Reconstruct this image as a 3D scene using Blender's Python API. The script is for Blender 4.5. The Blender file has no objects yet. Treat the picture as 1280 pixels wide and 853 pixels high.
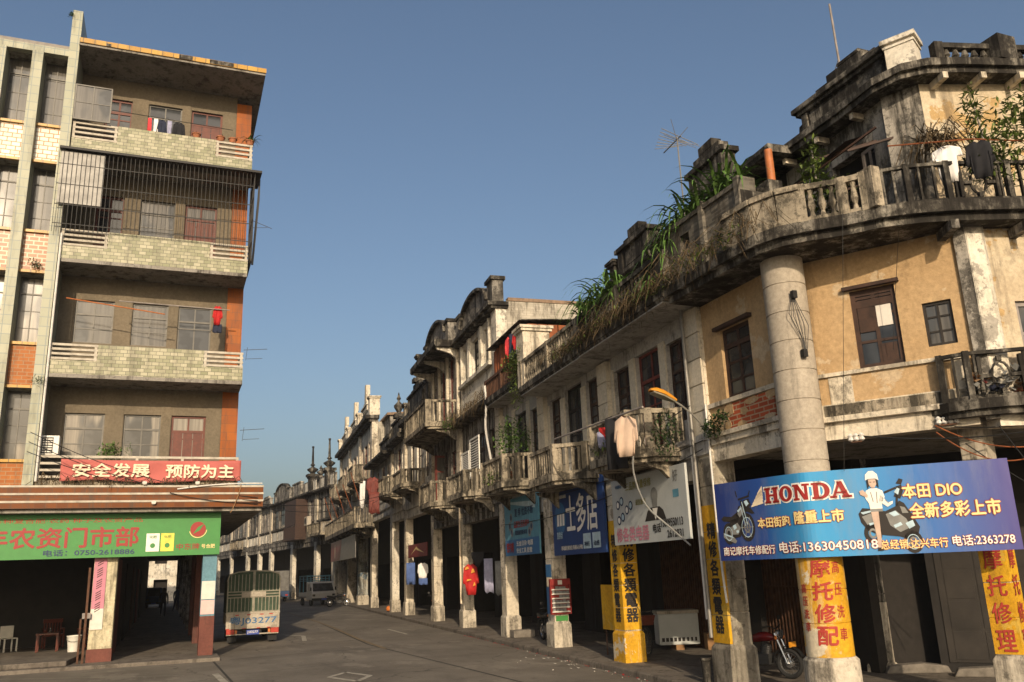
import bpy, math, random
from mathutils import Matrix, Vector
random.seed(7)
R = math.radians
scene = bpy.context.scene
COL = scene.collection
# ------------------------------------------------------------------ camera
CAMH = 2.2
cam_d = bpy.data.cameras.new("camera"); cam = bpy.data.objects.new("camera", cam_d); COL.objects.link(cam)
cam_d.sensor_width = 36.0; cam_d.lens = 1064.0 / 1280.0 * 36.0
cam_d.clip_start = 0.1; cam_d.clip_end = 6000
rx = Vector((0.92984082, -0.36602672, -0.03768953)); dn = Vector((0.06095889, 0.25424545, -0.96521669)); fw = Vector((0.36287749, 0.89520036, 0.25872038))
cam.matrix_world = Matrix(((rx.x, -dn.x, -fw.x, 0), (rx.y, -dn.y, -fw.y, 0), (rx.z, -dn.z, -fw.z, CAMH), (0, 0, 0, 1)))
scene.camera = cam
# ------------------------------------------------------------------ light
SUN_EL, SUN_AZ = 21.5, 195.0          # degrees, azimuth clockwise from +Y
sd = bpy.data.lights.new("sun", "SUN"); sun = bpy.data.objects.new("sun", sd); COL.objects.link(sun)
sd.energy = 4.8; sd.angle = R(0.5); sd.color = (1.0, 0.81, 0.58)
a, e = R(SUN_AZ), R(SUN_EL)
to_sun = Vector((math.sin(a) * math.cos(e), math.cos(a) * math.cos(e), math.sin(e)))
sun.rotation_euler = to_sun.to_track_quat('Z', 'Y').to_euler()
world = bpy.data.worlds.new("World"); scene.world = world; world.use_nodes = True
wn = world.node_tree.nodes; wl = world.node_tree.links
sky = wn.new("ShaderNodeTexSky"); sky.sky_type = 'NISHITA'; sky.sun_disc = False
sky.sun_elevation = e; sky.sun_rotation = a; sky.air_density = 1.1; sky.dust_density = 4.8; sky.ozone_density = 2.0; sky.altitude = 50
wl.new(sky.outputs[0], wn["Background"].inputs[0]); wn["Background"].inputs[1].default_value = 0.14
scene.view_settings.view_transform = 'Standard'; scene.view_settings.look = 'None'
scene.view_settings.exposure = -0.15; scene.view_settings.gamma = 1.0; scene.view_settings.use_curve_mapping = False

# ------------------------------------------------------------------ materials
def new_mat(name):
    m = bpy.data.materials.new(name); m.use_nodes = True
    return m, m.node_tree.nodes, m.node_tree.links, m.node_tree.nodes["Principled BSDF"]
def col4(c): return (c[0], c[1], c[2], 1)
def pos_map(N, L, sc=(1, 1, 1)):
    g = N.new("ShaderNodeNewGeometry"); mp = N.new("ShaderNodeMapping"); mp.inputs["Scale"].default_value = sc
    L.new(g.outputs["Position"], mp.inputs["Vector"]); return mp.outputs[0]
def noise(N, L, vec, scale, detail=4, rough=.6):
    n = N.new("ShaderNodeTexNoise"); n.inputs["Scale"].default_value = scale; n.inputs["Detail"].default_value = detail
    n.inputs["Roughness"].default_value = rough; L.new(vec, n.inputs["Vector"]); return n.outputs["Fac"]
def ramp(N, L, fac, a, b, ca=(0, 0, 0), cb=(1, 1, 1)):
    r = N.new("ShaderNodeValToRGB"); r.color_ramp.elements[0].position = a; r.color_ramp.elements[1].position = b
    r.color_ramp.elements[0].color = col4(ca); r.color_ramp.elements[1].color = col4(cb); L.new(fac, r.inputs[0]); return r.outputs[0]
def mix(N, L, fac, a, b, mode='MIX'):
    m = N.new("ShaderNodeMix"); m.data_type = 'RGBA'; m.blend_type = mode
    for s, v in ((m.inputs[0], fac), (m.inputs[6], a), (m.inputs[7], b)):
        if isinstance(v, (int, float)): s.default_value = v
        elif isinstance(v, tuple): s.default_value = col4(v)
        else: L.new(v, s)
    return m.outputs[2]
def mul(N, L, a, k):
    m = N.new("ShaderNodeMath"); m.operation = 'MULTIPLY'; L.new(a, m.inputs[0]); m.inputs[1].default_value = k; return m.outputs[0]
def bump(N, L, bs, h, strength=.3, dist=.02):
    b = N.new("ShaderNodeBump"); b.inputs["Strength"].default_value = strength; b.inputs["Distance"].default_value = dist
    L.new(h, b.inputs["Height"]); L.new(b.outputs[0], bs.inputs["Normal"])
MATS = {}
def plaster(name, c1, c2, dark=(.035, .03, .025), grime=.6, thr=.5, rough=.9, peel=None, bmp=.35):
    """old lime plaster: blotches of two tones, rain streaks, fine speckle, optional peeling patches"""
    m, N, L, B = new_mat(name)
    p = pos_map(N, L)
    c = mix(N, L, ramp(N, L, noise(N, L, p, .9, 6), .38, .62), c1, c2)
    if peel:
        c = mix(N, L, ramp(N, L, noise(N, L, p, 1.5, 9, .68), .565, .58), c, peel)
    ps = pos_map(N, L, (2.6, 2.6, .26))
    st = ramp(N, L, noise(N, L, ps, 1.0, 9, .72), thr, thr + .11)
    c = mix(N, L, mul(N, L, st, grime), c, dark)
    bl = ramp(N, L, noise(N, L, pos_map(N, L, (1, 1, .7)), 1.9, 11, .76), thr + .015, thr + .10)
    c = mix(N, L, mul(N, L, bl, grime * .85), c, dark)
    fl = ramp(N, L, noise(N, L, p, 5.5, 9, .75), thr + .07, thr + .12)
    c = mix(N, L, mul(N, L, fl, grime * .7), c, dark)
    sp = ramp(N, L, noise(N, L, p, 14, 5, .7), .3, .7, (.72, .72, .72), (1.1, 1.1, 1.1))
    c = mix(N, L, 1.0, c, sp, 'MULTIPLY')
    L.new(c, B.inputs["Base Color"]); B.inputs["Roughness"].default_value = rough
    B.inputs["Specular IOR Level"].default_value = .2
    bump(N, L, B, noise(N, L, p, 22, 6, .7), bmp, .02)
    MATS[name] = m; return m
def plain(name, c, rough=.6, metal=0, var=.25, sc=6, spec=.4):
    m, N, L, B = new_mat(name)
    p = pos_map(N, L)
    v = ramp(N, L, noise(N, L, p, sc, 5, .65), .3, .7, (1 - var,) * 3, (1 + var * .6,) * 3)
    L.new(mix(N, L, 1.0, c, v, 'MULTIPLY'), B.inputs["Base Color"])
    B.inputs["Roughness"].default_value = rough; B.inputs["Metallic"].default_value = metal
    B.inputs["Specular IOR Level"].default_value = spec
    MATS[name] = m; return m
def tiles(name, c1, c2, mortar, bw, bh, ms=.012, rough=.35, dirt=.35, offset=.5, bias=0, bmp=.4, var=None):
    """tile / brick courses on any vertical face"""
    m, N, L, B = new_mat(name)
    g = N.new("ShaderNodeNewGeometry"); sx = N.new("ShaderNodeSeparateXYZ"); L.new(g.outputs["Position"], sx.inputs[0])
    ad = N.new("ShaderNodeMath"); ad.operation = 'ADD'; L.new(sx.outputs[0], ad.inputs[0]); L.new(sx.outputs[1], ad.inputs[1])
    cx = N.new("ShaderNodeCombineXYZ"); L.new(ad.outputs[0], cx.inputs[0]); L.new(sx.outputs[2], cx.inputs[1])
    b = N.new("ShaderNodeTexBrick"); L.new(cx.outputs[0], b.inputs["Vector"])
    b.offset = offset; b.inputs["Color1"].default_value = col4(c1); b.inputs["Color2"].default_value = col4(c2); b.inputs["Mortar"].default_value = col4(mortar)
    b.inputs["Scale"].default_value = 1; b.inputs["Mortar Size"].default_value = ms; b.inputs["Brick Width"].default_value = bw; b.inputs["Row Height"].default_value = bh
    b.inputs["Bias"].default_value = bias
    c = b.outputs["Color"]
    d = ramp(N, L, noise(N, L, pos_map(N, L, (2.2, 2.2, .4)), 1.2, 10, .74), .50, .63)
    c = mix(N, L, mul(N, L, d, dirt), c, (.05, .04, .03))
    L.new(c, B.inputs["Base Color"]); B.inputs["Roughness"].default_value = rough; B.inputs["Specular IOR Level"].default_value = .18
    bump(N, L, B, b.outputs["Fac"], -bmp, .01)
    MATS[name] = m; return m

plaster("cream_plaster", (.68, .61, .49), (.52, .455, .35), dark=(.04, .034, .026), grime=.75, thr=.525, peel=(.33, .29, .23))
plaster("white_plaster", (.74, .69, .59), (.58, .53, .43), dark=(.04, .036, .03), grime=.75, thr=.53, peel=(.36, .33, .28))
plaster("grey_plaster", (.42, .385, .33), (.26, .24, .21), dark=(.025, .023, .02), grime=.9, thr=.465)
plaster("dark_concrete", (.30, .275, .23), (.17, .155, .13), dark=(.016, .014, .012), grime=.93, thr=.435)
plaster("rail_concrete", (.42, .36, .27), (.26, .225, .17), dark=(.02, .018, .014), grime=.9, thr=.475)
plaster("ochre_plaster", (.475, .33, .18), (.42, .285, .15), dark=(.16, .11, .06), grime=.5, thr=.565, peel=(.50, .385, .25))
plaster("pale_ochre_plaster", (.56, .48, .35), (.47, .38, .26), dark=(.10, .08, .06), grime=.55, thr=.56, peel=(.44, .30, .14))  # paler than ochre_plaster, peeling to ochre
plaster("round_column_plaster", (.415, .365, .295), (.345, .30, .24), grime=.38, thr=.57)
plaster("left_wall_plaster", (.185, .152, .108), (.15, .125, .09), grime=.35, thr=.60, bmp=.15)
plaster("pillar_tile", (.58, .52, .36), (.44, .38, .25), grime=.55, thr=.53)
plaster("yellow_paint", (.66, .37, .02), (.56, .29, .015), dark=(.2, .1, .02), grime=.45, thr=.55, rough=.7, peel=(.60, .38, .06))
plaster("yellow_peeling", (.62, .34, .02), (.52, .27, .015), dark=(.58, .50, .36), grime=.75, thr=.54, rough=.7, peel=(.60, .52, .38))
plaster("old_grey_wall", (.46, .44, .41), (.34, .325, .30), dark=(.07, .065, .06), grime=.6, thr=.52, bmp=.2)
plaster("pier_cream", (.62, .56, .45), (.54, .48, .375), dark=(.10, .085, .065), grime=.5, thr=.565, bmp=.2)
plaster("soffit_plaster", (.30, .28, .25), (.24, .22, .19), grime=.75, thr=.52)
plaster("plinth_plaster", (.58, .52, .42), (.44, .39, .31), grime=.7, thr=.5)
plaster("blue_paint", (.13, .27, .33), (.11, .22, .28), grime=.3, thr=.6, rough=.6)
plaster("red_brown_paint", (.16, .055, .04), (.12, .04, .03), grime=.4, thr=.57, rough=.6)
plaster("old_paint_column", (.34, .38, .38), (.48, .44, .36), grime=.8, thr=.48, peel=(.18, .26, .33))
plain("roof_parapet_grey", (.26, .24, .22), .9)
tiles("green_tile", (.41, .385, .275), (.215, .22, .13), (.10, .098, .07), .21, .115, .007, .4, .4)
tiles("pale_green_tile", (.36, .36, .27), (.30, .31, .235), (.20, .23, .22), .30, .30, .012, .4, .4, 0)
tiles("white_glazed_tile", (.80, .76, .66), (.62, .58, .48), (.36, .17, .07), .26, .15, .014, .12, .2)
tiles("salmon_tile", (.36, .15, .06), (.26, .095, .035), (.52, .42, .3), .28, .14, .02, .3, .3)
tiles("orange_tile", (.165, .045, .003), (.115, .03, .003), (.11, .05, .024), .28, .14, .008, .45, .6)
tiles("orange_brick", (.36, .115, .02), (.29, .085, .014), (.30, .18, .09), .26, .115, .012, .5, .45)
tiles("orange_panel_tile", (.32, .085, .006), (.25, .062, .006), (.14, .055, .02), .6, .28, .006, .4, .45)
tiles("yellow_edge_tile", (.50, .30, .07), (.38, .21, .045), (.18, .12, .06), .35, .4, .014, .3, .45, 0)
tiles("old_brick", (.26, .09, .05), (.16, .06, .035), (.28, .24, .18), .24, .075, .01, .9, .6)
tiles("red_brick", (.40, .085, .035), (.27, .055, .025), (.35, .25, .16), .26, .085, .012, .9, .35)
tiles("grey_brick", (.20, .18, .15), (.06, .055, .048), (.13, .12, .10), .21, .065, .010, .95, .93)
tiles("white_brick", (.46, .42, .35), (.36, .33, .27), (.33, .30, .25), .26, .085, .006, .95, .85)
plain("dark_wood", (.045, .022, .014), .7, var=.5)
plain("black_wood", (.018, .014, .011), .7, var=.5)
plain("red_wood", (.11, .024, .012), .55, var=.35)
plain("faded_red_wood", (.15, .032, .024), .7, var=.4)
plain("grey_wood", (.26, .23, .21), .8, var=.3)
plain("orange_wood", (.22, .065, .02), .8, var=.5, sc=3)
plain("steel_frame", (.10, .095, .085), .5, .3)
plain("white_paint", (.72, .70, .64), .5, var=.12)
plain("white_rail", (.44, .40, .33), .7, var=.3)
plain("black_iron", (.012, .011, .010), .6)
plain("rust_iron", (.09, .04, .02), .8, var=.5)
plain("dark_steel", (.022, .018, .015), .7, var=.5, sc=2)
plain("galvanised", (.20, .19, .17), .5, .3)
plain("pvc_pipe", (.62, .60, .56), .4, var=.15)
plain("tin_sheet", (.17, .165, .155), .5, .4, var=.35, sc=3)
plain("cable_black", (.012, .012, .012), .5)
plain("shadowy_interior", (.02, .017, .015), .95)  # near black: the darkness of unlit rooms is put into the colour
plain("shopfront_dark", (.014, .012, .011), .8, var=.5, sc=2)  # near black, with the arcades' deep shade put into the colour
plain("rubber", (.015, .015, .015), .8)
plain("chrome", (.6, .6, .6), .2, .9)
plain("engine_metal", (.16, .16, .16), .4, .8)
plain("red_enamel", (.16, .012, .012), .25)
plain("bright_red", (.42, .012, .012), .7)
plain("black_seat", (.012, .012, .012), .5)
plain("orange_pipe", (.40, .13, .04), .6)
plain("terracotta", (.32, .12, .055), .85)
plain("rosewood", (.10, .018, .009), .3)
plain("paper_white", (.62, .58, .52), .8, var=.12)
plain("paper_pink", (.66, .42, .40), .8, var=.12)
plain("leaf_green", (.085, .165, .03), .6, var=.6, sc=9)
plain("leaf_light", (.11, .16, .03), .6, var=.6, sc=9)
plain("leaf_dark", (.03, .065, .015), .6, var=.6, sc=9)
plain("dry_grass", (.085, .058, .028), .9, var=.5, sc=9)
plain("cloth_white", (.72, .70, .68), .9, var=.08)
plain("cloth_beige", (.50, .37, .28), .9, var=.1)
plain("cloth_black", (.012, .012, .015), .9)
plain("cloth_navy", (.02, .025, .05), .9)
plain("cloth_red", (.42, .015, .015), .85)
plain("cloth_blue", (.07, .12, .30), .9)
plain("cloth_lilac", (.30, .30, .42), .9)
plain("cloth_pinkred", (.60, .05, .06), .85)
plain("banner_red", (.43, .115, .10), .8, var=.15, sc=1.5)
plain("letter_cream", (.74, .62, .45), .8, var=.15)
plain("sign_green", (.04, .205, .042), .5, var=.1)
plain("letter_red", (.27, .016, .012), .5, var=.05)
plain("letter_dark_red", (.36, .04, .025), .7, var=.2)
plain("letter_black", (.02, .016, .014), .7, var=.1)
plain("letter_navy", (.02, .04, .10), .6, var=.1)
plain("letter_white", (.75, .72, .66), .6, var=.1)
plain("letter_gold", (.80, .62, .28), .6, var=.1)
plain("letter_olive", (.25, .24, .10), .6, var=.1)
plain("sign_blue_dark", (.012, .045, .17), .45, var=.15)
plain("sign_blue_mid", (.03, .13, .30), .45, var=.15)
plain("sign_teal", (.09, .25, .34), .5, var=.2)
plain("sign_white", (.44, .46, .45), .5, var=.12, sc=2)
plain("sign_pale_blue", (.42, .55, .62), .5)
plain("sign_red", (.22, .014, .012), .5)
plain("poster_yellow", (.72, .60, .08), .5)
plain("poster_pink", (.50, .20, .26), .7, var=.2, sc=1)
plain("print_grey", (.20, .20, .19), .6)
plain("print_skin", (.50, .36, .28), .6)
plain("cage_paint", (.27, .25, .19), .6, var=.3)
plain("canvas_olive", (.05, .078, .05), .85, var=.3, sc=4)
plaster("truck_white", (.47, .42, .34), (.38, .335, .27), dark=(.10, .085, .065), grime=.6, thr=.53, rough=.6, bmp=.05)
plain("truck_red", (.40, .035, .02), .4)
plain("truck_orange", (.55, .16, .03), .4)
plain("tail_blue", (.02, .13, .30), .5)
plain("plate_blue", (.03, .06, .28), .4)
plain("truck_blue", (.03, .06, .13), .5)
plain("van_silver", (.42, .41, .39), .35, .3, var=.1)
plain("skin", (.30, .17, .11), .7)
plain("cloth_dark", (.02, .02, .022), .9)
plain("lamp_orange", (.60, .25, .02), .5)
plain("lamp_lens", (.25, .22, .16), .3)
plain("stone_block", (.17, .15, .125), .9, var=.4)
plain("worn_paint", (.36, .33, .27), .8, var=.5, sc=5)
plain("tar_seam", (.035, .032, .028), .9)
plain("yellow_line", (.17, .125, .07), .9, var=.5)
plain("roof_tile", (.22, .15, .10), .9, var=.4)
plain("cardboard", (.30, .17, .08), .9)

def glass(name, c=(.02, .022, .025), rough=.12, curtain=None):
    m, N, L, B = new_mat(name)
    p = pos_map(N, L)
    k = ramp(N, L, noise(N, L, p, 1.6, 2), .46, .54, c, tuple(x * 1.5 + .01 for x in c))
    if curtain:
        w = noise(N, L, pos_map(N, L, (7, 7, .25)), 1.5, 3, .5)
        k = mix(N, L, ramp(N, L, noise(N, L, pos_map(N, L, (.9, .9, .35)), 1.0, 2), .45, .5), k, ramp(N, L, w, .3, .7, tuple(x * .45 for x in curtain), curtain))
    L.new(k, B.inputs["Base Color"])
    B.inputs["Roughness"].default_value = rough
    bump(N, L, B, noise(N, L, p, 1.1, 1), .12, .05); MATS[name] = m
glass("dark_glass", rough=.1); glass("curtain_glass", (.03, .03, .03), .2, (.26, .23, .19)); glass("pale_glass", (.035, .036, .036), .1, (.13, .12, .105)); glass("windscreen", (.02, .022, .025), .08)
# the big shop sign: printed blue ground, paler in the middle
m, N, L, B = new_mat("printed_blue_ground")
tc = N.new("ShaderNodeTexCoord"); sx = N.new("ShaderNodeSeparateXYZ"); L.new(tc.outputs["UV"], sx.inputs[0])
rp = N.new("ShaderNodeValToRGB"); L.new(sx.outputs[0], rp.inputs[0])
el = rp.color_ramp.elements; el[0].position = 0; el[0].color = (.010, .022, .13, 1); el[1].position = 1; el[1].color = (.045, .035, .20, 1)
for q, c in ((.22, (.012, .055, .24)), (.42, (.035, .28, .55)), (.58, (.03, .24, .52)), (.75, (.02, .12, .38))):
    x = el.new(q); x.color = col4(c)
pz = pos_map(N, L, (2.2, 2.2, .5)); L.new(mix(N, L, mul(N, L, ramp(N, L, noise(N, L, pz, 1.3, 9, .7), .48, .7), .28), rp.outputs[0], (.22, .21, .2)), B.inputs["Base Color"]); B.inputs["Roughness"].default_value = .45; bump(N, L, B, noise(N, L, pos_map(N, L, (1, 1, .25)), 2.2, 3), .25, .04); MATS["printed_blue_ground"] = m
# road: worn concrete with patches, tyre dust and cracks
m, N, L, B = new_mat("road_concrete")
p = pos_map(N, L)
c = mix(N, L, ramp(N, L, noise(N, L, p, .35, 7, .65), .35, .65), (.125, .108, .087), (.195, .172, .14))
c = mix(N, L, mul(N, L, ramp(N, L, noise(N, L, pos_map(N, L, (1, .25, 1)), .8, 8, .7), .5, .7), .5), c, (.07, .062, .052))
c = mix(N, L, 1.0, c, ramp(N, L, noise(N, L, p, 30, 4, .8), .3, .7, (.75, .75, .75), (1.15, 1.15, 1.15)), 'MULTIPLY')
c = mix(N, L, mul(N, L, ramp(N, L, noise(N, L, pos_map(N, L, (1, .5, 1)), .55, 10, .72), .55, .60), .55), c, (.235, .208, .168))
c = mix(N, L, mul(N, L, ramp(N, L, noise(N, L, p, 1.7, 6, .7), .60, .70), .7), c, (.05, .045, .038))
c = mix(N, L, mul(N, L, ramp(N, L, noise(N, L, p, 6, 8, .8), .58, .66), .5), c, (.20, .18, .15))
v = N.new("ShaderNodeTexVoronoi"); v.feature = 'DISTANCE_TO_EDGE'; v.inputs["Scale"].default_value = .22
wv = N.new("ShaderNodeVectorMath"); wv.operation = 'ADD'; nn = N.new("ShaderNodeTexNoise"); nn.inputs["Scale"].default_value = .9; nn.inputs["Detail"].default_value = 6
L.new(p, nn.inputs["Vector"]); L.new(p, wv.inputs[0]); L.new(nn.outputs["Color"], wv.inputs[1]); L.new(wv.outputs[0], v.inputs["Vector"])
c = mix(N, L, ramp(N, L, v.outputs["Distance"], .001, .006, (.6, .6, .6), (0, 0, 0)), c, (.035, .03, .026))
L.new(c, B.inputs["Base Color"]); B.inputs["Roughness"].default_value = .85; B.inputs["Specular IOR Level"].default_value = .25
bump(N, L, B, noise(N, L, p, 40, 5, .8), .3, .01); MATS["road_concrete"] = m
plaster("pavement_concrete", (.19, .165, .135), (.14, .12, .10), grime=.6, thr=.52)

# ------------------------------------------------------------------ mesh kit
class MB:
    def __init__(self, M=None): self.v = []; self.f = []; self.M = M or Matrix()
    def add(self, vs, fs):
        o = len(self.v); self.v += [tuple(self.M @ Vector(p)) for p in vs]; self.f += [tuple(i + o for i in f) for f in fs]; return self
    def box(self, x0, x1, y0, y1, z0, z1):
        x0, x1 = min(x0, x1), max(x0, x1); y0, y1 = min(y0, y1), max(y0, y1); z0, z1 = min(z0, z1), max(z0, z1)
        return self.add([(x0, y0, z0), (x1, y0, z0), (x1, y1, z0), (x0, y1, z0), (x0, y0, z1), (x1, y0, z1), (x1, y1, z1), (x0, y1, z1)],
                        [(0, 3, 2, 1), (4, 5, 6, 7), (0, 1, 5, 4), (1, 2, 6, 5), (2, 3, 7, 6), (3, 0, 4, 7)])
    def bar(self, a, b, w, h=None):
        a, b = Vector(a), Vector(b); d = b - a; l = d.length
        if l < 1e-6: return self
        h = h or w; q = d.to_track_quat('X', 'Z').to_matrix().to_4x4(); keep = self.M
        self.M = keep @ Matrix.Translation(a) @ q; self.box(0, l, -w / 2, w / 2, -h / 2, h / 2); self.M = keep; return self
    def tube(self, pts, r, n=6, r2=None):
        pts = [Vector(p) for p in pts]; rings = []; k = len(pts)
        for i, p in enumerate(pts):
            d = (pts[min(i + 1, k - 1)] - pts[max(i - 1, 0)]).normalized()
            up = Vector((0, 0, 1)) if abs(d.z) < .9 else Vector((1, 0, 0)); s = d.cross(up).normalized(); t = s.cross(d)
            rr = r if r2 is None else r + (r2 - r) * i / (k - 1)
            rings.append([p + (s * math.cos(2 * math.pi * j / n) + t * math.sin(2 * math.pi * j / n)) * rr for j in range(n)])
        vs = [q for g in rings for q in g]; fs = []
        for i in range(k - 1):
            for j in range(n): fs.append((i * n + j, i * n + (j + 1) % n, (i + 1) * n + (j + 1) % n, (i + 1) * n + j))
        fs += [tuple(range(n - 1, -1, -1)), tuple((k - 1) * n + j for j in range(n))]
        return self.add(vs, fs)
    def lathe(self, prof, c=(0, 0), n=24, a0=0, a1=360, cap=True):
        full = a1 - a0 >= 360; m_ = n if full else n + 1; vs = []; fs = []
        for r, z in prof:
            for j in range(m_):
                t = R(a0 + (a1 - a0) * j / n); vs.append((c[0] + r * math.cos(t), c[1] + r * math.sin(t), z))
        for i in range(len(prof) - 1):
            for j in range(n if full else n):
                j2 = (j + 1) % m_; fs.append((i * m_ + j, i * m_ + j2, (i + 1) * m_ + j2, (i + 1) * m_ + j))
        if cap and full: fs += [tuple(range(m_ - 1, -1, -1)), tuple((len(prof) - 1) * m_ + j for j in range(m_))]
        return self.add(vs, fs)
    def stack(self, c, prof):                    # square column: (half x, half y, z)
        vs = []; fs = []
        for hx, hy, z in prof: vs += [(c[0] - hx, c[1] - hy, z), (c[0] + hx, c[1] - hy, z), (c[0] + hx, c[1] + hy, z), (c[0] - hx, c[1] + hy, z)]
        for i in range(len(prof) - 1):
            for j in range(4): fs.append((i * 4 + j, i * 4 + (j + 1) % 4, i * 4 + 4 + (j + 1) % 4, i * 4 + 4 + j))
        k = (len(prof) - 1) * 4; fs += [(3, 2, 1, 0), (k, k + 1, k + 2, k + 3)]
        return self.add(vs, fs)
    def prism(self, poly, a, b, axis='y'):       # polygon in xz pushed along y, or in xy pushed along z, or in yz along x
        n = len(poly); f3 = {'y': lambda p, t: (p[0], t, p[1]), 'z': lambda p, t: (p[0], p[1], t), 'x': lambda p, t: (t, p[0], p[1])}[axis]
        ar = sum(poly[i][0] * poly[(i + 1) % n][1] - poly[(i + 1) % n][0] * poly[i][1] for i in range(n))
        fl = (ar > 0) ^ (axis == 'y') ^ (b < a)
        vs = [f3(p, a) for p in poly] + [f3(p, b) for p in poly]
        fs = [tuple(range(n - 1, -1, -1)) if fl else tuple(range(n)), tuple(range(n, 2 * n)) if fl else tuple(range(2 * n - 1, n - 1, -1))]
        for i in range(n):
            j = (i + 1) % n; fs.append((i, j, n + j, n + i) if fl else (j, i, n + i, n + j))
        return self.add(vs, fs)
    def wall(self, x0, x1, z0, z1, y0, y1, holes=()):   # a slab in the xz plane with real openings
        xs = sorted({x0, x1} | {min(max(h[k], x0), x1) for h in holes for k in (0, 1)}); zs = sorted({z0, z1} | {min(max(h[k], z0), z1) for h in holes for k in (2, 3)})
        nx, nz = len(xs) - 1, len(zs) - 1
        def solid(i, j):
            if i < 0 or j < 0 or i >= nx or j >= nz: return False
            cx, cz = (xs[i] + xs[i + 1]) / 2, (zs[j] + zs[j + 1]) / 2
            return not any(h[0] < cx < h[1] and h[2] < cz < h[3] for h in holes)
        for i in range(nx):
            for j in range(nz):
                if not solid(i, j): continue
                a, b, c, d = xs[i], xs[i + 1], zs[j], zs[j + 1]
                self.add([(a, y0, c), (b, y0, c), (b, y0, d), (a, y0, d)], [(0, 1, 2, 3)]); self.add([(a, y1, c), (b, y1, c), (b, y1, d), (a, y1, d)], [(3, 2, 1, 0)])
                if not solid(i - 1, j): self.add([(a, y0, c), (a, y1, c), (a, y1, d), (a, y0, d)], [(3, 2, 1, 0)])
                if not solid(i + 1, j): self.add([(b, y0, c), (b, y1, c), (b, y1, d), (b, y0, d)], [(0, 1, 2, 3)])
                if not solid(i, j - 1): self.add([(a, y0, c), (b, y0, c), (b, y1, c), (a, y1, c)], [(3, 2, 1, 0)])
                if not solid(i, j + 1): self.add([(a, y0, d), (b, y0, d), (b, y1, d), (a, y1, d)], [(0, 1, 2, 3)])
        return self
    def at(self, M): k = MB(self.M @ M); k.v = self.v; k.f = self.f; return k
    def build(self, name, mat, parent=None, smooth=False, bev=0, label=None):
        me = bpy.data.meshes.new(name); me.from_pydata(self.v, [], self.f); me.update()
        o = bpy.data.objects.new(name, me); COL.objects.link(o)
        me.materials.append(MATS[mat] if isinstance(mat, str) else mat)
        if smooth: me.polygons.foreach_set("use_smooth", [True] * len(me.polygons)); me.set_sharp_from_angle(angle=R(40))
        if parent: o.parent = parent
        if bev: b = o.modifiers.new("bevel", 'BEVEL'); b.width = bev; b.segments = 2; b.limit_method = 'ANGLE'
        if label: o["label"] = label
        return o
def build_each(mb, name, mat, parent=None, **kw):
    """one object per separate piece"""
    n = len(mb.v); par = list(range(n))
    def fd(i):
        while par[i] != i: par[i] = par[par[i]]; i = par[i]
        return i
    for f in mb.f:
        for i in f[1:]: par[fd(i)] = fd(f[0])
    isl = {}
    for i in range(n): isl.setdefault(fd(i), []).append(i)
    bx = []
    for k, ix in isl.items(): bx.append([[min(mb.v[i][a] for i in ix) - .02 for a in range(3)], [max(mb.v[i][a] for i in ix) + .02 for a in range(3)], {k}])
    ch = True
    while ch:
        ch = False
        for i in range(len(bx)):
            for j in range(i + 1, len(bx)):
                if all(bx[i][0][a] < bx[j][1][a] and bx[j][0][a] < bx[i][1][a] for a in range(3)):
                    bx[i] = [[min(bx[i][0][a], bx[j][0][a]) for a in range(3)], [max(bx[i][1][a], bx[j][1][a]) for a in range(3)], bx[i][2] | bx[j][2]]; bx.pop(j); ch = True; break
            if ch: break
    out = []
    for _, _, ks in bx:
        q = MB(); mp = {}
        for f in mb.f:
            if fd(f[0]) in ks: q.f.append(tuple(mp.setdefault(i, len(mp)) for i in f))
        q.v = [None] * len(mp)
        for i, j in mp.items(): q.v[j] = mb.v[i]
        out.append(q.build(name, mat, parent, **kw))
    return out
def tag(o, label, cat, group=None):
    o["label"] = label; o["category"] = cat
    if group: o["group"] = group
    return o
def thing(name, label, cat, loc=(0, 0, 0), rot=0, group=None):
    o = bpy.data.objects.new(name, None); COL.objects.link(o); o.location = loc; o.rotation_euler = (0, 0, rot); o.empty_display_size = .3
    return tag(o, label, cat, group)
def structure(o): o["kind"] = "structure"; return o
def copy_tree(o, parent=None):
    c = o.copy(); COL.objects.link(c)
    if parent: c.parent = parent
    for ch in list(o.children): copy_tree(ch, c)
    return c
def frame(u, v, n, o): return Matrix(((u[0], v[0], n[0], o[0]), (u[1], v[1], n[1], o[1]), (u[2], v[2], n[2], o[2]), (0, 0, 0, 1)))
_tc = {}
def glyphs(s, bold):
    if (s, bold) in _tc: return _tc[(s, bold)]
    c = bpy.data.curves.new("lettering", "FONT"); c.body = s; c.offset = bold; c.resolution_u = 4; c.align_x = 'LEFT'
    o = bpy.data.objects.new("lettering", c); COL.objects.link(o)
    dg = bpy.context.evaluated_depsgraph_get(); me = o.evaluated_get(dg).to_mesh()
    vs = [tuple(v.co) for v in me.vertices]; fs = [tuple(p.vertices) for p in me.polygons]
    bpy.data.objects.remove(o); bpy.data.curves.remove(c)
    x0 = min(v[0] for v in vs); x1 = max(v[0] for v in vs); y0 = min(v[1] for v in vs); y1 = max(v[1] for v in vs)
    r = ([((v[0] - x0) / (x1 - x0), (v[1] - y0) / (y1 - y0)) for v in vs], fs); _tc[(s, bold)] = r; return r
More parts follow.
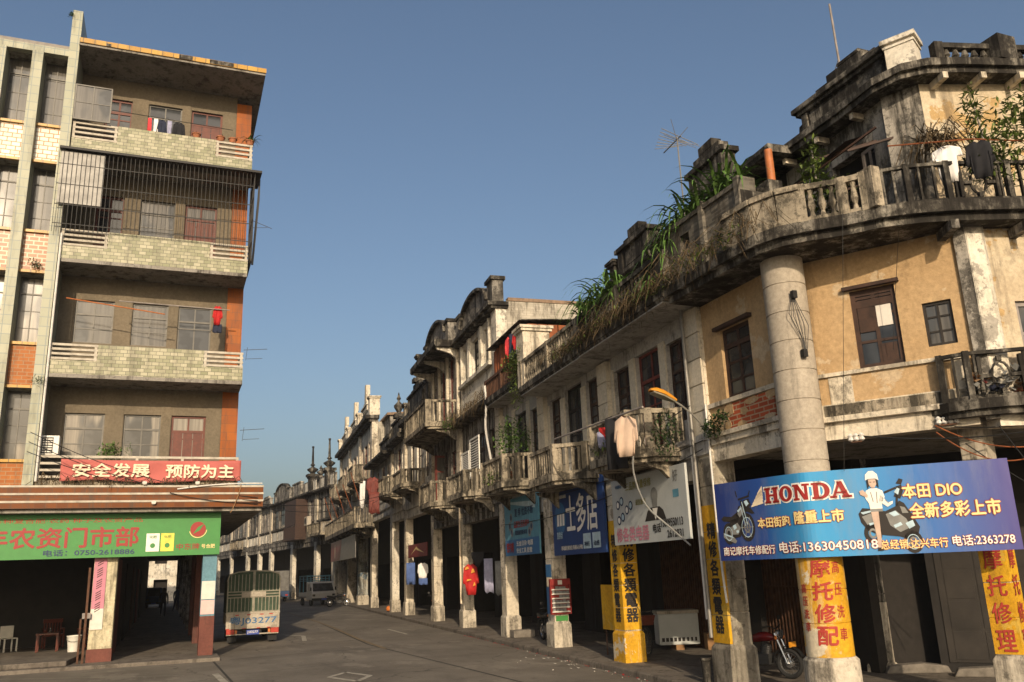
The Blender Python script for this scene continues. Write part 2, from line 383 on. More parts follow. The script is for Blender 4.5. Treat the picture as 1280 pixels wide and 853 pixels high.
def text(mb, s, u0, v0, w, h, n=.006, bold=.02, slant=0, bend=None):
    """letters laid in the mb frame's own u,v plane: lower left corner u0,v0, size w x h; bold = stroke thickening"""
    vs, fs = glyphs(s, 0); k = bold * h / .9 * .55
    for i, (dx, dy) in enumerate(((0, 0), (-k, 0), (k, 0), (0, -k), (0, k)) if bold > .004 else ((0, 0),)):
        pts = [(u0 + x * w + slant * y * h + dx, v0 + y * h + dy, n + i * .0011) for x, y in vs]
        if bend: pts = [bend(p) for p in pts]
        mb.add(pts, fs)
    return mb

# street frames: x runs along the row away from the camera, y points out over the street
G0 = Vector((9.50, 17.48, 0)); EV = Vector((0.0778433, 0.99696561, 0)); NV = Vector((-EV.y, EV.x, 0)); ROT = math.atan2(EV.y, EV.x)
def row(s, o=0, z=0): return G0 + EV * s + NV * o + Vector((0, 0, z))
FU = Matrix(((-1, 0, 0, 0), (0, 0, 1, 0), (0, 1, 0, 0), (0, 0, 0, 1)))   # u,v,n -> facade local (u = -x, v = z, n = y)

# ------------------------------------------------------------------ ground
def sheet(pts, z, name, mat): 
    b = MB(); b.add([(p[0], p[1], z) for p in pts], [tuple(range(len(pts)))]); return b.build(name, mat)
structure(sheet([(-900, -900), (900, -900), (900, 900), (-900, 900)], 0, "ground", "road_concrete"))
kerb = [(row(s, .48).x, row(s, .48).y) for s in (62, 47, 39, 31, 20, 9, 4.5, 0, -4.4)] + [(8.35, 10.9), (8.75, 9.6), (9.6, 8.4), (11, 7.9), (30, 4)]
structure(MB().prism(kerb + [(30, 20), (24, 90), (15, 90)], -.1, .13, 'z').build("pavement", "pavement_concrete", bev=.03))
structure(MB().prism([(-14, 27.2), (-2.1, 27.25), (1.62, 26.95), (1.62, 100), (-14, 100)], -.1, .1, 'z').build("left_pavement", "pavement_concrete", bev=.03))
def strip(mb, pts, w):
    for a, b in zip(pts, pts[1:]):
        a, b = Vector((*a, 0)), Vector((*b, 0)); d = (b - a).normalized(); s = Vector((-d.y, d.x, 0)) * w / 2
        mb.add([a - s, b - s, b + s, a + s], [(0, 1, 2, 3)])
structure(MB().prism([(-14, 27.7), (-2.35, 27.55), (-2.2, 29.2), (-2.2, 31), (-14, 31)], .1, .24, "z").build("pavement_step", "pavement_concrete", bev=.02))
MK = MB(Matrix.Translation((0, 0, .008)))
strip(MK, [(3.59, 20.62), (4.1, 21.33), (4.45, 20.26), (3.98, 19.4), (3.59, 20.62)], .13)
structure(MK.build("road_marking", "worn_paint"))
for nm, pts, w, mt in (("road_marking", [(4.6, 36.6), (5.15, 35.4), (4.79, 32.6)], .16, "worn_paint"), ("road_marking", [(1.30, 23.3), (1.42, 20.6)], .16, "worn_paint"), ("road_marking", [(8.69, 36.2), (8.54, 32.6)], .12, "worn_paint"),
                       ("road_marking", [(-6, 27.4), (.59, 23.5)], .03, "worn_paint"), ("road_centre_line", [(7.6, 60), (7.4, 48), (7.1, 40), (6.54, 31.5), (6.4, 27)], .13, "yellow_line"),
                       ("road_seam", [(7.26, 45), (6.32, 29.1), (6.79, 17.4), (6.9, 12)], .05, "tar_seam"), ("road_seam", [(1.9, 27.1), (3.2, 27.35), (6.4, 27.6)], .05, "tar_seam"), ("road_seam", [(1.43, 26.9), (1.55, 21.2), (1.7, 12)], .06, "tar_seam")):
    b = MB(Matrix.Translation((0, 0, .005 if "seam" in nm else .009))); strip(b, pts, w); structure(b.build(nm, mt))

# ------------------------------------------------------------------ shared builders
def leaf(mb, p, d, l, w, droop=.3):
    d = Vector(d).normalized(); s = d.cross(Vector((0, 0, 1)));  s = s.normalized() if s.length > .05 else Vector((1, 0, 0))
    a = Vector(p); b_ = a + d * l * .5 + Vector((0, 0, -droop * l * .12)); c = a + d * l + Vector((0, 0, -droop * l * .5))
    mb.add([a, b_ + s * w / 2, c, b_ - s * w / 2], [(0, 1, 2, 3)])
def rdir(zmin=-1):
    while True:
        v = Vector((random.uniform(-1, 1), random.uniform(-1, 1), random.uniform(zmin, 1)))
        if .1 < v.length < 1: return v.normalized()
def bush(mb, c, rad, n, l=.12, w=.05):
    for _ in range(n):
        d = rdir(); q = Vector(c) + Vector((d.x * rad[0], d.y * rad[1], d.z * rad[2])) * (random.random() ** .45)
        leaf(mb, q, rdir(-.3), l * random.uniform(.6, 1.3), w * random.uniform(.7, 1.3))
def blades(mb, c, spread, n, l, w=.035, up=.8, droop=1.0):
    """arching sword leaves"""
    for _ in range(n):
        t = random.uniform(0, 2 * math.pi); q = Vector(c) + Vector((random.gauss(0, spread[0]), random.gauss(0, spread[1]), random.uniform(0, spread[2])))
        h = Vector((math.cos(t), math.sin(t), 0)); L_ = l * random.uniform(.5, 1.2); u = up * random.uniform(.5, 1.2); s = Vector((-h.y, h.x, 0)) * w / 2; pts = []
        for k in range(6):
            f = k / 5; pts.append(q + h * L_ * f * .7 + Vector((0, 0, L_ * (u * f - droop * f * f * .9))))
        vs = []
        for k, p_ in enumerate(pts): ww = s * (1 - (k / 5) ** 2) ; vs += [p_ - ww, p_ + ww]
        mb.add(vs, [(2 * k, 2 * k + 1, 2 * k + 3, 2 * k + 2) for k in range(5)])
def hanging(mb, c, spread, n, l, w=.012):
    for _ in range(n):
        q = Vector(c) + Vector((random.uniform(-spread[0], spread[0]), random.uniform(-spread[1], spread[1]), random.uniform(-.1, .2)))
        L_ = l * random.uniform(.3, 1.2); k = Vector((random.gauss(0, .15), random.gauss(0, .15), 0)); s = Vector((random.uniform(-1, 1), random.uniform(-1, 1), 0)).normalized() * w
        a = q; b_ = q + k + Vector((0, 0, random.uniform(.0, .2))); c_ = q + k * 1.7 + Vector((0, 0, -L_ * .5)); d = q + k * 2 + Vector((0, 0, -L_))
        mb.add([a - s, a + s, b_ - s, b_ + s, c_ - s, c_ + s, d], [(0, 1, 3, 2), (2, 3, 5, 4), (4, 5, 6)])
def window(root, M, x0, x1, z0, z1, y, nx=2, nz=3, fm="dark_wood", gm="dark_glass", t=.05, name="window", dep=.06, transom=None, panel=None):
    """frame with glazing bars; pane is its sub-part; panel = solid lower leaf of a door"""
    b = MB(M); b.box(x0, x0 + t, y - dep, y, z0, z1).box(x1 - t, x1, y - dep, y, z0, z1).box(x0 + t, x1 - t, y - dep, y, z0, z0 + t).box(x0 + t, x1 - t, y - dep, y, z1 - t, z1)
    for i in range(1, nx):
        x = x0 + (x1 - x0) * i / nx; b.box(x - t * .4, x + t * .4, y - dep * .8, y - .008, z0 + t, z1 - t)
    for j in range(1, nz):
        z = z0 + (z1 - z0) * j / nz; b.box(x0 + t, x1 - t, y - dep * .7, y - .012, z - t * .3, z + t * .3)
    if transom: b.box(x0 + t, x1 - t, y - dep, y + .004, transom - t * .6, transom + t * .6)
    o = b.build(name, fm, root)
    MB(M).box(x0 + t * .5, x1 - t * .5, y - dep * .6, y - dep * .45, z0 + t * .5, z1 - t * .5).build("pane", gm, o)
    if panel:
        q = MB(M); n = 3
        for i in range(n): q.box(x0 + t + (x1 - x0 - 2 * t) * i / n + .012, x0 + t + (x1 - x0 - 2 * t) * (i + 1) / n - .012, y - .035, y - .005, z0 + t, panel)
        q.build("door_panel", fm, o)
    return o
def railing(mb, poly, z0, z1, kind="slats", t=1.0):
    """concrete balustrade along a plan polyline"""
    for k, (a, b_) in enumerate(zip(poly, poly[1:])):
        a, b_ = Vector((*a, 0)), Vector((*b_, 0)); d = b_ - a; l = d.length
        M = Matrix.Translation(a) @ Matrix.Rotation(math.atan2(d.y, d.x), 4, 'Z'); q = mb.at(M); h = z1 - z0
        q.box(0, l, -.07 * t, .07 * t, z1 - .09 * t, z1); q.box(0, l, -.05 * t, .05 * t, z0, z0 + .06)
        q.box(-.075 * t, .075 * t, -.078 * t, .078 * t, z0 - .01, z1 + .012)
        if k == len(poly) - 2: q.box(l - .075 * t, l + .075 * t, -.078 * t, .078 * t, z0 - .01, z1 + .012)
        n = max(1, int(round((l - .15) / .17)))
        if kind == "balusters":
            for i in range(n):
                x = .075 + (l - .15) * (i + .5) / n; q.lathe([(.05, z0 + .06), (.03, z0 + .14 * h + .06), (.065, z0 + .40 * h), (.03, z0 + .72 * h), (.05, z1 - .09)], (x, 0), 8, cap=False)
        elif kind == "slats" or l < .7:
            for i in range(n): x = .075 + (l - .15) * (i + .5) / n; q.box(x - .028 * t, x + .028 * t, -.04 * t, .04 * t, z0 + .06, z1 - .09 * t)
        else:                                     # lattice with an oval in the middle
            m_ = l / 2; q.box(m_ - .30, m_ - .25, -.04, .04, z0 + .06, z1 - .09).box(m_ + .25, m_ + .30, -.04, .04, z0 + .06, z1 - .09)
            ov = [(m_ + .12 * math.cos(t_ * math.pi / 6), 0, (z0 + z1) / 2 - .02 + h * .28 * math.sin(t_ * math.pi / 6)) for t_ in range(13)]
            q.tube(ov, .035 * t, 6); q.box(m_ - .25, m_ - .12, -.035, .035, (z0 + z1) / 2 - .05, (z0 + z1) / 2); q.box(m_ + .12, m_ + .25, -.035, .035, (z0 + z1) / 2 - .05, (z0 + z1) / 2)
            q.box(m_ - .03, m_ + .03, -.035, .035, z0 + .06, z0 + .2 * h).box(m_ - .03, m_ + .03, -.035, .035, z1 - .24 * h, z1 - .09)
            for sgn in (0, 1):
                lo, hi = (.075, m_ - .30) if sgn == 0 else (m_ + .30, l - .075); k2 = max(1, int((hi - lo) / .15))
                for i in range(k2): x = lo + (hi - lo) * (i + .5) / k2; q.box(x - .028 * t, x + .028 * t, -.04 * t, .04 * t, z0 + .06, z1 - .09 * t)
def balcony(root, M, x0, x1, out, zb, zt, kind="slats", mat="rail_concrete", ch=.35, y0=0.0):
    poly = [(x0, y0), (x0 + .08, out - ch), (x0 + ch, out), (x1 - ch, out), (x1 - .08, out - ch), (x1, y0)]
    s = MB(M); e_ = .1
    ol = [(x0 - e_, y0), (x0 - e_ + .05, out - ch + .03), (x0 + ch - .04, out + e_), (x1 - ch + .04, out + e_), (x1 + e_ - .05, out - ch + .03), (x1 + e_, y0)]
    s.prism(ol, zb, zb + .16, 'z'); s.prism([(p[0] + (.06 if p[0] < (x0 + x1) / 2 else -.06), p[1] * .93) for p in ol], zb - .09, zb + .002, 'z')
    o = s.build("balcony", mat, root)
    r = MB(M); railing(r, poly, zb + .16, zt, kind); r.build("railing", mat, o)
    c = MB(M)
    for x in (x0 + .12, x1 - .24): c.prism([(y0, zb - .09), (out * .75, zb - .09), (out * .7, zb - .16), (out * .4, zb - .24), (y0 + .12, zb - .5), (y0, zb - .55)], x, x + .12, 'x')
    build_each(c, "bracket", "rail_concrete", o); return o
def square_column(root, M, cx, cy, hx, hy, z1, mat="cream_plaster", zpl=.78, joints=.55, plinth="plinth_plaster", bands=()):
    c = MB(M); prof = []; z = zpl
    while z < z1 - .05:
        zn = min(z + joints, z1); prof += [(hx, hy, z + (.0 if z == zpl else .012)), (hx, hy, zn - .012), (hx - .014, hy - .014, zn - .008), (hx - .014, hy - .014, zn + .008)] if zn < z1 else [(hx, hy, z + .012), (hx, hy, z1)]
        z = zn
    c.stack((cx, cy), prof); o = c.build("column", mat, root, bev=.012)
    MB(M).stack((cx, cy), [(hx + .055, hy + .055, .08), (hx + .05, hy + .05, zpl - .06), (hx + .01, hy + .01, zpl + .003)]).build("plinth", plinth, o, bev=.012)
    return o
def garment(name, label, M, w, h, kind, mat, group="laundry on balconies and poles"):
    """a shirt, trousers or sheet hanging in the frame's xz plane, top at z=0, with soft folds"""
    if kind == "shirt": ol = [(-.16, 0), (-.5, -.12), (-.62, -.62), (-.46, -.66), (-.36, -.35), (-.36, -1), (.36, -1), (.36, -.35), (.46, -.66), (.62, -.62), (.5, -.12), (.16, 0), (0, -.06)]
    elif kind == "tee": ol = [(-.16, 0), (-.6, -.12), (-.64, -.36), (-.40, -.34), (-.38, -1), (.38, -1), (.40, -.34), (.64, -.36), (.6, -.12), (.16, 0), (0, -.07)]
    elif kind == "trousers": ol = [(-.4, 0), (-.46, -1), (-.08, -1), (0, -.35), (.08, -1), (.46, -1), (.4, 0)]
    elif kind == "briefs": ol = [(-.5, 0), (-.46, -.4), (-.12, -1), (.12, -1), (.46, -.4), (.5, 0)]
    else: ol = [(-.45, 0), (-.5, -.9), (-.2, -1), (.1, -.94), (.5, -1), (.46, 0)]
    import bmesh
    bm = bmesh.new(); vs = [bm.verts.new((x * w, 0, z * h)) for x, z in ol]; f = bm.faces.new(vs)
    bmesh.ops.triangulate(bm, faces=[f]); bmesh.ops.subdivide_edges(bm, edges=bm.edges[:], cuts=3, use_grid_fill=True)
    ph = random.uniform(0, 6)
    for v in bm.verts:
        k = -v.co.z / h; v.co.y += .035 * math.sin(v.co.x / w * 13 + ph + k * 1.5) * k + .02 * math.sin(v.co.z / h * 5 + ph); v.co.x *= 1 - .06 * k
    me = bpy.data.meshes.new(name); bm.to_mesh(me); bm.free(); me.materials.append(MATS[mat])
    me.polygons.foreach_set("use_smooth", [True] * len(me.polygons))
    o = bpy.data.objects.new(name, me); COL.objects.link(o); o.matrix_world = M
    sm = o.modifiers.new("thickness", 'SOLIDIFY'); sm.thickness = .02
    return tag(o, label, "laundry", group)

# ------------------------------------------------------------------ left building: tiled apartment block, front in the plane y = 28.5
YL = 28.5
FL = Matrix(((1, 0, 0, 0), (0, 0, -1, 0), (0, 1, 0, 0), (0, 0, 0, 1)))     # u,v,n -> world x,z,-y
TL = Matrix(((1, 0, 0, 0), (0, -1, 0, 0), (0, 0, 1, 0), (0, 0, 0, 1)))     # local: x, y = out towards the viewer, z
LB = thing("apartment_block", "five-storey apartment block with green tiled balconies and orange canopy band", "building", (-1, YL, 0))
def LM(y=0): return Matrix.Translation((1, -y, 0)) @ TL    # parent space, y measured out from the front plane... y=0 is the plane 28.5
WY = -1.4                                   # recessed wall
fl = [4.75, 8.36, 12.1, 15.86, 19.75]
holes = []
for k, zt in enumerate((7.52, 11.3, 15.06, 18.78)):
    zb = zt - 1.46
    holes += [(-3.25, -2.09, zb if k < 2 else zt - 2.3, zt) if k < 2 else (-2.92, -2.03, zt - 2.3, zt), (-1.53, -.42, zb, zt), (-.1, .97, zt - 2.3, zt)]
M0 = LM()
MB(M0).wall(-3.74, 1.46, 4.3, 19.6, WY - .25, WY, holes).build("front_wall", "left_wall_plaster", LB)
b = MB(M0); b.box(1.46, 1.98, -11, WY + .05, 4.9, 19.3).build("end_wall", "orange_panel_tile", LB)
b = MB(M0); b.box(-12, 1.45, -11, -10.8, 4.3, 19.6); b.box(-12, 1.45, -10.8, WY - .26, 19.4, 19.6)
for z in fl[:4]: b.box(-12, 1.45, -10.8, WY - .26, z - .3, z - .02)
for x in (-8.5, -3.9): b.box(x, x + .15, -10.8, WY - .27, 4.9, 19.35)
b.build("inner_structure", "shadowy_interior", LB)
for k, zt in enumerate((7.52, 11.3, 15.06, 18.78)):
    zb = zt - 1.46; y = WY - .08
    gm = ("curtain_glass", "pale_glass", "pale_glass", "dark_glass")[k]
    if k < 2: window(LB, M0, -3.25, -2.09, zb, zt, y, 2, 3, "steel_frame", gm, transom=zt - .48)
    else: window(LB, M0, -2.92, -2.03, zt - 2.3, zt, y, 2, 3, "red_wood", "dark_glass", .08, "door", transom=zt - .5, panel=zt - 1.4)
    window(LB, M0, -1.53, -.42, zb, zt, y, 2, 3, "steel_frame", gm, transom=zt - .48)
    if k == 1: window(LB, M0, -.1, .97, zt - 2.3, zt, y, 2, 3, "steel_frame", "dark_glass", .05, "door", transom=zt - .52)
    else: window(LB, M0, -.1, .97, zt - 2.3, zt, y, 2, 3, "red_wood", ("curtain_glass", 0, "pale_glass", "dark_glass")[k], .07, "door", transom=zt - .52, panel=zt - .6 if k == 2 else zt - .56)
# window surrounds, a shade proud of the wall
b = MB(M0)
for zt in (7.52, 11.3, 15.06, 18.78):
    for x0, x1 in ((-3.6, -3.27), (-2.07, -1.55), (-.40, -.12), (.99, 1.44)): b.box(x0, x1, WY, WY + .02, zt - 2.6, zt + .28)
build_each(b, "render_strip", "left_wall_plaster", LB)
# balconies
def left_balcony(zb, zt, over=True):
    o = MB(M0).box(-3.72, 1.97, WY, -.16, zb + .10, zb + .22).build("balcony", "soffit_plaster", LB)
    f = MB(M0); n0, n1, m0, m1 = -3.70, -2.35, .75, 1.98
    f.prism([(n0, zb), (m1, zb), (m1, zb + .42), (m0, zb + .42), (m0, zt), (n1, zt), (n1, zb + .42), (n0, zb + .42)], -.14, 0, 'y')
    f.box(1.86, 1.978, WY + .06, -.141, zb + .002, zb + .42); f.build("tiled_parapet", "green_tile", o)
    r = MB(M0)
    for j in range(4):
        z = zb + .52 + (zt - zb - .52) * j / 3 - .04
        r.box(n0, n1 - .003, -.11, -.02, z - .035, z + .035); r.box(m0 + .003, m1, -.11, -.02, z - .035, z + .035); r.box(1.88, 1.97, WY + .06, -.11, z - .033, z + .033)
    for x in (n0 + .04, n1 - .06, m0 + .06, m1 - .06): r.box(x - .04, x + .04, -.105, -.025, zb + .42, zt)
    build_each(r, "slat_rail", "white_rail", o)
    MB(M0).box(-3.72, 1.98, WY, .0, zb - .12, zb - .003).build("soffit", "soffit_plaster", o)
for zb, zt in ((8.48, 9.44), (12.2, 13.2), (15.96, 17.0)): left_balcony(zb, zt)
b = MB(M0)                                    # first-floor balcony above the canopy: plain parapet with slat rail
b.box(-3.7, 1.98, -.14, -.02, 4.95, 5.25); b.box(1.86, 1.98, WY, -.14, 4.95, 5.25); o = b.build("balcony", "rail_concrete", LB)
r = MB(M0)
for z in (5.35, 5.55, 5.75, 5.95): r.box(-3.7, 1.98, -.1, -.03, z - .035, z + .035)
for x in (-3.66, -2.3, -1, .3, 1.94): r.box(x - .04, x + .04, -.105, -.025, 5.25, 5.98)
build_each(r, "slat_rail", "white_rail", o)
# roof canopy
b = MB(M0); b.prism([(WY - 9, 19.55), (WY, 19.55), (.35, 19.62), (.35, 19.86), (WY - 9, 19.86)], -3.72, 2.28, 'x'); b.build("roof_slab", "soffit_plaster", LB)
MB(M0).box(-3.7, 2.3, .352, .40, 19.70, 19.87).build("roof_edge_tiles", "yellow_edge_tile", LB)
b = MB(M0); b.box(-.62, -.18, .395, .407, 19.70, 19.86); b.box(.38, 1.18, .395, .407, 19.71, 19.86); b.box(-2.9, -2.75, .395, .406, 19.7, 19.8); build_each(b, "bare_edge", "dark_concrete", LB)
# stair tower: pilasters, windows, spandrels
for x0, x1, z1 in ((-4.03, -3.73, 21.05), (-5.08, -4.76, 19.3), (-6.15, -5.83, 19.3)) + tuple((-7.2 - k * 1.05, -6.88 - k * 1.05, 19.3) for k in range(5)):
    o = MB(M0).box(x0, x1, -1.6 if z1 > 20 else -.7, .1, 4.96, z1).build("tiled_pilaster", "pale_green_tile", LB)
b = MB(M0); b.box(-12, -4.035, -.62, .04, 19.3, 19.55); b.build("tiled_beam", "pale_green_tile", LB)
MB(M0).box(-12, -4.04, -1.4, -.75, 19.55, 20.15).build("roof_parapet", "roof_parapet_grey", LB)
for i, (x0, x1) in enumerate(((-4.755, -4.035), (-5.825, -5.085), (-6.875, -6.155)) + tuple((-7.925 - k * 1.05, -7.205 - k * 1.05) for k in range(4))):
    for k, (z0, z1, mt) in enumerate(((15.50, 16.70, "white_glazed_tile"), (11.76, 13.0, "salmon_tile"), (8.1, 9.35, "orange_brick"), (4.97, 5.78, "orange_brick"))):
        MB(M0).box(x0, x1, -.42, -.18, z0, z1).build("tiled_spandrel", mt, LB)
        e_ = MB(M0); e_.box(x0, x1, -.45, -.1, z1 + .003, z1 + .09); e_.box(x0, x1, -.45, -.1, z0 - .09, z0 - .003); build_each(e_, "tiled_ledge", "yellow_edge_tile", LB)
    for z0, z1, gm in ((16.8, 19.29, "pale_glass"), (13.1, 15.4, "pale_glass"), (9.45, 11.66, "curtain_glass"), (5.9, 8.0, "curtain_glass")):
        window(LB, M0, x0, x1, z0, z1, -.62, 2, 4, "steel_frame", gm, .035, transom=z1 - .55)
        MB(M0).box(x0, x1, -.72, -.2, z1 - .001, z1 + .008).build("window_head", "soffit_plaster", LB)
# canopy with three orange bands
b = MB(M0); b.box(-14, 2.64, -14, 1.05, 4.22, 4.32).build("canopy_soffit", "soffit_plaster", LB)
b = MB(M0); w = MB(M0)
for j in range(3):
    z = 4.30 + j * .215; b.box(-14, 2.66, .2, 1.2 - (0 if j != 1 else .02), z + .03, z + .19); w.box(-14, 2.67, .21, 1.205, z + .19, z + .245)
b.box(2.4, 2.655, -14, .2, 4.33, 4.90)
b.build("canopy_band", "orange_tile", LB); w.build("canopy_white_line", "white_rail", LB)
MB(M0).box(-14, 2.63, -14, .9, 4.9, 4.96).build("canopy_top", "dark_concrete", LB)
# ground floor: shop on the left, arcade passage on the right
b = MB(M0); b.stack((-1.6, -.02), [(.31, .33, .45), (.31, .33, 1.05), (.297, .317, 1.06), (.31, .33, 1.07), (.31, .33, 1.75), (.297, .317, 1.76), (.31, .33, 1.77), (.31, .33, 2.4), (.297, .317, 2.41), (.31, .33, 2.42), (.31, .33, 4.2)])
o = b.build("pillar", "pillar_tile", LB, bev=.01); MB(M0).stack((-1.6, -.02), [(.33, .35, .08), (.33, .35, .45), (.31, .33, .454)]).build("plinth", "red_brown_paint", o)
b = MB(M0); b.stack((1.25, .18), [(.2, .3, 1.2), (.2, .3, 4.2)]); o = b.build("pillar", "blue_paint", LB); MB(M0).stack((1.25, .18), [(.205, .305, .08), (.205, .305, 1.2)]).build("painted_dado", "red_brown_paint", o)
for k in range(1, 12):
    y = -.2 - k * 5.2
    MB(M0).stack((1.24, y), [(.2, .3, .08), (.2, .3, 4.2)]).build("pillar", "red_brown_paint" if k < 3 else "grey_plaster", LB)
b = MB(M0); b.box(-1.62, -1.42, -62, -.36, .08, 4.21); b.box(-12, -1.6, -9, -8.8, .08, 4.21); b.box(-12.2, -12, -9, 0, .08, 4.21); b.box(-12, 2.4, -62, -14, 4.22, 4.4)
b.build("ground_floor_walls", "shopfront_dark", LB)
b = MB(M0); b.box(-12, 2.5, -62, -14, 4.4, 13).build("rear_wing", "grey_plaster", LB)
for k in range(5):
    MB(M0).box(-1.42, -1.36, -4.5 - k * 8, -1.5 - k * 8, .1, 3.0).build("shop_shutter", ("faded_red_wood", "shopfront_dark", "rust_iron")[k % 3], LB)

# burglar cage and tin sheet, third balcony
cg = thing("window_cage", "black iron burglar cage with tin awning around the third balcony", "cage", (1.5, YL, 12.9)); CM = Matrix.Translation((-1.5, 0, -12.9)) @ TL
b = MB(CM); X0, X1, Z0, Z1, D = -3.95, 2.08, 12.95, 15.95, .28
n = 46
for i in range(n + 1): x = X0 + (X1 - X0) * i / n; b.box(x - .0075, x + .0075, D - .0075, D + .0075, Z0 if x < -2.3 or x > .8 else 13.2, Z1 - .08)
for z in (13.25, 13.9, 14.6, 15.3, 15.85): b.box(X0, X1, D - .03, D - .013, z - .012, z + .012)
for j in range(12): y = WY + (D - WY) * j / 12; b.box(X1 - .012, X1 + .012, y - .01, y + .01, Z0 - .4, Z1 - .1)
for z in (12.6, 13.3, 14.1, 14.9): b.box(X1 - .03, X1 - .013, WY, D, z - .012, z + .012)
b.build("bars", "black_iron", cg)
b = MB(CM); b.prism([(WY + .1, 16.04), (D + .12, 15.86), (D + .12, 15.78), (WY + .1, 15.93)], X0, X1 + .22, 'x'); b.prism([(X1 + .03, 12.6), (X1 + .1, 12.6), (X1 + .22, 15.0), (X1 + .22, 15.8), (X1 + .17, 15.8), (X1 + .14, 15.0)], D - .5, D - .46, 'y'); b.build("awning", "black_iron", cg)
tag(MB(Matrix.Translation((0, YL, 0)) @ TL).box(-3.9, -2.62, .22, .26, 13.95, 15.75).build("tin_sheet", "tin_sheet"), "grey tin sheet fixed behind the bars of the third-floor cage", "sheet")
gl = thing("glazed_screen", "open glass screen standing on the topmost tiled balcony", "window screen", (-3.2, YL - .3, 17))
window(gl, Matrix.Translation((3.2, .3 - .1, -17)) @ TL, -3.72, -2.6, 17.02, 18.3, .0, 2, 2, "steel_frame", "pale_glass", .04)

# writing helpers on the left building
def left_text(root, off, parts, y):
    """parts: (string, x, z, w, h, material, bold)"""
    by = {}
    for s, x, z, w_, h_, mt, bo in parts: text(by.setdefault((mt, s), MB(Matrix.Translation(off) @ Matrix.Translation((0, YL - y, 0)) @ FL)), s, x, z, w_, h_, .006, bo)
    for (mt, _), q in by.items(): q.build("lettering", mt, root)
# green shop sign
gs = thing("shop_sign", "long green shop sign with red Chinese characters under the orange canopy", "sign", (-1, YL - .3, 3)); off = (1, .3 - YL, -3)
MB(Matrix.Translation((1, .3, -3)) @ TL).box(-9, 1.50, .5, .62, 2.97, 4.21).build("panel", "sign_green", gs)
off2 = Vector((1, .3 - YL, -3)); y = .62
left_text(gs, off2, [("丰农资门市部", -4.75, 3.27, 3.97, .56, "letter_red", .045), ("电话：0750-2618886", -3.22, 3.04, 2.36, .17, "letter_navy", .04),
     ("中东牌", .28, 3.13, .64, .18, "letter_red", .02), ("号合肥", .98, 3.16, .38, .12, "letter_gold", .02), ("主营各种复合肥·农药·种子及农资产品", -5.1, 3.96, 4.4, .13, "letter_dark_red", .0)], y)
q = MB(Matrix.Translation(off2) @ Matrix.Translation((0, YL - y, 0)) @ FL)
def disc(mb, cx, cy, r, n=.006, a0=0, a1=360, k=28): mb.add([(cx, cy, n)] + [(cx + r * math.cos(R(a0 + (a1 - a0) * j / k)), cy + r * math.sin(R(a0 + (a1 - a0) * j / k)), n) for j in range(k + 1)], [(0, j + 1, j + 2) for j in range(k)])
disc(q, .86, 3.72, .22); q.build("emblem", "letter_red", gs)
q = MB(Matrix.Translation(off2) @ Matrix.Translation((0, YL - y, 0)) @ FL); q.add([(.72, 3.58, .012), (.90, 3.68, .012), (1.03, 3.88, .012), (.85, 3.78, .012)], [(0, 1, 2, 3)]); q.build("emblem_leaf", "sign_green", gs)
q = MB(Matrix.Translation(off2) @ Matrix.Translation((0, YL - y, 0)) @ FL)
for t in range(20): t0, t1 = R(195 + t * 8), R(203 + t * 8); q.add([(.86 + .235 * math.cos(t0), 3.72 + .235 * math.sin(t0), .006), (.86 + .255 * math.cos(t0), 3.72 + .255 * math.sin(t0), .006), (.86 + .255 * math.cos(t1), 3.72 + .255 * math.sin(t1), .006), (.86 + .235 * math.cos(t1), 3.72 + .235 * math.sin(t1), .006)], [(0, 1, 2, 3)])
q.build("emblem_ring", "letter_gold", gs)
for x0, mt in ((-.56, "letter_white"), (-.16, "poster_yellow")):
    o = MB(Matrix.Translation((1, .3, -3)) @ TL).box(x0, x0 + .36, .62, .628, 3.10, 3.62).build("printed_bag", mt, gs)
    q = MB(Matrix.Translation(off2) @ Matrix.Translation((0, YL - y, 0)) @ FL); text(q, "化肥" if x0 < 0 else "复合肥", x0 + .08, 3.48, .2, .08, .013, .02); disc(q, x0 + .18, 3.27, .07, .013); build_each(q, "printed_mark", "letter_dark_red" if x0 >= 0 else "sign_green", o)
# red banner
bn = thing("cloth_banner", "red cloth banner with cream characters tied along the lowest balcony", "banner", (-.5, YL - .2, 5.3))
b = MB(Matrix.Translation((.5, .2, -5.3)) @ TL); nx, nz = 60, 8; vs = []
for i in range(nx + 1):
    for j in range(nz + 1):
        u, v_ = i / nx, j / nz; x = -3.05 + 5.1 * u; z = 5.20 + .66 * v_ - .03 * math.sin(u * math.pi) * v_ + .04 * (1 - v_) * math.sin(u * 9)
        vs.append((x, .12 + .03 * math.sin(u * 31 + v_ * 3) * (1 - .6 * v_) + .02 * math.sin(u * 13 - v_ * 5), z))
b.add(vs, [(i * (nz + 1) + j, (i + 1) * (nz + 1) + j, (i + 1) * (nz + 1) + j + 1, i * (nz + 1) + j + 1) for i in range(nx) for j in range(nz)]); o = b.build("cloth", "banner_red", bn, smooth=True)
s_ = o.modifiers.new("thickness", 'SOLIDIFY'); s_.thickness = .012
left_text(bn, Vector((.5, .2 - YL, -5.3)), [("安全发展", -2.72, 5.33, 2.1, .40, "letter_cream", .05), ("预防为主", -.15, 5.31, 1.98, .40, "letter_cream", .05)], .185)
ac = thing("air_conditioner", "white air conditioner box at the left end of the lowest balcony", "air conditioner", (-3.35, YL - .0, 5.8)); A = Matrix.Translation((3.35, 0, -5.8)) @ TL
MB(A).box(-3.72, -3.2, -.75, -.3, 6.03, 6.62).build("case", "white_paint", ac, bev=.02)
b = MB(A)
for j in range(7): b.box(-3.66, -3.36, -.3, -.285, 6.08 + j * .075, 6.11 + j * .075)
for x in (-3.66, -3.52, -3.38): b.box(x, x + .015, -.3, -.28, 6.08, 6.56)
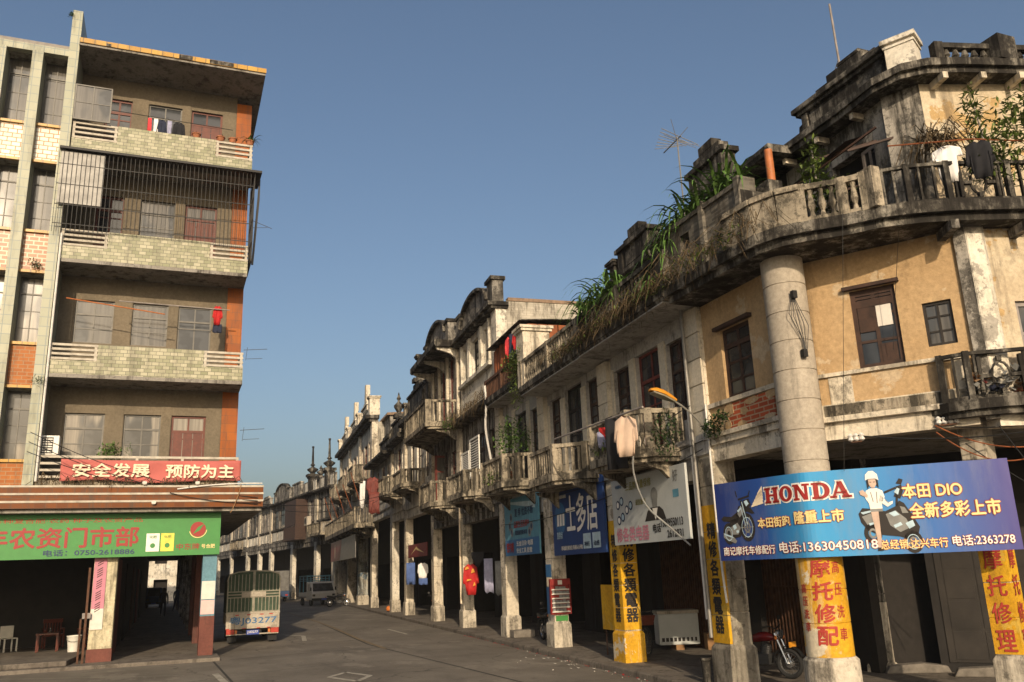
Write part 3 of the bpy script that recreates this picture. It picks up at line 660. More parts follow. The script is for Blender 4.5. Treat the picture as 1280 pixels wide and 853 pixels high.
b.build("grille", "black_iron", ac)

# ------------------------------------------------------------------ the long right-hand row
def RM(s0): return Matrix.Translation(row(s0)) @ Matrix.Rotation(ROT, 4, 'Z')
def shophouse(label, s0, w, zb, zf, z3, wins, depth=8, wallmat="grey_plaster", colmat="cream_plaster", FR=None, back_top=None, shop="shopfront_dark", wy=-.1, pil="cream_plaster", cw=.6, holes_extra=(), posts=False, col=True, shopopen=True, zpl=.78, fm="dark_wood", group=None):
    """wins: (x0,x1,z0,z1,nx,nz,framemat,glassmat,kind)"""
    FR = FR or RM(s0)
    t = thing("shophouse", label, "building", FR.translation, FR.to_euler().z, group)
    I = Matrix(); zt = back_top or z3
    if col: square_column(t, I, cw / 2 - .03, -.20, cw / 2 - .03, .20, zb, colmat, zpl)
    h = [(a[0], a[1], a[2], a[3]) for a in wins]
    MB().wall(.0, w - .004, zf, z3 - .002, wy - .25, wy, h).build("front_wall", wallmat, t)
    b = MB(); z = zf
    prof = []
    while z < z3 - .1:
        zn = min(z + .5, z3 - .003); prof += [(cw / 2 - .02, .12, z + .01), (cw / 2 - .02, .12, zn - .014), (cw / 2 - .05, .09, zn - .010), (cw / 2 - .05, .09, zn + .010)]; z = zn
    b.stack((cw / 2, wy + .02), prof[:-2]); b.build("pilaster", pil, t)
    if posts:
        q = MB(); xs = sorted([a[0] for a in wins] + [a[1] for a in wins]); lo = [cw - .02] + xs[1::2]; hi = xs[0::2] + [w - .02]
        for p_, r_ in zip(lo, hi):
            if r_ - p_ > .1: q.box(p_ + .01 if p_ > cw else p_ + .03, r_ - .01, wy, wy + .04, zf + .06, z3 - .32)
        build_each(q, "window_post", pil, t)
    b = MB(); b.box(.003, w - .003, -.42, -.02, zb - .35 if col else zb, zb + .06); b.box(.003, w - .003, -.44, .05, zb + .06, zf - .06); b.box(.004, w - .004, -.45, .09, zf - .06, zf + .05); b.build("beam", wallmat, t)
    b = MB(); b.box(.002, .2, -depth, wy - .255, zf, zt); b.box(w - .2, w - .004, -depth, wy - .255, zf, zt); b.box(.2, w - .2, -depth, -depth + .2, 0, zt); b.build("party_wall", "white_brick", t)
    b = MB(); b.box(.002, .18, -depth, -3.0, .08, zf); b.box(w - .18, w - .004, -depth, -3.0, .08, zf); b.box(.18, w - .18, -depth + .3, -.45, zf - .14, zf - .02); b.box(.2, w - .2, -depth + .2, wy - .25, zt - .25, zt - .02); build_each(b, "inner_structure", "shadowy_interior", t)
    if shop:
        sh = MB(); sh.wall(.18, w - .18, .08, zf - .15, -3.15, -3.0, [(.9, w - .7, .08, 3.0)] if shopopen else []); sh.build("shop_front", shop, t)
        if not shopopen: 
            g = MB()
            for i in range(int((w - 1) / .12)): g.box(.5 + i * .12, .5 + i * .12 + .05, -2.99, -2.95, .1, 3.2)
            g.build("folding_shutter", "rust_iron", t)
    for a in wins:
        nx, nz, fm_, gm_, kd = a[4:9]
        window(t, I, a[0], a[1], a[2], a[3], wy - .09, nx, nz, fm_, gm_, .06, "door" if kd == 'door' else "window", transom=a[3] - .62 if kd in ('door', 'tr') else None, panel=a[2] + .9 if kd == 'door' else None)
    return t
def win3(w, z0, z1, fm="dark_wood", gm="dark_glass", door="black_wood"):
    """narrow window, door, narrow window between pilasters"""
    a = .56; k = w - .5; u = k / 10
    return [(a + .45 * u, a + 2.65 * u, z0, z1 - .05, 2, 4, fm, gm, 'tr'), (a + 3.4 * u, a + 6.4 * u, z0 - .6, z1 + .05, 2, 4, door, gm, 'door'), (a + 7.2 * u, a + 9.5 * u, z0, z1 - .02, 2, 4, fm, gm, 'tr')]
def slab(t, x0, x1, y0, out, z0, z1, mat="dark_concrete"):
    b = MB(); b.prism([(y0, z0), (out - .05, z0), (out - .02, z0 + .06), (out, z0 + .06), (out, z1), (y0, z1)], x0, x1, 'x'); return b.build("roof_slab", mat, t)
def stepped_parapet(t, x0, x1, y, z0, steps, mat="dark_concrete", th=.3):
    """low wall with a moulded cap and steps rising to the middle; steps: (inset fraction, height above z0)"""
    b = MB(); w = x1 - x0
    b.box(x0, x1, y - th, y, z0, z0 + steps[0][1])
    b.box(x0 - .08, x1 + .08, y - th - .06, y + .10, z0 + steps[0][1], z0 + steps[0][1] + .12)
    zz = z0 + steps[0][1] + .12
    for f, hh in steps[1:]:
        b.box(x0 + w * f, x1 - w * f, y - th + .02, y - .02, zz, z0 + hh); zz = z0 + hh
    for q in (0, 1): b.box(*(x0 + .02, x0 + .3) if q == 0 else (x1 - .3, x1 - .02), y, y + .05, z0 + .02, z0 + steps[0][1] - .02)
    b.box(x0 + .45, x1 - .45, y, y + .025, z0 + .12, z0 + steps[0][1] - .12)
    return b.build("stepped_parapet", mat, t, bev=.015)
def arched_parapet(t, x0, x1, y, z0, zs, za, mat="grey_plaster", th=.3, pier=.5, pier_h=.35):
    n = 16; xm = (x0 + x1) / 2; hw = (x1 - x0) / 2 - pier
    arc = [(xm + hw * math.cos(math.pi * (1 - i / n)), zs + (za - zs) * math.sin(math.pi * i / n)) for i in range(n + 1)]
    b = MB(); b.prism([(xm - hw, z0)] + arc + [(xm + hw, z0)], y - th, y, 'y')
    for q in (x0, x1 - pier): b.box(q, q + pier, y - th - .05, y + .06, z0, zs + pier_h)
    o = b.build("arched_parapet", mat, t)
    b = MB(); b.tube([(p[0], y - th / 2, p[1]) for p in arc], .001, 4); b = MB()
    for p, q in zip(arc, arc[1:]): b.bar((p[0], y - th / 2 + .06, p[1] + .05), (q[0], y - th / 2 + .06, q[1] + .05), th + .22, .11)
    for q in (x0, x1 - pier): b.box(q - .07, q + pier + .07, y - th - .12, y + .13, zs + pier_h, zs + pier_h + .13)
    b.build("parapet_moulding", "dark_concrete", o); return o
def finial(t, x, y, z, h, mat="dark_concrete", r=.22):
    b = MB(); b.box(x - r * 1.3, x + r * 1.3, y - r * 1.3, y + r * 1.3, z, z + h * .16)
    b.lathe([(r * .9, z + h * .16), (r * .5, z + h * .24), (r * 1.25, z + h * .42), (r * 1.3, z + h * .5), (r * .35, z + h * .64), (r * .3, z + h * .7), (r * .6, z + h * .76), (r * .3, z + h * .86), (r * .1, z + h)], (x, y), 10)
    return b.build("finial", mat, t, smooth=True)
def pier(t, x0, x1, y0, y1, z0, z1, mat="grey_plaster"):
    b = MB(); b.box(x0, x1, y0, y1, z0, z1 - .16); b.box(x0 - .06, x1 + .06, y0 - .06, y1 + .06, z1 - .16, z1 - .08); b.box(x0 - .1, x1 + .1, y0 - .1, y1 + .1, z1 - .08, z1); return b.build("parapet_pier", mat, t)

# house between the yellow columns (nearest of the straight row)
H1 = shophouse("two-storey shophouse with broken balcony, grassy roof edge and black brick roof parapet", -4.39, 4.39, 4.05, 4.42, 6.98, win3(4.39, 4.9, 6.62, door="faded_red_wood"), wallmat="old_grey_wall", pil="pier_cream", posts=True, depth=9)
H2 = shophouse("grey shophouse with rounded slatted balcony between a yellow column and the red letterbox column", 0, 4.55, 4.05, 4.42, 6.98, win3(4.55, 4.9, 6.8), wallmat="old_grey_wall", pil="pier_cream", posts=True, depth=9, shopopen=False)
H3 = shophouse("shophouse with a bushy plant on its lattice balcony and a rusty shack on the roof", 4.55, 4.48, 4.1, 4.5, 7.5, win3(4.48, 5.0, 6.9), wallmat="old_grey_wall", pil="pier_cream", posts=True, depth=9)
slab(H1, -.1, 4.395, -3.4, .78, 6.99, 7.2); slab(H2, .002, 4.55, -3.4, .76, 6.985, 7.2); slab(H3, .002, 4.48, -3.4, .55, 7.5, 7.72)
balcony(H1, Matrix(), 1.15, 3.55, .95, 4.2, 5.15, "balusters")
balcony(H2, Matrix(), .75, 3.7, .95, 4.22, 5.1, "slats", ch=.6)
balcony(H3, Matrix(), .75, 3.6, .95, 4.5, 5.45, "lattice")
b = MB(); railing(b, [(-.1, .68), (2.0, .68), (4.3, .68)], 7.2, 7.95, "balusters"); build_each(b, "roof_balustrade", "dark_concrete", H1)
b = MB(); railing(b, [(.1, .66), (2.2, .66), (4.4, .66)], 7.2, 7.95, "balusters"); build_each(b, "roof_balustrade", "rail_concrete", H2)
pier(H2, 4.12, 4.72, -.1, .72, 7.2, 8.95, "cream_plaster")
# set-back top storey over houses 1 and 2
b = MB(); b.box(.3, 4.38, -9, -1.75, 7.2, 9.72); b.build("upper_wall", "grey_plaster", H1)
b = MB(); b.prism([(-9, 9.72), (-1.2, 9.72), (-1.15, 9.8), (-1.15, 9.88), (-9, 9.88)], -1.2, 4.38, 'x')
for i in range(4): b.prism([(-1.74, 9.71), (-1.22, 9.71), (-1.22, 9.62), (-1.74, 9.45)], .6 + i * 1.1, .75 + i * 1.1, 'x')
b.build("eave_slab", "dark_concrete", H1)
stepped_parapet(H1, .55, 2.0, -1.3, 9.88, [(0, .75), (.12, 1.1), (.3, 1.3)])
b = MB(); b.box(.0, 2.1, -9, -1.75, 7.2, 9.62); b.build("upper_wall", "grey_plaster", H2)
b = MB(); b.prism([(-9, 9.55), (-1.2, 9.55), (-1.15, 9.6), (-1.15, 9.7), (-9, 9.7)], -.35, 2.35, 'x'); b.build("eave_slab", "dark_concrete", H2)
stepped_parapet(H2, -.2, 1.65, -1.3, 9.7, [(0, .62), (.16, .9), (.32, 1.1)])
pier(H2, 1.85, 2.2, -1.6, -1.25, 9.7, 10.25, "dark_concrete")
b = MB()
for i in range(16): b.bar((2.3 + i * .13, -2.6, 8.75), (2.3 + i * .13, .1, 8.35), .1, .03 if i % 2 else .06)
b.box(2.25, 4.35, -2.7, -2.6, 7.2, 8.7); b.build("tin_lean_to", "tin_sheet", H2)
# roof shack on house 3
b = MB()
for i in range(15): b.box(.75 + i * .235, .75 + i * .235 + .21, .14 + .02 * (i % 3), .19 + .02 * (i % 3), 7.72, 9.35 + .05 * (i % 2))
for i in range(10): b.box(.70, .74, -3.1 + i * .33, -3.1 + i * .33 + .30, 7.72, 9.35)
b.build("roof_shack", "orange_wood", H3); MB().prism([(-3.2, 9.62), (.45, 9.42), (.45, 9.45), (-3.2, 9.65)], .6, 4.4, "x").build("shack_roof", "dark_concrete", H3)
b = MB(); railing(b, [(.75, .46), (2.6, .46), (4.4, .46)], 7.72, 8.35, "slats"); b.build("roof_railing", "rust_iron", H3)

# tall house with a round gable (three tall windows)
w4 = 5.69
for hs, w_, z_, o_ in ((H1, 4.39, 6.99, .72), (H2, 4.55, 6.985, .70), (H3, 4.48, 7.5, .48)): MB().box(.03, w_ - .02, -.09, o_, z_ - .03, z_ - .004).build("soffit", "old_grey_wall", hs)
H4 = shophouse("tall three-storey shophouse with round gable and white window posts above bare grey wall", 9.03, w4, 4.3, 4.72, 7.9, [(1.0, 1.75, 5.3, 7.0, 2, 4, "dark_wood", "dark_glass", 'tr'), (2.4, 3.6, 4.9, 7.1, 2, 4, "dark_wood", "dark_glass", 'door'), (4.1, 4.9, 5.2, 7.0, 2, 4, "dark_wood", "dark_glass", 'tr')], back_top=11.3, depth=10)
ws = [(1.15, 2.0, 9.45, 10.75), (2.45, 3.75, 9.45, 10.75), (4.15, 5.1, 9.45, 10.75)]
MB().wall(.0, w4 - .004, 7.9, 11.0, -.35, -.06, ws).build("upper_wall", "white_plaster", H4)
for a in ws: window(H4, Matrix(), *a, -.18, 2, 4, "black_wood", "dark_glass", .06, transom=a[3] - .4)
b = MB()
MB().box(-.03, .24, -10, -.42, 11.3, 11.42).build("coping", "roof_tile", H4)
for x in (1.0, 2.08, 2.28, 3.82, 4.02, 5.16): b.box(x, x + .12, -.06, .05, 9.35, 10.95)
b.box(.85, 5.4, -.06, .12, 9.2, 9.33); b.box(.0, .62, -.06, .04, 7.9, 11.0); build_each(b, "window_post", "white_plaster", H4)
b = MB(); b.box(-.05, w4 + .02, -.4, .22, 11.0, 11.1); b.box(-.12, w4 + .06, -.42, .34, 11.1, 11.24); b.build("cornice", "dark_concrete", H4)
arched_parapet(H4, .1, 5.5, .05, 11.24, 11.5, 12.35, "grey_plaster", pier=.7, pier_h=.6)
slab(H4, .0, w4, -.3, .42, 7.7, 7.9)
balcony(H4, Matrix(), 1.0, 4.0, .95, 4.65, 5.55, "lattice")
# second tall house with a projecting upper balcony
w5 = 5.39
H5 = shophouse("narrow three-storey shophouse with projecting upper balcony and round gable over a deep eave", 14.72, w5, 4.4, 4.8, 8.0, [(1.0, 2.1, 4.9, 7.0, 2, 3, "red_wood", "pale_glass", 'door'), (2.7, 3.6, 5.2, 7.2, 2, 4, "dark_wood", "dark_glass", 'tr'), (4.0, 4.8, 5.2, 7.2, 2, 4, "dark_wood", "dark_glass", 'tr')], back_top=11.4, depth=10)
ws = [(1.0, 1.8, 8.6, 10.9), (2.2, 3.4, 8.3, 10.9), (3.8, 4.6, 8.6, 10.9)]
MB().wall(.0, w5 - .004, 8.0, 11.3, -.3, -.02, ws).build("upper_wall", "grey_plaster", H5)
for a in ws: window(H5, Matrix(), *a, -.1, 2, 5, "faded_red_wood", "dark_glass", .06, transom=a[3] - .6)
b = MB(); 
for x in (.0, 1.9, 3.5, 4.85): b.box(x, x + .2, -.02, .09, 8.0, 11.3)
build_each(b, "wall_post", "cream_plaster", H5)
slab(H5, -.02, w5 + .05, -.3, 1.0, 11.1, 11.38)
b = MB()
for x in (.15, 2.6, 5.0): b.prism([(.0, 11.1), (.9, 11.1), (.85, 11.0), (.3, 10.85), (.0, 10.6)], x, x + .15, 'x')
build_each(b, "eave_bracket", "white_plaster", H5)
arched_parapet(H5, .3, 5.1, .3, 11.38, 11.9, 12.75, "grey_plaster", pier=.5, pier_h=.35)
pier(H5, 5.0, 5.4, .2, .7, 11.38, 12.0, "dark_concrete")
balcony(H5, Matrix(), .35, 5.2, 1.25, 7.85, 8.95, "slats", ch=.1)
balcony(H5, Matrix(), .8, 3.6, .95, 4.75, 5.75, "lattice")
# lower pair with urn finials
H6 = shophouse("two-storey shophouse with stepped pediment and pointed finial beside the projecting balcony", 20.11, 6.9, 5.3, 6.2, 10.0, [(1.2, 2.2, 6.6, 9.2, 2, 4, "dark_wood", "dark_glass", 'tr'), (2.9, 4.2, 6.4, 9.3, 2, 4, "dark_wood", "dark_glass", 'tr'), (4.9, 5.8, 6.6, 9.2, 2, 4, "dark_wood", "dark_glass", 'tr')], wallmat="white_plaster", depth=10)
slab(H6, 0, 6.9, -.3, .45, 9.75, 10.0)
stepped_parapet(H6, 1.4, 5.4, .1, 10.0, [(0, 1.0), (.15, 1.3), (.3, 1.5)]); finial(H6, 3.4, -.05, 11.5, 1.3)
for x in (.1, 6.2): pier(H6, x, x + .5, -.3, .15, 10.0, 11.0, "grey_plaster")
b = MB(); railing(b, [(.6, .1), (1.4, .1)], 10.0, 10.8, "slats"); railing(b, [(5.4, .1), (6.2, .1)], 10.0, 10.8, "slats"); build_each(b, "roof_balustrade", "rail_concrete", H6)
balcony(H6, Matrix(), 2.2, 5.4, .95, 6.2, 7.05, "slats")
H7 = shophouse("two-storey shophouse with red window frames and an urn finial on its pediment", 27.05, 4.35, 5.4, 6.35, 9.35, [(.9, 1.6, 6.8, 8.9, 2, 4, "faded_red_wood", "pale_glass", 'tr'), (1.9, 3.1, 6.4, 9.0, 2, 4, "faded_red_wood", "pale_glass", 'tr'), (3.4, 4.0, 6.8, 8.9, 2, 4, "faded_red_wood", "pale_glass", 'tr')], wallmat="white_plaster", depth=10)
slab(H7, 0, 4.35, -.3, .45, 9.3, 9.55)
stepped_parapet(H7, .9, 3.6, .1, 9.55, [(0, .9), (.2, 1.15)]); finial(H7, 2.3, -.05, 10.7, 1.5)
b = MB(); railing(b, [(.1, .1), (.9, .1)], 9.55, 10.3, "slats"); railing(b, [(3.6, .1), (4.3, .1)], 9.55, 10.3, "slats"); build_each(b, "roof_balustrade", "rail_concrete", H7)
balcony(H7, Matrix(), .7, 3.7, .95, 6.3, 7.3, "slats")
H8 = shophouse("low whitewashed shophouse with dark eave and bright white corner column", 31.4, 8.2, 5.9, 6.5, 9.1, [(1.6, 2.4, 6.9, 8.6, 2, 3, "faded_red_wood", "dark_glass", 'tr'), (3.4, 4.6, 6.6, 8.7, 2, 4, "faded_red_wood", "dark_glass", 'tr'), (5.8, 6.6, 6.9, 8.6, 2, 3, "faded_red_wood", "dark_glass", 'tr')], wallmat="white_plaster", colmat="white_plaster", depth=10, cw=.8)
slab(H8, 0, 8.2, -.3, .6, 9.0, 9.2); stepped_parapet(H8, .6, 3.8, .1, 9.2, [(0, .8), (.2, 1.15)])
# long cream three-storey house
w9 = 20.6
wn9 = []
for k in range(3):
    x = .9 + k * 6.6
    for dx, ww in ((.8, .9), (2.4, 1.5), (4.6, .9)): wn9.append((x + dx, x + dx + ww, 9.0, 11.2, 2, 4, "faded_red_wood", "dark_glass", 'tr'))
H9 = shophouse("long cream three-storey house with three small gables and cream corner pilaster", 39.6, w9, 5.1, 5.9, 12.3, wn9, wallmat="cream_plaster", depth=12, cw=.8)
b = MB(); b.box(0, w9, -.4, .25, 12.3, 12.5); b.box(-.15, w9 + .1, -.45, .5, 12.5, 12.75); b.build("cornice", "dark_concrete", H9)
for k in range(4): pier(H9, k * 6.6, k * 6.6 + .75, -.5, .2, 12.75, 14.1, "cream_plaster")
for k in range(3):
    MB().box(.75 + k * 6.6, 6.6 + k * 6.6, -.3, .0, 12.75, 13.5).build("parapet", "cream_plaster", H9)
    stepped_parapet(H9, 2.2 + k * 6.6, 5.2 + k * 6.6, .05, 13.5, [(0, .4), (.2, .8), (.38, 1.4)], "cream_plaster")
    b = MB(); b.box(3.45 + k * 6.6, 3.95 + k * 6.6, -.3, .02, 14.9, 15.6); b.build("parapet_block", "cream_plaster", H9)
    balcony(H9, Matrix(), 1.6 + k * 6.6, 5.6 + k * 6.6, 1.0, 8.45, 9.6, "slats")
b = MB()
for k in range(1, 4): b.box(k * 6.6, k * 6.6 + .7, -.1, .06, 5.9, 12.3)
build_each(b, "pilaster", "cream_plaster", H9)
b = MB(); b.prism([(-12, 13.2), (-.6, 12.4), (-.6, 12.3), (-12, 13.0)], -2.6, 2.0, 'x')
for i in range(9): b.prism([(-12, 13.28), (-.6, 12.48), (-.6, 12.4), (-12, 13.2)], -2.5 + i * .5, -2.3 + i * .5, 'x')
b.build("tiled_side_roof", "roof_tile", H9)
MB().box(-2.4, -.05, -12, -.8, 9.2, 12.3).build("side_wall", "grey_plaster", H9)
for k in range(1, 4): square_column(H9, Matrix.Translation((k * 6.8 - .2, 0, 0)), .3, -.3, .35, .35, 5.1, "old_paint_column" if k == 1 else "cream_plaster")
b = MB(); b.box(-.5, w9, -.1, 1.25, 5.2, 5.45)
for k in range(12): b.prism([(.0, 5.2), (1.1, 5.2), (1.0, 5.05), (.1, 4.7)], .2 + k * 1.7, .45 + k * 1.7, 'x')
o = b.build("terrace", "rail_concrete", H9)
b = MB(); railing(b, [(-.45, .1), (-.45, 1.18), (6, 1.18), (13, 1.18), (w9 - .1, 1.18)], 5.45, 6.55, "slats"); b.build("terrace_railing", "rail_concrete", o)

# ------------------------------------------------------------------ far row, where the street bends left
FAR0 = Vector((13.6, 78, 0)); FEV = Vector((-.10, .995, 0)).normalized()
def FM(s): 
    q = FAR0 + FEV * s; return Matrix.Translation(q) @ Matrix.Rotation(math.atan2(FEV.y, FEV.x), 4, 'Z')
FARH = ((-1, 6, 5.9, 9.9, "far grey shophouse with white parapet panels and a tall spired turret"), (5, 9.5, 5.9, 10.0, "far shophouse with dark boarded balcony and a second spired turret"), (14.5, 10.5, 6.0, 10.1, "far shophouse with rounded gable over three narrow windows"),
        (25, 6.5, 6.0, 10.3, "far narrow shophouse right above the canvas truck"), (31.5, 7.5, 6.0, 10.4, "far shophouse with low dark arched parapet and panelled sills"), (39, 12, 6.1, 10.5, "far wide shophouse with a little balcony and red shutter"), (51, 11, 6.1, 10.6, "far end shophouse half hidden by the orange canopy corner"), (62, 11, 6.1, 10.8, "farther shophouse glimpsed between the canvas truck and the blue pillar"), (73, 14, 6.1, 11.2, "last shophouse of the far row closing the street"))
for k, (s, w_, zf, z3, lab) in enumerate(FARH):
    u = (w_ - 1.2) / 10; ww = [(1.2 + u * x0, 1.2 + u * x1, zf + 1.5, z3 - .55, 2, 3, "grey_wood" if k % 2 else "black_wood", "dark_glass", 'tr') for x0, x1 in ((.6, 2.6), (3.6, 6.2), (7.2, 9.2))]
    t = shophouse(lab, 0, w_, zf - .5, zf, z3, ww, FR=FM(s), wallmat="grey_plaster", colmat="white_plaster", pil="cream_plaster", depth=9, cw=1.0)
    slab(t, 0, w_, -.3, .55, z3 - .02, z3 + .2)
    b = MB(); b.box(1.1, w_ - .1, -.1, .12, zf + 1.28, zf + 1.45); b.build("sill_band", "dark_concrete", t); b = MB()
    for x0, x1 in ((.4, 2.8), (3.4, 6.4), (7.0, 9.4)): b.box(1.2 + u * x0, 1.2 + u * x1, -.1, -.02, zf + .2, zf + 1.15)
    build_each(b, "sill_panel", "white_plaster", t)
    if k in (0, 1):
        b = MB(); b.box(.2, w_ - .2, -.2, .0, z3 + .2, z3 + 1.35); b.build("parapet", "grey_plaster", t); b = MB(); b.box(.5, 1.6, .0, .05, z3 + .3, z3 + 1.2); b.box(3.4, 4.8, .0, .05, z3 + .3, z3 + 1.2); build_each(b, "parapet_panel", "white_plaster", t)
        pier(t, 1.9, 3.1, -.4, .2, z3 + .2, z3 + 1.7, "dark_concrete"); finial(t, 2.5, -.1, z3 + 1.7, 1.5, r=.42); MB().lathe([(.13, z3 + 2.9), (.08, z3 + 4.5), (.12, z3 + 4.55), (.12, z3 + 4.7)], (2.5, -.1), 8).build("spire", "dark_concrete", t)
        if k == 0: finial(t, 5.4, -.1, z3 + 1.35, 1.2, r=.3)
        if k == 1:
            b = MB(); b.box(4.2, 9.2, 1.0, 1.08, zf + .1, zf + 1.2); b.box(4.2, 9.2, .9, .96, zf + 1.3, z3 - .3)
            for i in range(12): b.box(4.2 + i * .44, 4.26 + i * .44, 1.08, 1.1, zf + .1, zf + 1.2)
            b.box(4.1, 4.2, -.1, 1.08, zf + .1, z3 - .3); b.box(4.0, 9.4, -.1, 1.15, zf - .12, zf + .1); b.build("boarded_balcony", "dark_wood", t)
            stepped_parapet(t, 6.0, 9.3, .2, z3 + .2, [(0, 1.3), (.1, 1.5)], "grey_plaster")
        else:
            b = MB(); b.box(.8, w_ - .3, -.1, 1.1, zf - .12, zf + .06); railing(b, [(.9, .1), (.9, 1.0), (w_ - .4, 1.0), (w_ - .4, .1)], zf + .06, zf + 1.0, "slats"); b.build("balcony", "rail_concrete", t)
    elif k == 2: arched_parapet(t, 1.5, w_ - 1.5, .1, z3 + .2, z3 + 1.0, z3 + 2.1, "grey_plaster", pier=.9)
    elif k == 3: stepped_parapet(t, .8, w_ - .8, .1, z3 + .2, [(0, .7), (.25, 1.1)], "grey_plaster")
    elif k == 4: arched_parapet(t, .8, w_ - .8, .1, z3 + .2, z3 + .6, z3 + 1.1, "dark_concrete", pier=.6)
    else:
        b = MB(); railing(b, [(.3, .1), (w_ / 2, .1), (w_ - .3, .1)], z3 + .2, z3 + 1.0, "slats"); b.build("roof_balustrade", "dark_concrete", t)
        if k == 5: b = MB(); b.box(3, 8, -.1, .9, zf - .1, zf + .06); railing(b, [(3.1, .1), (3.1, .82), (7.9, .82), (7.9, .1)], zf + .06, zf + 1.0, "slats"); b.build("balcony", "rail_concrete", t)

# ------------------------------------------------------------------ corner house with the round column
CH = thing("corner_house", "ochre corner house with round column, curved balconies and big blackened pediment on its roof", "building", (9.1, 10.6, 0)); CO = Matrix.Translation((-9.1, -10.6, 0))
def SEG(o, d):
    d = Vector((*d, 0)).normalized(); return CO @ Matrix.Translation((*o, 0)) @ Matrix.Rotation(math.atan2(d.y, d.x), 4, 'Z')
FH = SEG((9.17, 10.85), (.02, 1)); FC = SEG((10.79, 8.67), (-.57, .82)); FS = SEG((16.6, 6.72), (-.95, .31))
square_column(CH, CO @ RM(-4.39), .27, -.22, .27, .22, 7.0, "cream_plaster", .78, .55)
MB(FH).wall(0, 2.3, 4.3, 6.9, -.25, 0, [(.83, 1.70, 5.0, 6.27)]).build("west_wall", "ochre_plaster", CH)
MB(FC).wall(.02, 2.25, 4.3, 6.9, -.25, 0, [(.94, 1.61, 5.0, 6.27), (.20, .60, 5.18, 5.86)]).build("chamfer_wall", "ochre_plaster", CH)
MB(FS).wall(0, 6.0, 4.15, 6.9, -.25, 0, [(4.95, 5.42, 4.3, 5.75)]).build("south_wall", "pale_ochre_plaster", CH)
o = window(CH, FH, .83, 1.70, 5.0, 6.27, -.06, 2, 4, "dark_wood", "dark_glass", .07, transom=5.95); MB(FH).box(.72, 1.8, -.02, .1, 6.275, 6.34).build("lintel_board", "dark_wood", o)
o = window(CH, FC, .94, 1.61, 5.0, 6.27, -.05, 2, 3, "dark_wood", "dark_glass", .07, transom=6.02)
q = MB(FC)
for j in range(3): q.box(1.01, 1.54, -.075, -.055, 6.06 + j * .055, 6.1 + j * .055)
q.box(1.30, 1.53, -.09, -.052, 5.58, 6.0).box(1.03, 1.26, -.09, -.052, 5.06, 5.36); build_each(q, "wood_panel", "dark_wood", o); MB(FC).box(.86, 1.7, -.02, .09, 6.275, 6.33).build("lintel_board", "dark_wood", o)
q = MB(FC); q.box(1.04, 1.25, -.10, -.08, 5.62, 5.9); q.box(1.32, 1.52, -.10, -.08, 5.1, 5.34); build_each(q, "wood_panel", "faded_red_wood", o)
q = MB(FC); q.box(1.04, 1.26, -.06, -.055, 5.64, 5.98); q.build("bright_pane", "paper_white", o)
window(CH, FC, .20, .60, 5.18, 5.86, -.04, 2, 3, "black_wood", "pale_glass", .045)
window(CH, FS, 4.95, 5.42, 4.3, 5.75, -.05, 2, 3, "grey_wood", "pale_glass", .07, "door", panel=5.1)
# sills, ledges and beams under the walls
b = MB(FH); b.box(0, 2.3, .0, .05, 4.92, 5.0); b.box(-.1, 2.3, 0, .12, 4.36, 4.44); b.box(-.1, 2.3, 0, .07, 4.24, 4.358); b.box(-.1, 2.3, -.3, .02, 3.95, 4.24); b.build("ledge", "cream_plaster", CH)
MB(FH).box(.35, 1.75, .002, .018, 4.46, 4.9).build("bare_brick_patch", "red_brick", CH)
b = MB(FH)
for cx, cz, rx_, rz_ in ((.42, 4.86, .16, .09), (.95, 4.84, .20, .07), (1.2, 4.70, .10, .07), (1.62, 4.80, .15, .12), (1.70, 4.55, .10, .10), (1.3, 4.50, .14, .06), (.5, 4.5, .2, .05)):
    b.prism([(cx + rx_ * (.7 + .5 * random.random()) * math.cos(k * .628), cz + rz_ * (.7 + .5 * random.random()) * math.sin(k * .628)) for k in range(10)], .012, .026, 'y')
build_each(b, "clinging_plaster", "ochre_plaster", CH)
b = MB(FC); b.box(0.1, 2.25, .0, .05, 4.94, 5.0); b.box(.1, 2.3, 0, .05, 4.30, 4.5); b.box(0.1, 2.35, 0, .12, 4.22, 4.30); b.box(0.1, 2.4, -.3, .02, 3.95, 4.22); b.build("ledge", "cream_plaster", CH)
MB(FC).box(.12, 2.2, .051, .07, 4.30, 4.48).build("stained_skirt", "rail_concrete", CH)
b = MB(FC); b.box(1.75, 2.1, .001, .012, 4.5, 4.93).box(.12, .3, .001, .012, 4.5, 4.93); build_each(b, "render_strip", "cream_plaster", CH)
b = MB(FS); b.box(0, 6.0, -.3, .02, 3.9, 4.15); b.box(5.75, 6.05, -.25, .09, 4.15, 6.9); b.build("corner_pilaster", "white_plaster", CH)
MB(FC).box(-.16, .02, -.2, .06, 4.0, 6.9).build("corner_pilaster", "grey_plaster", CH)
# the round column
rc = (9.1 - 9.1, 10.57 - 10.6); prof = [(.335, .80)]
z = .8
while z < 6.9:
    zn = min(z + .47, 6.95); prof += [(.335, z + .012), (.335, zn - .012), (.322, zn - .004), (.322, zn + .004)]; z = zn
b = MB(); b.lathe(prof[:-2] + [(.335, 6.95)], rc, 48); o = b.build("round_column", "round_column_plaster", CH, smooth=True)
MB().lathe([(.40, .1), (.39, .76), (.345, .805)], rc, 48).build("plinth", "plinth_plaster", o, smooth=True)
MB().lathe([(.3385, .81), (.3385, 1.262), (.326, 1.27), (.326, 1.274), (.3385, 1.282), (.3385, 1.732), (.326, 1.74), (.326, 1.744), (.3385, 1.752), (.3385, 2.35)], rc, 48, cap=False).build("painted_band", "yellow_peeling", o, smooth=True)
th0 = math.atan2(-.757, -.653)
def onround(p): t = th0 + p[0] / .34; r = .34 + p[2]; return (rc[0] + r * math.cos(t), rc[1] + r * math.sin(t), p[1])
b = MB()
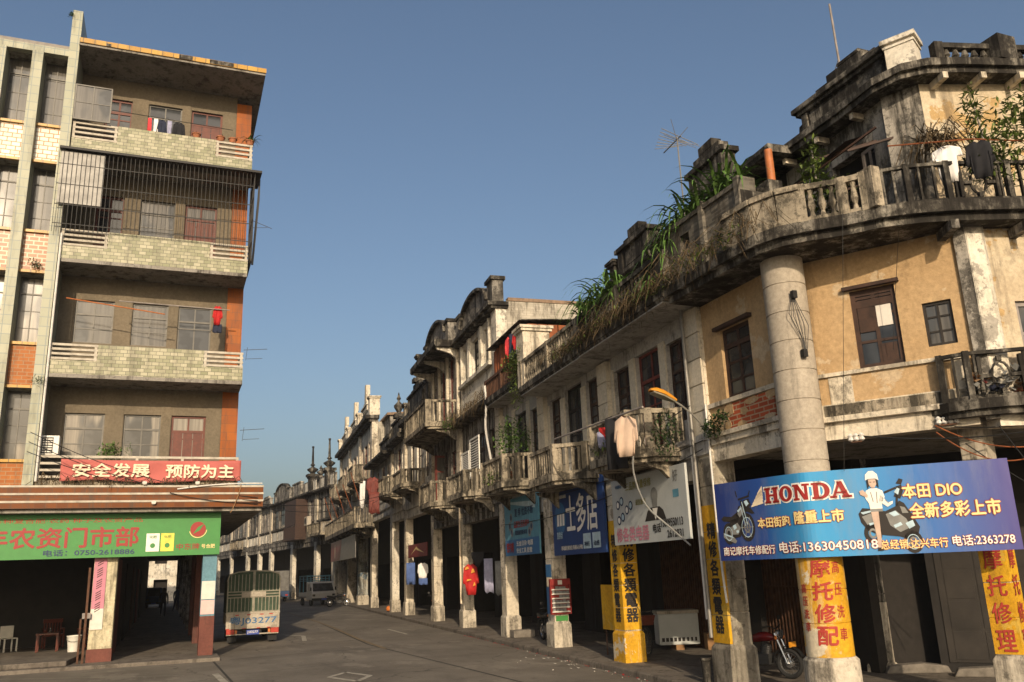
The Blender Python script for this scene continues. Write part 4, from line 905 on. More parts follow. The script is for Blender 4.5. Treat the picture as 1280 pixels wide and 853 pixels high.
for ch, z in (("摩", 1.92), ("托", 1.60), ("修", 1.29), ("配", .98)): text(b, ch, -.15, z, .28, .25, .003, .05, .08, onround)
for k, ch in enumerate("高压洗車"):
    text(b, ch, .17, 1.97 - k * .31, .12, .17, .003, .02, .06, onround); text(b, ch, -.34, 1.70 - k * .18, .10, .13, .003, .02, .06, onround)
b.build("painted_characters", "letter_dark_red", o)
# east corner column, yellow like the others
FP = SEG((11.02, 8.98), (-.43, .90)); b = MB(FP)
o = square_column(CH, FP, .17, -.26, .17, .26, 4.0, "plinth_plaster", .78, .5)
b = MB(FP); b.stack((.17, -.26), [(.175, .265, .80), (.175, .265, 1.27), (.165, .255, 1.28), (.175, .265, 1.29), (.175, .265, 1.75), (.165, .255, 1.76), (.175, .265, 1.77), (.175, .265, 2.22), (.165, .255, 2.23), (.175, .265, 2.24), (.175, .265, 3.1)]); b.build("painted_band", "yellow_paint", o)
b = MB(FP @ FU)
for k, ch in enumerate("摩托修理"): text(b, ch, -.29, 1.95 - k * .37, .24, .28, .012, .03)
b.build("painted_characters", "letter_dark_red", o); b = MB(); b.M = FP @ frame((0, -1, 0), (0, 0, 1), (-1, 0, 0), (0, 0, 0))
for k, ch in enumerate("摩托修理"): text(b, ch, .1, 1.95 - k * .37, .3, .28, .012, .03)
b.build("painted_characters", "letter_dark_red", o)
# dark interior, inner shop fronts
b = MB(CO); b.prism([(9.75, 13.0), (9.75, 11.2), (11.2, 9.2), (16.4, 7.5), (17, 13.0)], 4.2, 6.9, 'z'); b.build("inner_structure", "shadowy_interior", CH)  # solid dark core behind the windows, standing in for unlit rooms
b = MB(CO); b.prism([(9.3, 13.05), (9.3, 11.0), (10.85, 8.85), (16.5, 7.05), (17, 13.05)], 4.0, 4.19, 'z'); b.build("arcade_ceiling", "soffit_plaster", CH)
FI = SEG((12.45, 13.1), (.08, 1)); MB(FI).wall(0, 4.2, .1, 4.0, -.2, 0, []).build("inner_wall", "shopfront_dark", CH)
g = MB(FI)
for i in range(30): x = .15 + i * .125; g.box(x, x + .035, .03, .09, .15, 3.0)
for z in (.4, 1.6, 2.8): g.box(.1, 3.9, .05, .07, z, z + .03)
g.build("folding_gate", "rust_iron", CH)
FJ = SEG((15.9, 8.9), (-.64, .77)); MB(FJ).wall(0, 5.45, .1, 4.0, -.2, 0, [(4.45, 5.2, .1, 2.9)]).build("inner_wall", "shopfront_dark", CH)
g = MB(FJ)
for i in range(7):
    for j in range(5): g.box(.6 + i * .52, .6 + i * .52 + .46, .01, .03, .35 + j * .52, .35 + j * .52 + .47)
g.box(.5, 4.3, .0, .02, .3, 3.0); g.build("steel_door", "dark_steel", CH)
o = square_column(CH, SEG((12.35, 13.0), (-.43, .90)), .0, -.1, .2, .16, 4.0, "grey_plaster", .3, 1.2); MB(SEG((12.35, 13.0), (-.43, .90))).box(-.205, .205, -.265, .065, .3, 1.35).build("bare_render", "plinth_plaster", o)
# terrace slab of the upper floor, curved round the corner
edge = [(8.42, 13.1), (8.36, 11.05), (8.40, 10.3), (8.55, 9.9), (8.78, 9.62), (9.24, 9.2), (9.55, 8.8), (9.97, 8.50), (10.5, 8.24), (11.4, 7.92), (12.6, 7.6), (16.6, 6.5)]
inn = [(17, 13.1)]
def grow(pts, k): return [(p[0] + (p[0] - 12.5) / math.hypot(p[0] - 12.5, p[1] - 12) * k, p[1] + (p[1] - 12) / math.hypot(p[0] - 12.5, p[1] - 12) * k) for p in pts]
b = MB(CO); b.prism(grow(edge, -.1) + inn, 6.9, 7.02, 'z'); b.prism(edge + inn, 7.02, 7.2, 'z'); b.build("terrace_slab", "dark_concrete", CH)
b = MB(CO)
for x, y, dx, dy in ((10.6, 8.75, -.2, -.45), (11.6, 8.35, -.12, -.45)): b.prism([(0, 6.9), (.55, 6.9), (.5, 6.8), (.2, 6.68), (0, 6.45)], 0, .14, 'x') if 0 else b.bar((x, y, 6.80), (x + dx, y + dy, 6.82), .12, .14)
build_each(b, "bracket", "grey_plaster", CH)
pe = grow(edge, -.08)
b = MB(CO)
for p, q in zip(pe[2:5], pe[3:5]): 
    b.bar((*p, 7.46), (*q, 7.46), .16, .52); b.bar((*p, 7.76), (*q, 7.76), .24, .09)
b.bar((*pe[1], 7.46), (*pe[2], 7.46), .16, .52); b.bar((*pe[1], 7.76), (*pe[2], 7.76), .24, .09)
b.build("solid_parapet", "rail_concrete", CH)
b = MB(CO); railing(b, [pe[4], pe[5], (9.50, 8.98)], 7.2, 7.8, "balusters"); b.box(9.45, 9.62, 8.78, 8.98, 7.2, 7.84); b.build("balustrade", "rail_concrete", CH)
b = MB(CO); fe = [(9.72, 8.88), (9.98, 8.64), (10.48, 8.37), (11.35, 8.05), (12.55, 7.72), (16, 6.8)]; railing(b, fe, 7.2, 7.84, "lattice", .55); b.build("curved_railing", "dark_concrete", CH)
# black brick parapet over the west side
FB = SEG((8.5, 10.35), (.0, 1)); b = MB(FB); b.wall(.3, 3.0, 7.2, 8.25, -.25, -.03, [(1.9, 2.2, 7.75, 8.05)]); b.box(.3, 3.05, -.3, .02, 8.25, 8.33)
for x in (.28, 1.35, 2.9): b.box(x, x + .12, -.32, .04, 7.2, 8.4)
b.build("brick_parapet", "grey_brick", CH)
b = MB(CO); b.box(9.0, 9.28, 10.5, 10.9, 7.2, 8.35); b.box(8.5, 9.0, 10.62, 10.8, 7.2, 8.15); b.build("parapet_pier", "dark_concrete", CH)
b = MB(CO); b.tube([(9.15, 10.6, 8.3), (9.15, 10.6, 8.95)], .07, 10); b.build("clay_pipe", "orange_pipe", CH, smooth=True)
# top storey
F3S = SEG((17.0, 7.19), (-.95, .31)); MB(F3S).wall(0, 6.16, 7.2, 9.8, -.25, 0, [(3.9, 4.5, 7.2, 9.2)]).build("upper_south_wall", "pale_ochre_plaster", CH)
F3P = SEG((11.15, 9.1), (-.3, .55)); MB(F3P).box(.0, .62, -.3, .0, 7.2, 9.8).build("upper_pilaster", "grey_plaster", CH)
F3W = SEG((10.87, 9.68), (.1, .995)); MB(F3W).wall(0, 3.5, 7.2, 9.8, -.25, -.05, [(.35, 1.5, 7.2, 9.15)]).build("upper_west_wall", "grey_plaster", CH)
o = window(CH, F3W, .36, .75, 7.22, 9.1, -.1, 2, 4, "grey_wood", "dark_glass", .06, "door", transom=8.55)
b = MB(CO); b.prism([(11.2, 13.0), (11.25, 10.0), (11.6, 9.35), (16.8, 7.7), (17, 13)], 7.21, 9.75, 'z'); b.build("inner_structure", "shadowy_interior", CH)  # dark core filling the top storey in place of shaded rooms
b = MB(CO)
for (a_, c_) in (((10.2, 9.9, 8.75), (10.95, 9.55, 8.95)), ((10.1, 10.6, 8.9), (10.9, 9.9, 9.05)), ((10.0, 11.3, 8.55), (10.6, 9.6, 9.1)), ((9.9, 10.9, 8.3), (9.95, 10.85, 7.2)), ((10.1, 10.2, 8.1), (10.5, 9.7, 8.15))): b.bar(a_, c_, .035, .035)
b.build("broken_lean_to", "dark_wood", CH)
b = MB(CO); b.add([(10.0, 11.2, 8.62), (10.3, 10.0, 9.0), (10.9, 10.2, 9.3), (10.7, 11.4, 9.0)], [(0, 1, 2, 3)]); b.add([(10.0, 11.2, 8.6), (10.3, 10.0, 8.98), (10.9, 10.2, 9.28), (10.7, 11.4, 8.98)], [(3, 2, 1, 0)]); b.build("lean_to_roof", "dark_wood", CH)
ev = [(10.7, 13.0), (10.62, 10.4), (10.55, 9.5), (10.68, 9.0), (10.98, 8.72), (11.5, 8.52), (13, 8.1), (17, 6.9)]
b = MB(CO); b.prism(grow(ev, -.08) + [(17.5, 13)], 9.72, 9.82, 'z'); b.prism(ev + [(17.5, 13)], 9.82, 9.95, 'z'); b.build("roof_slab", "dark_concrete", CH)
b = MB(CO)
for i in range(4): x, y = 11.35 + i * .62, 9.02 - i * .2; b.bar((x, y, 9.66), (x - .1, y - .36, 9.66), .09, .11)
for i in range(3): b.bar((11.0, 10.2 + i * .9, 9.66), (10.72, 10.2 + i * .9, 9.66), .09, .11)
build_each(b, "bracket", "cream_plaster", CH)
b = MB(SEG((10.98, 8.92), (-.30, .55))); b.box(0, .46, -.42, 0, 9.95, 10.5); b.box(-.05, .51, -.47, .05, 10.5, 10.58); b.box(-.02, .48, -.44, .02, 10.42, 10.46); b.build("parapet_pier", "white_plaster", CH)
b = MB(CO); railing(b, [(11.3, 8.78), (12.4, 8.48), (13.5, 8.18)], 9.95, 10.3, "balusters"); b.box(12.15, 12.55, 8.3, 8.7, 9.95, 10.4); b.build("roof_balustrade", "dark_concrete", CH)
FPD = SEG((10.95, 9.45), (.0, 1)); b = MB(FPD)
b.box(.1, 2.15, -.35, 0, 9.95, 10.45); b.box(.0, 2.25, -.42, .08, 10.45, 10.52); b.box(-.06, 2.3, -.46, .14, 10.52, 10.62); b.box(.25, 1.75, -.34, -.02, 10.62, 10.78); b.box(.55, 1.45, -.34, -.03, 10.78, 10.92); b.box(.6, 1.15, -.34, -.02, 10.92, 10.99)
b.box(.3, 1.95, .0, .03, 10.02, 10.38)
for x in (.12, 1.98): b.box(x, x + .16, .0, .05, 9.97, 10.44)
b.prism([(.1, 9.95), (-.35, 9.95), (-.33, 10.05), (-.12, 10.12), (-.08, 10.3), (.1, 10.34)], -.33, -.02, 'y'); b.prism([(2.15, 9.95), (2.55, 9.95), (2.52, 10.04), (2.33, 10.12), (2.3, 10.3), (2.15, 10.34)], -.33, -.02, 'y')
b.build("pediment", "dark_concrete", CH, bev=.012)
# lower curved balcony
lb = [(10.42, 9.35), (10.4, 8.98), (10.55, 8.66), (10.85, 8.38), (11.25, 8.17), (11.8, 7.98), (13.0, 7.62)]
b = MB(CO); b.prism(grow(lb, .08) + [(13.2, 8.0), (11.0, 8.7), (10.6, 9.3)], 4.14, 4.28, 'z'); b.prism(grow(lb, .0) + [(13.2, 8.0), (11.0, 8.7), (10.6, 9.3)], 4.05, 4.145, 'z'); o = b.build("curved_balcony", "dark_concrete", CH)
b = MB(CO); railing(b, lb[1:3] + [lb[4], lb[5], lb[6]], 4.28, 4.98, "lattice", .55); b.build("railing", "dark_concrete", o)

# yellow paint and brush writing on the two square columns
for root, M, faces in ((H1, Matrix.Translation((4.39, 0, 0)), 2), (CH, CO @ RM(-4.39), 1)):
    cols = [c for c in root.children if c.name.startswith("column")]; 
H2col = [c for c in H2.children if c.name.startswith("column")][0]; CHcol = [c for c in CH.children if c.name.startswith("column")][0]
def yellow(colobj, M, both):
    pr = []
    for k in range(5): z0 = .80 + k * .48; pr += [(.276, .206, z0 + .006), (.276, .206, z0 + .474), (.266, .196, z0 + .477), (.266, .196, z0 + .483)]
    if both: MB(M).stack((.27, -.20), pr[:-2]).build("painted_band", "yellow_paint", colobj)
    else: 
        b = MB(M)
        for k in range(5): b.box(-.004, .544, -.05, .008, .80 + k * .48 + .006, .80 + k * .48 + .474)
        b.build("painted_band", "yellow_paint", colobj)
    b = MB(M @ FU); 
    for k, ch in enumerate("精修各類電器"): text(b, ch, -.41, 2.60 - k * .325, .28, .28, .013, .06)
    if both:
        b.build("painted_characters", "letter_black", colobj); b = MB(); b.M = M @ frame((0, -1, 0), (0, 0, 1), (-1, 0, 0), (0, 0, 0))
        for k, ch in enumerate("精修各類電器"): text(b, ch, .06, 2.60 - k * .325, .28, .28, .013, .06)
    b.build("painted_characters", "letter_black", colobj)
H2pl = [c for c in H2col.children if c.name.startswith("plinth")][0]; H2pl.data.materials[0] = MATS["yellow_peeling"]
yellow(H2col, Matrix(), True); yellow(CHcol, CO @ RM(-4.39), False)

# ------------------------------------------------------------------ the motorcycle shop sign, bent round the column
SP = [Vector((8.40, 12.05)), Vector((8.735, 10.32)), Vector((10.74, 8.45))]; SL = [(SP[1] - SP[0]).length, (SP[2] - SP[1]).length]; SW_ = sum(SL)
ms = thing("shop_sign", "big blue motorcycle shop sign with red slab lettering, bent around the round column", "sign", (8.7, 10.3, 2.2))
def onsign(p):
    u, v, n = p; rb = .12
    if u < SL[0] - rb: q = SP[0] + (SP[1] - SP[0]).normalized() * u; d = (SP[1] - SP[0]).normalized()
    elif u > SL[0] + rb: q = SP[1] + (SP[2] - SP[1]).normalized() * (u - SL[0]); d = (SP[2] - SP[1]).normalized()
    else:
        t = (u - SL[0] + rb) / (2 * rb); a_ = SP[1] - (SP[1] - SP[0]).normalized() * rb; c_ = SP[1] + (SP[2] - SP[1]).normalized() * rb
        q = a_ * (1 - t) ** 2 + SP[1] * 2 * t * (1 - t) + c_ * t * t; d = ((SP[1] - SP[0]).normalized() * (1 - t) + (SP[2] - SP[1]).normalized() * t).normalized()
    w = Vector((d.y, -d.x)); return (q.x + w.x * n - 8.7, q.y + w.y * n - 10.3, v)      # w points to the street
us = [0, .4, .8, 1.2, SL[0] - .12, SL[0] - .06, SL[0], SL[0] + .06, SL[0] + .12, 2.3, 2.8, 3.3, 3.8, 4.2, SW_]
b = MB(); vs = [onsign((u, v, n)) for u in us for (v, n) in ((0, -.05), (1.23, -.05), (1.23, 0), (0, 0))]; fs = []
for i in range(len(us) - 1):
    for j in range(4): fs.append((i * 4 + j, (i + 1) * 4 + j, (i + 1) * 4 + (j + 1) % 4, i * 4 + (j + 1) % 4))
fs += [(0, 1, 2, 3), tuple((len(us) - 1) * 4 + j for j in (3, 2, 1, 0))]
b.add(vs, fs); o = b.build("panel", "printed_blue_ground", ms)
uv = o.data.uv_layers.new(name="UVMap")
for lp in o.data.loops: uv.data[lp.index].uv = (us[lp.vertex_index // 4] / SW_, 0)
lay = {}
def S(s, u, v, w, h, mt, bo=.03, outline=None, sl=0):
    if outline: text(lay.setdefault((outline, s), MB()), s, u, v, w, h, .006, bo + .09, sl, onsign)
    text(lay.setdefault((mt, s), MB()), s, u, v, w, h, .016, bo, sl, onsign)
def slab_letters(mb, u0, v0, w, h, n, g):
    """HONDA in a heavy slab-serif: rectangles, rings and slants; g = how far every stroke is grown"""
    lw = w / 5.6; st = .30 * lw; sf = .13 * h
    def rc_(a, b_, c, d):
        k = max(1, int((b_ - a) / .05)); 
        for i in range(k): x0, x1 = a + (b_ - a) * i / k, a + (b_ - a) * (i + 1) / k; mb.add([onsign((x0, c, n)), onsign((x1, c, n)), onsign((x1, d, n)), onsign((x0, d, n))], [(0, 1, 2, 3)])
    def R_(a, b_, c, d): rc_(u0 + a - g, u0 + b_ + g, v0 + c - g, v0 + d + g)
    def stem(x): R_(x, x + st, 0, h); R_(x - .10 * lw, x + st + .10 * lw, 0, sf); R_(x - .10 * lw, x + st + .10 * lw, h - sf, h)
    def arc(cx, rx_, a0, a1, t_=1.0):
        vs = []; k = 24
        for i in range(k + 1): t = R(a0 + (a1 - a0) * i / k); vs += [onsign((u0 + cx + (rx_ + g) * math.cos(t), v0 + h / 2 + (h / 2 + g) * math.sin(t), n)), onsign((u0 + cx + (rx_ - st - g) * math.cos(t), v0 + h / 2 + (h / 2 - sf * 1.15 - g) * math.sin(t), n))]
        mb.add(vs, [(2 * i, 2 * i + 2, 2 * i + 3, 2 * i + 1) for i in range(k)])
    def slant(x0, x1, t_): mb.add([onsign((u0 + x0 - g, v0 - g, n)), onsign((u0 + x0 + t_ + g, v0 - g, n)), onsign((u0 + x1 + t_ + g, v0 + h + g, n)), onsign((u0 + x1 - g, v0 + h + g, n))], [(0, 1, 2, 3)])
    x = .1 * lw; stem(x); stem(x + .62 * lw); R_(x + st, x + .62 * lw, h * .44, h * .56)
    x = 1.18 * lw; arc(x + .5 * lw, .5 * lw, 0, 360)
    x = 2.38 * lw; R_(x, x + .2 * lw, 0, h); R_(x - .12 * lw, x + .3 * lw, 0, sf); R_(x - .12 * lw, x + .25 * lw, h - sf, h); R_(x + .66 * lw, x + .84 * lw, 0, h); R_(x + .52 * lw, x + .98 * lw, h - sf, h)
    slant(x + .58 * lw, x - .0 * lw, .26 * lw)
    x = 3.56 * lw; stem(x); arc(x + .42 * lw, .52 * lw, -90, 90); R_(x + st, x + .45 * lw, 0, sf); R_(x + st, x + .45 * lw, h - sf, h)
    x = 4.6 * lw; slant(x, x + .40 * lw, .16 * lw); slant(x + .70 * lw, x + .32 * lw, .30 * lw); R_(x + .2 * lw, x + .8 * lw, h * .26, h * .37); R_(x - .12 * lw, x + .28 * lw, 0, sf); R_(x + .56 * lw, x + 1.12 * lw, 0, sf)
slab_letters(lay.setdefault(("letter_white", "H"), MB()), 1.06, .83, 1.36, .235, .005, .022); slab_letters(lay.setdefault(("letter_red", "H"), MB()), 1.06, .83, 1.36, .235, .013, .0)
S("本田街跑", .87, .47, .62, .15, "letter_gold", .05, "letter_red"); S("隆重上市", 1.58, .49, .72, .18, "letter_gold", .06, "letter_red")
S("南记摩托车修配行", .1, .08, 1.05, .13, "letter_white", .03, "letter_red"); S("电话:13630450818", 1.24, .08, 1.46, .16, "letter_white", .03, "letter_red")
S("总经销:达兴车行", 2.74, .07, .86, .13, "letter_gold", .03, "letter_dark_red"); S("电话:2363278", 3.66, .08, .76, .14, "letter_white", .03, "letter_red")
S("本田 DIO", 3.12, .76, .76, .2, "letter_gold", .05, "letter_red"); S("全新多彩上市", 3.18, .48, 1.14, .21, "letter_gold", .05, "letter_red")
for (mt, _), q in lay.items(): q.build("lettering", mt, ms)
def pp(mb, pts, n=.008): mb.add([onsign((p[0], p[1], n)) for p in pts], [tuple(range(len(pts)))])
def ring(mb, cx, cy, r, w=.03, n=.008, sx=1.0, k=20):
    vs = []; 
    for j in range(k + 1): t = 2 * math.pi * j / k; vs += [onsign((cx + sx * r * math.cos(t), cy + r * math.sin(t), n)), onsign((cx + sx * (r - w) * math.cos(t), cy + (r - w) * math.sin(t), n))]
    mb.add(vs, [(2 * j, 2 * j + 2, 2 * j + 3, 2 * j + 1) for j in range(k)])
wing = MB()
for k in range(5): pp(wing, [(.76 + k * .03, .80 + k * .035), (1.02, .86 + k * .045 - .02), (1.0 + k * .004, .89 + k * .055), (.78 + k * .035, .83 + k * .045)], .009)
wing.build("wing_emblem", "letter_cream", ms)
def layer(name, mt, n, polys, rings=()):
    q = MB()
    for p in polys: pp(q, p, n)
    for r_ in rings: ring(q, r_[0], r_[1], r_[2], r_[3], n, r_[4] if len(r_) > 4 else .72)
    return q.build(name, mt, ms)
def line(a, b_, w):
    dx, dy = b_[0] - a[0], b_[1] - a[1]; l = math.hypot(dx, dy); ox, oy = -dy / l * w / 2, dx / l * w / 2; return [(a[0] + ox, a[1] + oy), (a[0] - ox, a[1] - oy), (b_[0] - ox, b_[1] - oy), (b_[0] + ox, b_[1] + oy)]
layer("printed_motorcycle", "letter_black", .007, [[(.20, .50), (.30, .62), (.46, .66), (.56, .60), (.58, .50), (.48, .36), (.32, .34), (.2, .42)], [(.10, .66), (.16, .70), (.32, .68), (.44, .74), (.50, .70), (.46, .60), (.28, .60), (.14, .62)], [(.42, .70), (.50, .84), (.60, .86), (.66, .80), (.62, .68), (.5, .62)], line((.64, .56), (.56, .92), .045), line((.50, .94), (.74, .98), .03), [(.60, .92), (.72, .94), (.76, .84), (.70, .78), (.60, .80)], [(.50, .76), (.74, .80), (.82, .70), (.76, .70), (.66, .74), (.52, .70)], line((.48, .98), (.46, 1.08), .02), line((.72, .98), (.76, 1.06), .02)], [(.64, .50, .22, .065), (.24, .42, .17, .06)])
layer("printed_grey_tones", "print_grey", .0085, [[(.30, .52), (.44, .58), (.50, .50), (.44, .40), (.32, .40)], [(.46, .72), (.52, .82), (.58, .82), (.60, .74), (.5, .66)], [(.12, .44), (.34, .36), (.40, .30), (.36, .26), (.12, .36)]] + [line((.64, .50), (.64 + .13 * math.cos(k * 1.05), .50 + .18 * math.sin(k * 1.05)), .014) for k in range(6)], [(.64, .50, .09, .03), (.24, .42, .09, .04)])
layer("printed_chrome", "sign_pale_blue", .010, [line((.655, .54), (.575, .90), .014), line((.61, .52), (.54, .84), .010), [(.62, .90), (.68, .92), (.72, .86), (.66, .82)], [(.34, .54), (.40, .56), (.42, .50), (.36, .47)], [(.14, .43), (.32, .37), (.33, .345), (.14, .405)], [(.46, .77), (.54, .81), (.55, .79), (.48, .74)], [(.40, .46), (.45, .47), (.46, .43), (.41, .42)]], [(.64, .50, .158, .012), (.24, .42, .112, .012)])
layer("printed_scooter", "letter_black", .007, [[(2.50, .58), (2.56, .66), (2.70, .64), (2.86, .60), (3.00, .66), (3.06, .74), (3.12, .70), (3.20, .54), (3.28, .36), (3.24, .24), (3.12, .20), (3.0, .24), (2.72, .28), (2.60, .34), (2.52, .46)], line((3.02, .66), (3.06, .94), .03), [(3.00, .80), (3.06, .94), (3.12, .96), (3.13, .86), (3.08, .76)], line((3.04, .92), (2.88, .86), .03), [(3.05, .98), (3.10, 1.05), (3.15, 1.03), (3.12, .96)]], [(3.17, .16, .155, .07, .8), (2.66, .30, .15, .07, .8)])
layer("printed_grey_tones", "print_grey", .0085, [[(2.86, .56), (3.00, .60), (3.12, .48), (3.16, .36), (3.02, .30), (2.90, .40)], [(2.54, .54), (2.66, .58), (2.72, .48), (2.60, .42)], [(3.06, .66), (3.12, .64), (3.16, .56), (3.08, .56)]], [(3.17, .16, .07, .03, .8), (2.66, .30, .07, .03, .8)])
layer("printed_highlights", "sign_pale_blue", .010, [[(2.90, .57), (2.99, .60), (3.04, .54), (2.96, .52)], [(3.10, .42), (3.20, .46), (3.22, .38), (3.14, .34)], [(2.94, .40), (3.04, .44), (3.06, .40), (2.96, .36)], [(3.01, .86), (3.06, .92), (3.09, .90), (3.06, .82)], [(2.53, .60), (2.66, .62), (2.68, .60), (2.56, .57)], [(2.62, .44), (2.70, .46), (2.70, .43), (2.63, .41)]], [(3.17, .16, .105, .012, .8)])
layer("printed_top_and_helmet", "letter_white", .0115, [[(2.64, .90), (2.62, .80), (2.66, .72), (2.67, .60), (2.83, .60), (2.83, .72), (2.88, .80), (2.86, .89), (2.79, .93), (2.70, .93)], [(2.65, 1.05), (2.66, 1.13), (2.71, 1.18), (2.77, 1.18), (2.82, 1.13), (2.83, 1.04), (2.79, 1.07), (2.69, 1.07)], [(2.82, .84), (2.92, .72), (2.98, .74), (2.97, .70), (2.90, .66), (2.80, .74)]])
layer("printed_creases", "print_grey", .0125, [line((2.70, .88), (2.72, .74), .012), line((2.78, .88), (2.77, .72), .012), [(2.67, .64), (2.83, .64), (2.83, .60), (2.67, .60)], line((2.68, 1.06), (2.80, 1.06), .012), line((2.88, .76), (2.92, .71), .01)])
layer("printed_skin", "print_skin", .0135, [[(2.69, 1.06), (2.79, 1.06), (2.795, .99), (2.765, .94), (2.72, .94), (2.69, .99)], [(2.67, .60), (2.77, .60), (2.765, .40), (2.76, .22), (2.745, .10), (2.70, .10), (2.705, .24), (2.69, .40)], [(2.55, .90), (2.60, .92), (2.66, .84), (2.65, .80), (2.56, .85)]])
layer("printed_hair_and_face", "letter_black", .0145, [[(2.665, 1.05), (2.69, 1.06), (2.695, .97), (2.67, .92)], [(2.79, 1.06), (2.82, 1.05), (2.82, .93), (2.795, .97)], line((2.705, 1.02), (2.73, 1.02), .01), line((2.755, 1.02), (2.78, 1.02), .01), [(2.70, .10), (2.745, .10), (2.77, .055), (2.69, .055)]])

# ------------------------------------------------------------------ shop signs in the bays of the row
def bay_sign(label, s0, s1, z0, z1, ground, draw, out=.06):
    t = thing("shop_sign", label, "sign", row((s0 + s1) / 2, out, z0), ROT); w = s1 - s0
    MB().box(-w / 2, w / 2, -.05, 0, 0, z1 - z0).build("panel", ground, t); lay = {}
    def T(s, u, v, ww, hh, mt, bo=.04, n=.005): text(lay.setdefault((mt, s), MB(FU)), s, -w / 2 + u, v, ww, hh, n, bo)
    def P(pts, mt, n=.004): lay.setdefault((mt, n), MB(FU)).add([(-w / 2 + p[0], p[1], n) for p in pts], [tuple(range(len(pts)))])
    def D(cx, cy, r, mt, n=.004): P([(cx + r * math.cos(k * .314), cy + r * math.sin(k * .314)) for k in range(20)], mt, n)
    draw(T, P, D, w, z1 - z0)
    for (mt, k), q in lay.items(): q.build("lettering", mt, t) if isinstance(k, str) else build_each(q, "printed_shape", mt, t)
    return t
def d1(T, P, D, w, h):
    T("修各类电器", .15, .06, .0 + 1.6, .3, "poster_pink", .05); T("电话", 1.95, .18, .34, .17, "letter_black"); T("13809550113", 2.32, .27, .9, .15, "letter_black"); T("2612831", 2.55, .06, .65, .14, "letter_black")
    T("三品牌质量保修", .75, 1.12, 1.25, .17, "letter_olive"); T("中国移动", .22, 1.2, .3, .08, "sign_blue_mid", .02)
    for i, (x, y) in enumerate(((.3, .85), (.5, .92), (.75, .72), (.95, .80), (.32, .52), (.52, .58))): D(x, y, .1, "letter_navy"); D(x, y, .065, "sign_pale_blue" if i % 2 else "letter_white", .008)
    P([(1.6, .42), (1.75, .62), (1.92, .68), (2.3, .68), (2.45, .6), (2.55, .42)], "letter_black"); P([(1.98, .66), (2.1, .42), (2.22, .66)], "letter_white", .007); D(2.1, .92, .155, "print_grey", .006); P([(1.96, .9), (2.0, .68), (2.2, .68), (2.24, .9)], "print_grey", .007)
    T("诚信服务", 1.2, .78, .5, .12, "letter_olive"); T("好", 2.95, 1.1, .2, .22, "print_grey", .03); P([(2.9, .95), (3.14, .95), (3.14, .8), (2.9, .8)], "sign_teal")
bay_sign("pale shop sign with a man in a dark suit, hung below the broken balcony", -3.72, -.28, 2.62, 4.02, "sign_white", d1, .22)
def d2(T, P, D, w, h):
    T("士多店", 1.05, .55, 2.1, .92, "letter_white", .03); D(.6, .95, .42, "sign_blue_mid"); T("中国移动通信", .55, 1.45, .55, .09, "letter_white", .02); D(.35, 1.5, .1, "sign_pale_blue")
    for x in (.35, .55, .75): P([(x, .75), (x + .15, .75), (x + .17, 1.05), (x + .02, 1.05)], "letter_white", .007)
    T("直供点", .3, .42, .42, .18, "sign_pale_blue"); T("移动就在你身边 沟通从心开始", .6, .12, 1.5, .11, "letter_white", .02)
    for x in (2.15, 2.75): P([(x, .12), (x + .5, .12), (x + .5, .48), (x, .48)], "sign_pale_blue"); T("神州行" if x < 2.5 else "动感", x + .08, .17, .34, .12, "letter_navy", .03, .009)
bay_sign("dark blue grocery sign with three large white characters", .5, 4.05, 2.5, 4.3, "sign_blue_dark", d2, .1)
def d3(T, P, D, w, h):
    P([(0, 0), (w, 0), (w, .48), (0, .48)], "sign_blue_mid", .003); T("铁铺", .15, .1, .75, .3, "letter_red", .05, .008); T("五金日杂 电器", 1.2, .27, 1.6, .15, "letter_white", .03, .008); T("安全工具 胶管", 1.2, .06, 1.5, .15, "letter_white", .03, .008)
    T("夏 季 优质不断", 1.1, 1.15, 1.8, .24, "letter_navy"); T("品质生活热销中", 1.0, .82, 1.5, .2, "letter_red"); T("超值耐用新体验", 1.1, .6, 1.2, .14, "letter_navy")
    for x, y in ((.55, .9), (.7, 1.15), (2.5, .65), (2.7, .8), (.75, .7)): D(x, y, .14, "print_grey"); D(x, y, .08, "letter_navy", .007)
    P([(.2, 1.62), (3.1, 1.3), (3.1, 1.5), (.2, 1.66)], "sign_pale_blue", .0035)
bay_sign("teal hardware shop sign with a blue strip along its lower edge", 5.25, 8.6, 2.6, 4.33, "sign_teal", d3, .1)
def d4(T, P, D, w, h):
    P([(0, 0), (w * .42, 0), (w * .5, h), (0, h)], "sign_red", .003); D(w * .2, h * .5, .55, "cloth_beige", .006); T("香", w * .13, h * .32, .5, .6, "letter_red", .03, .01)
t = bay_sign("faded red and grey banner hanging under the far terrace", 41.2, 58, 3.35, 4.9, "tin_sheet", d4, .9)

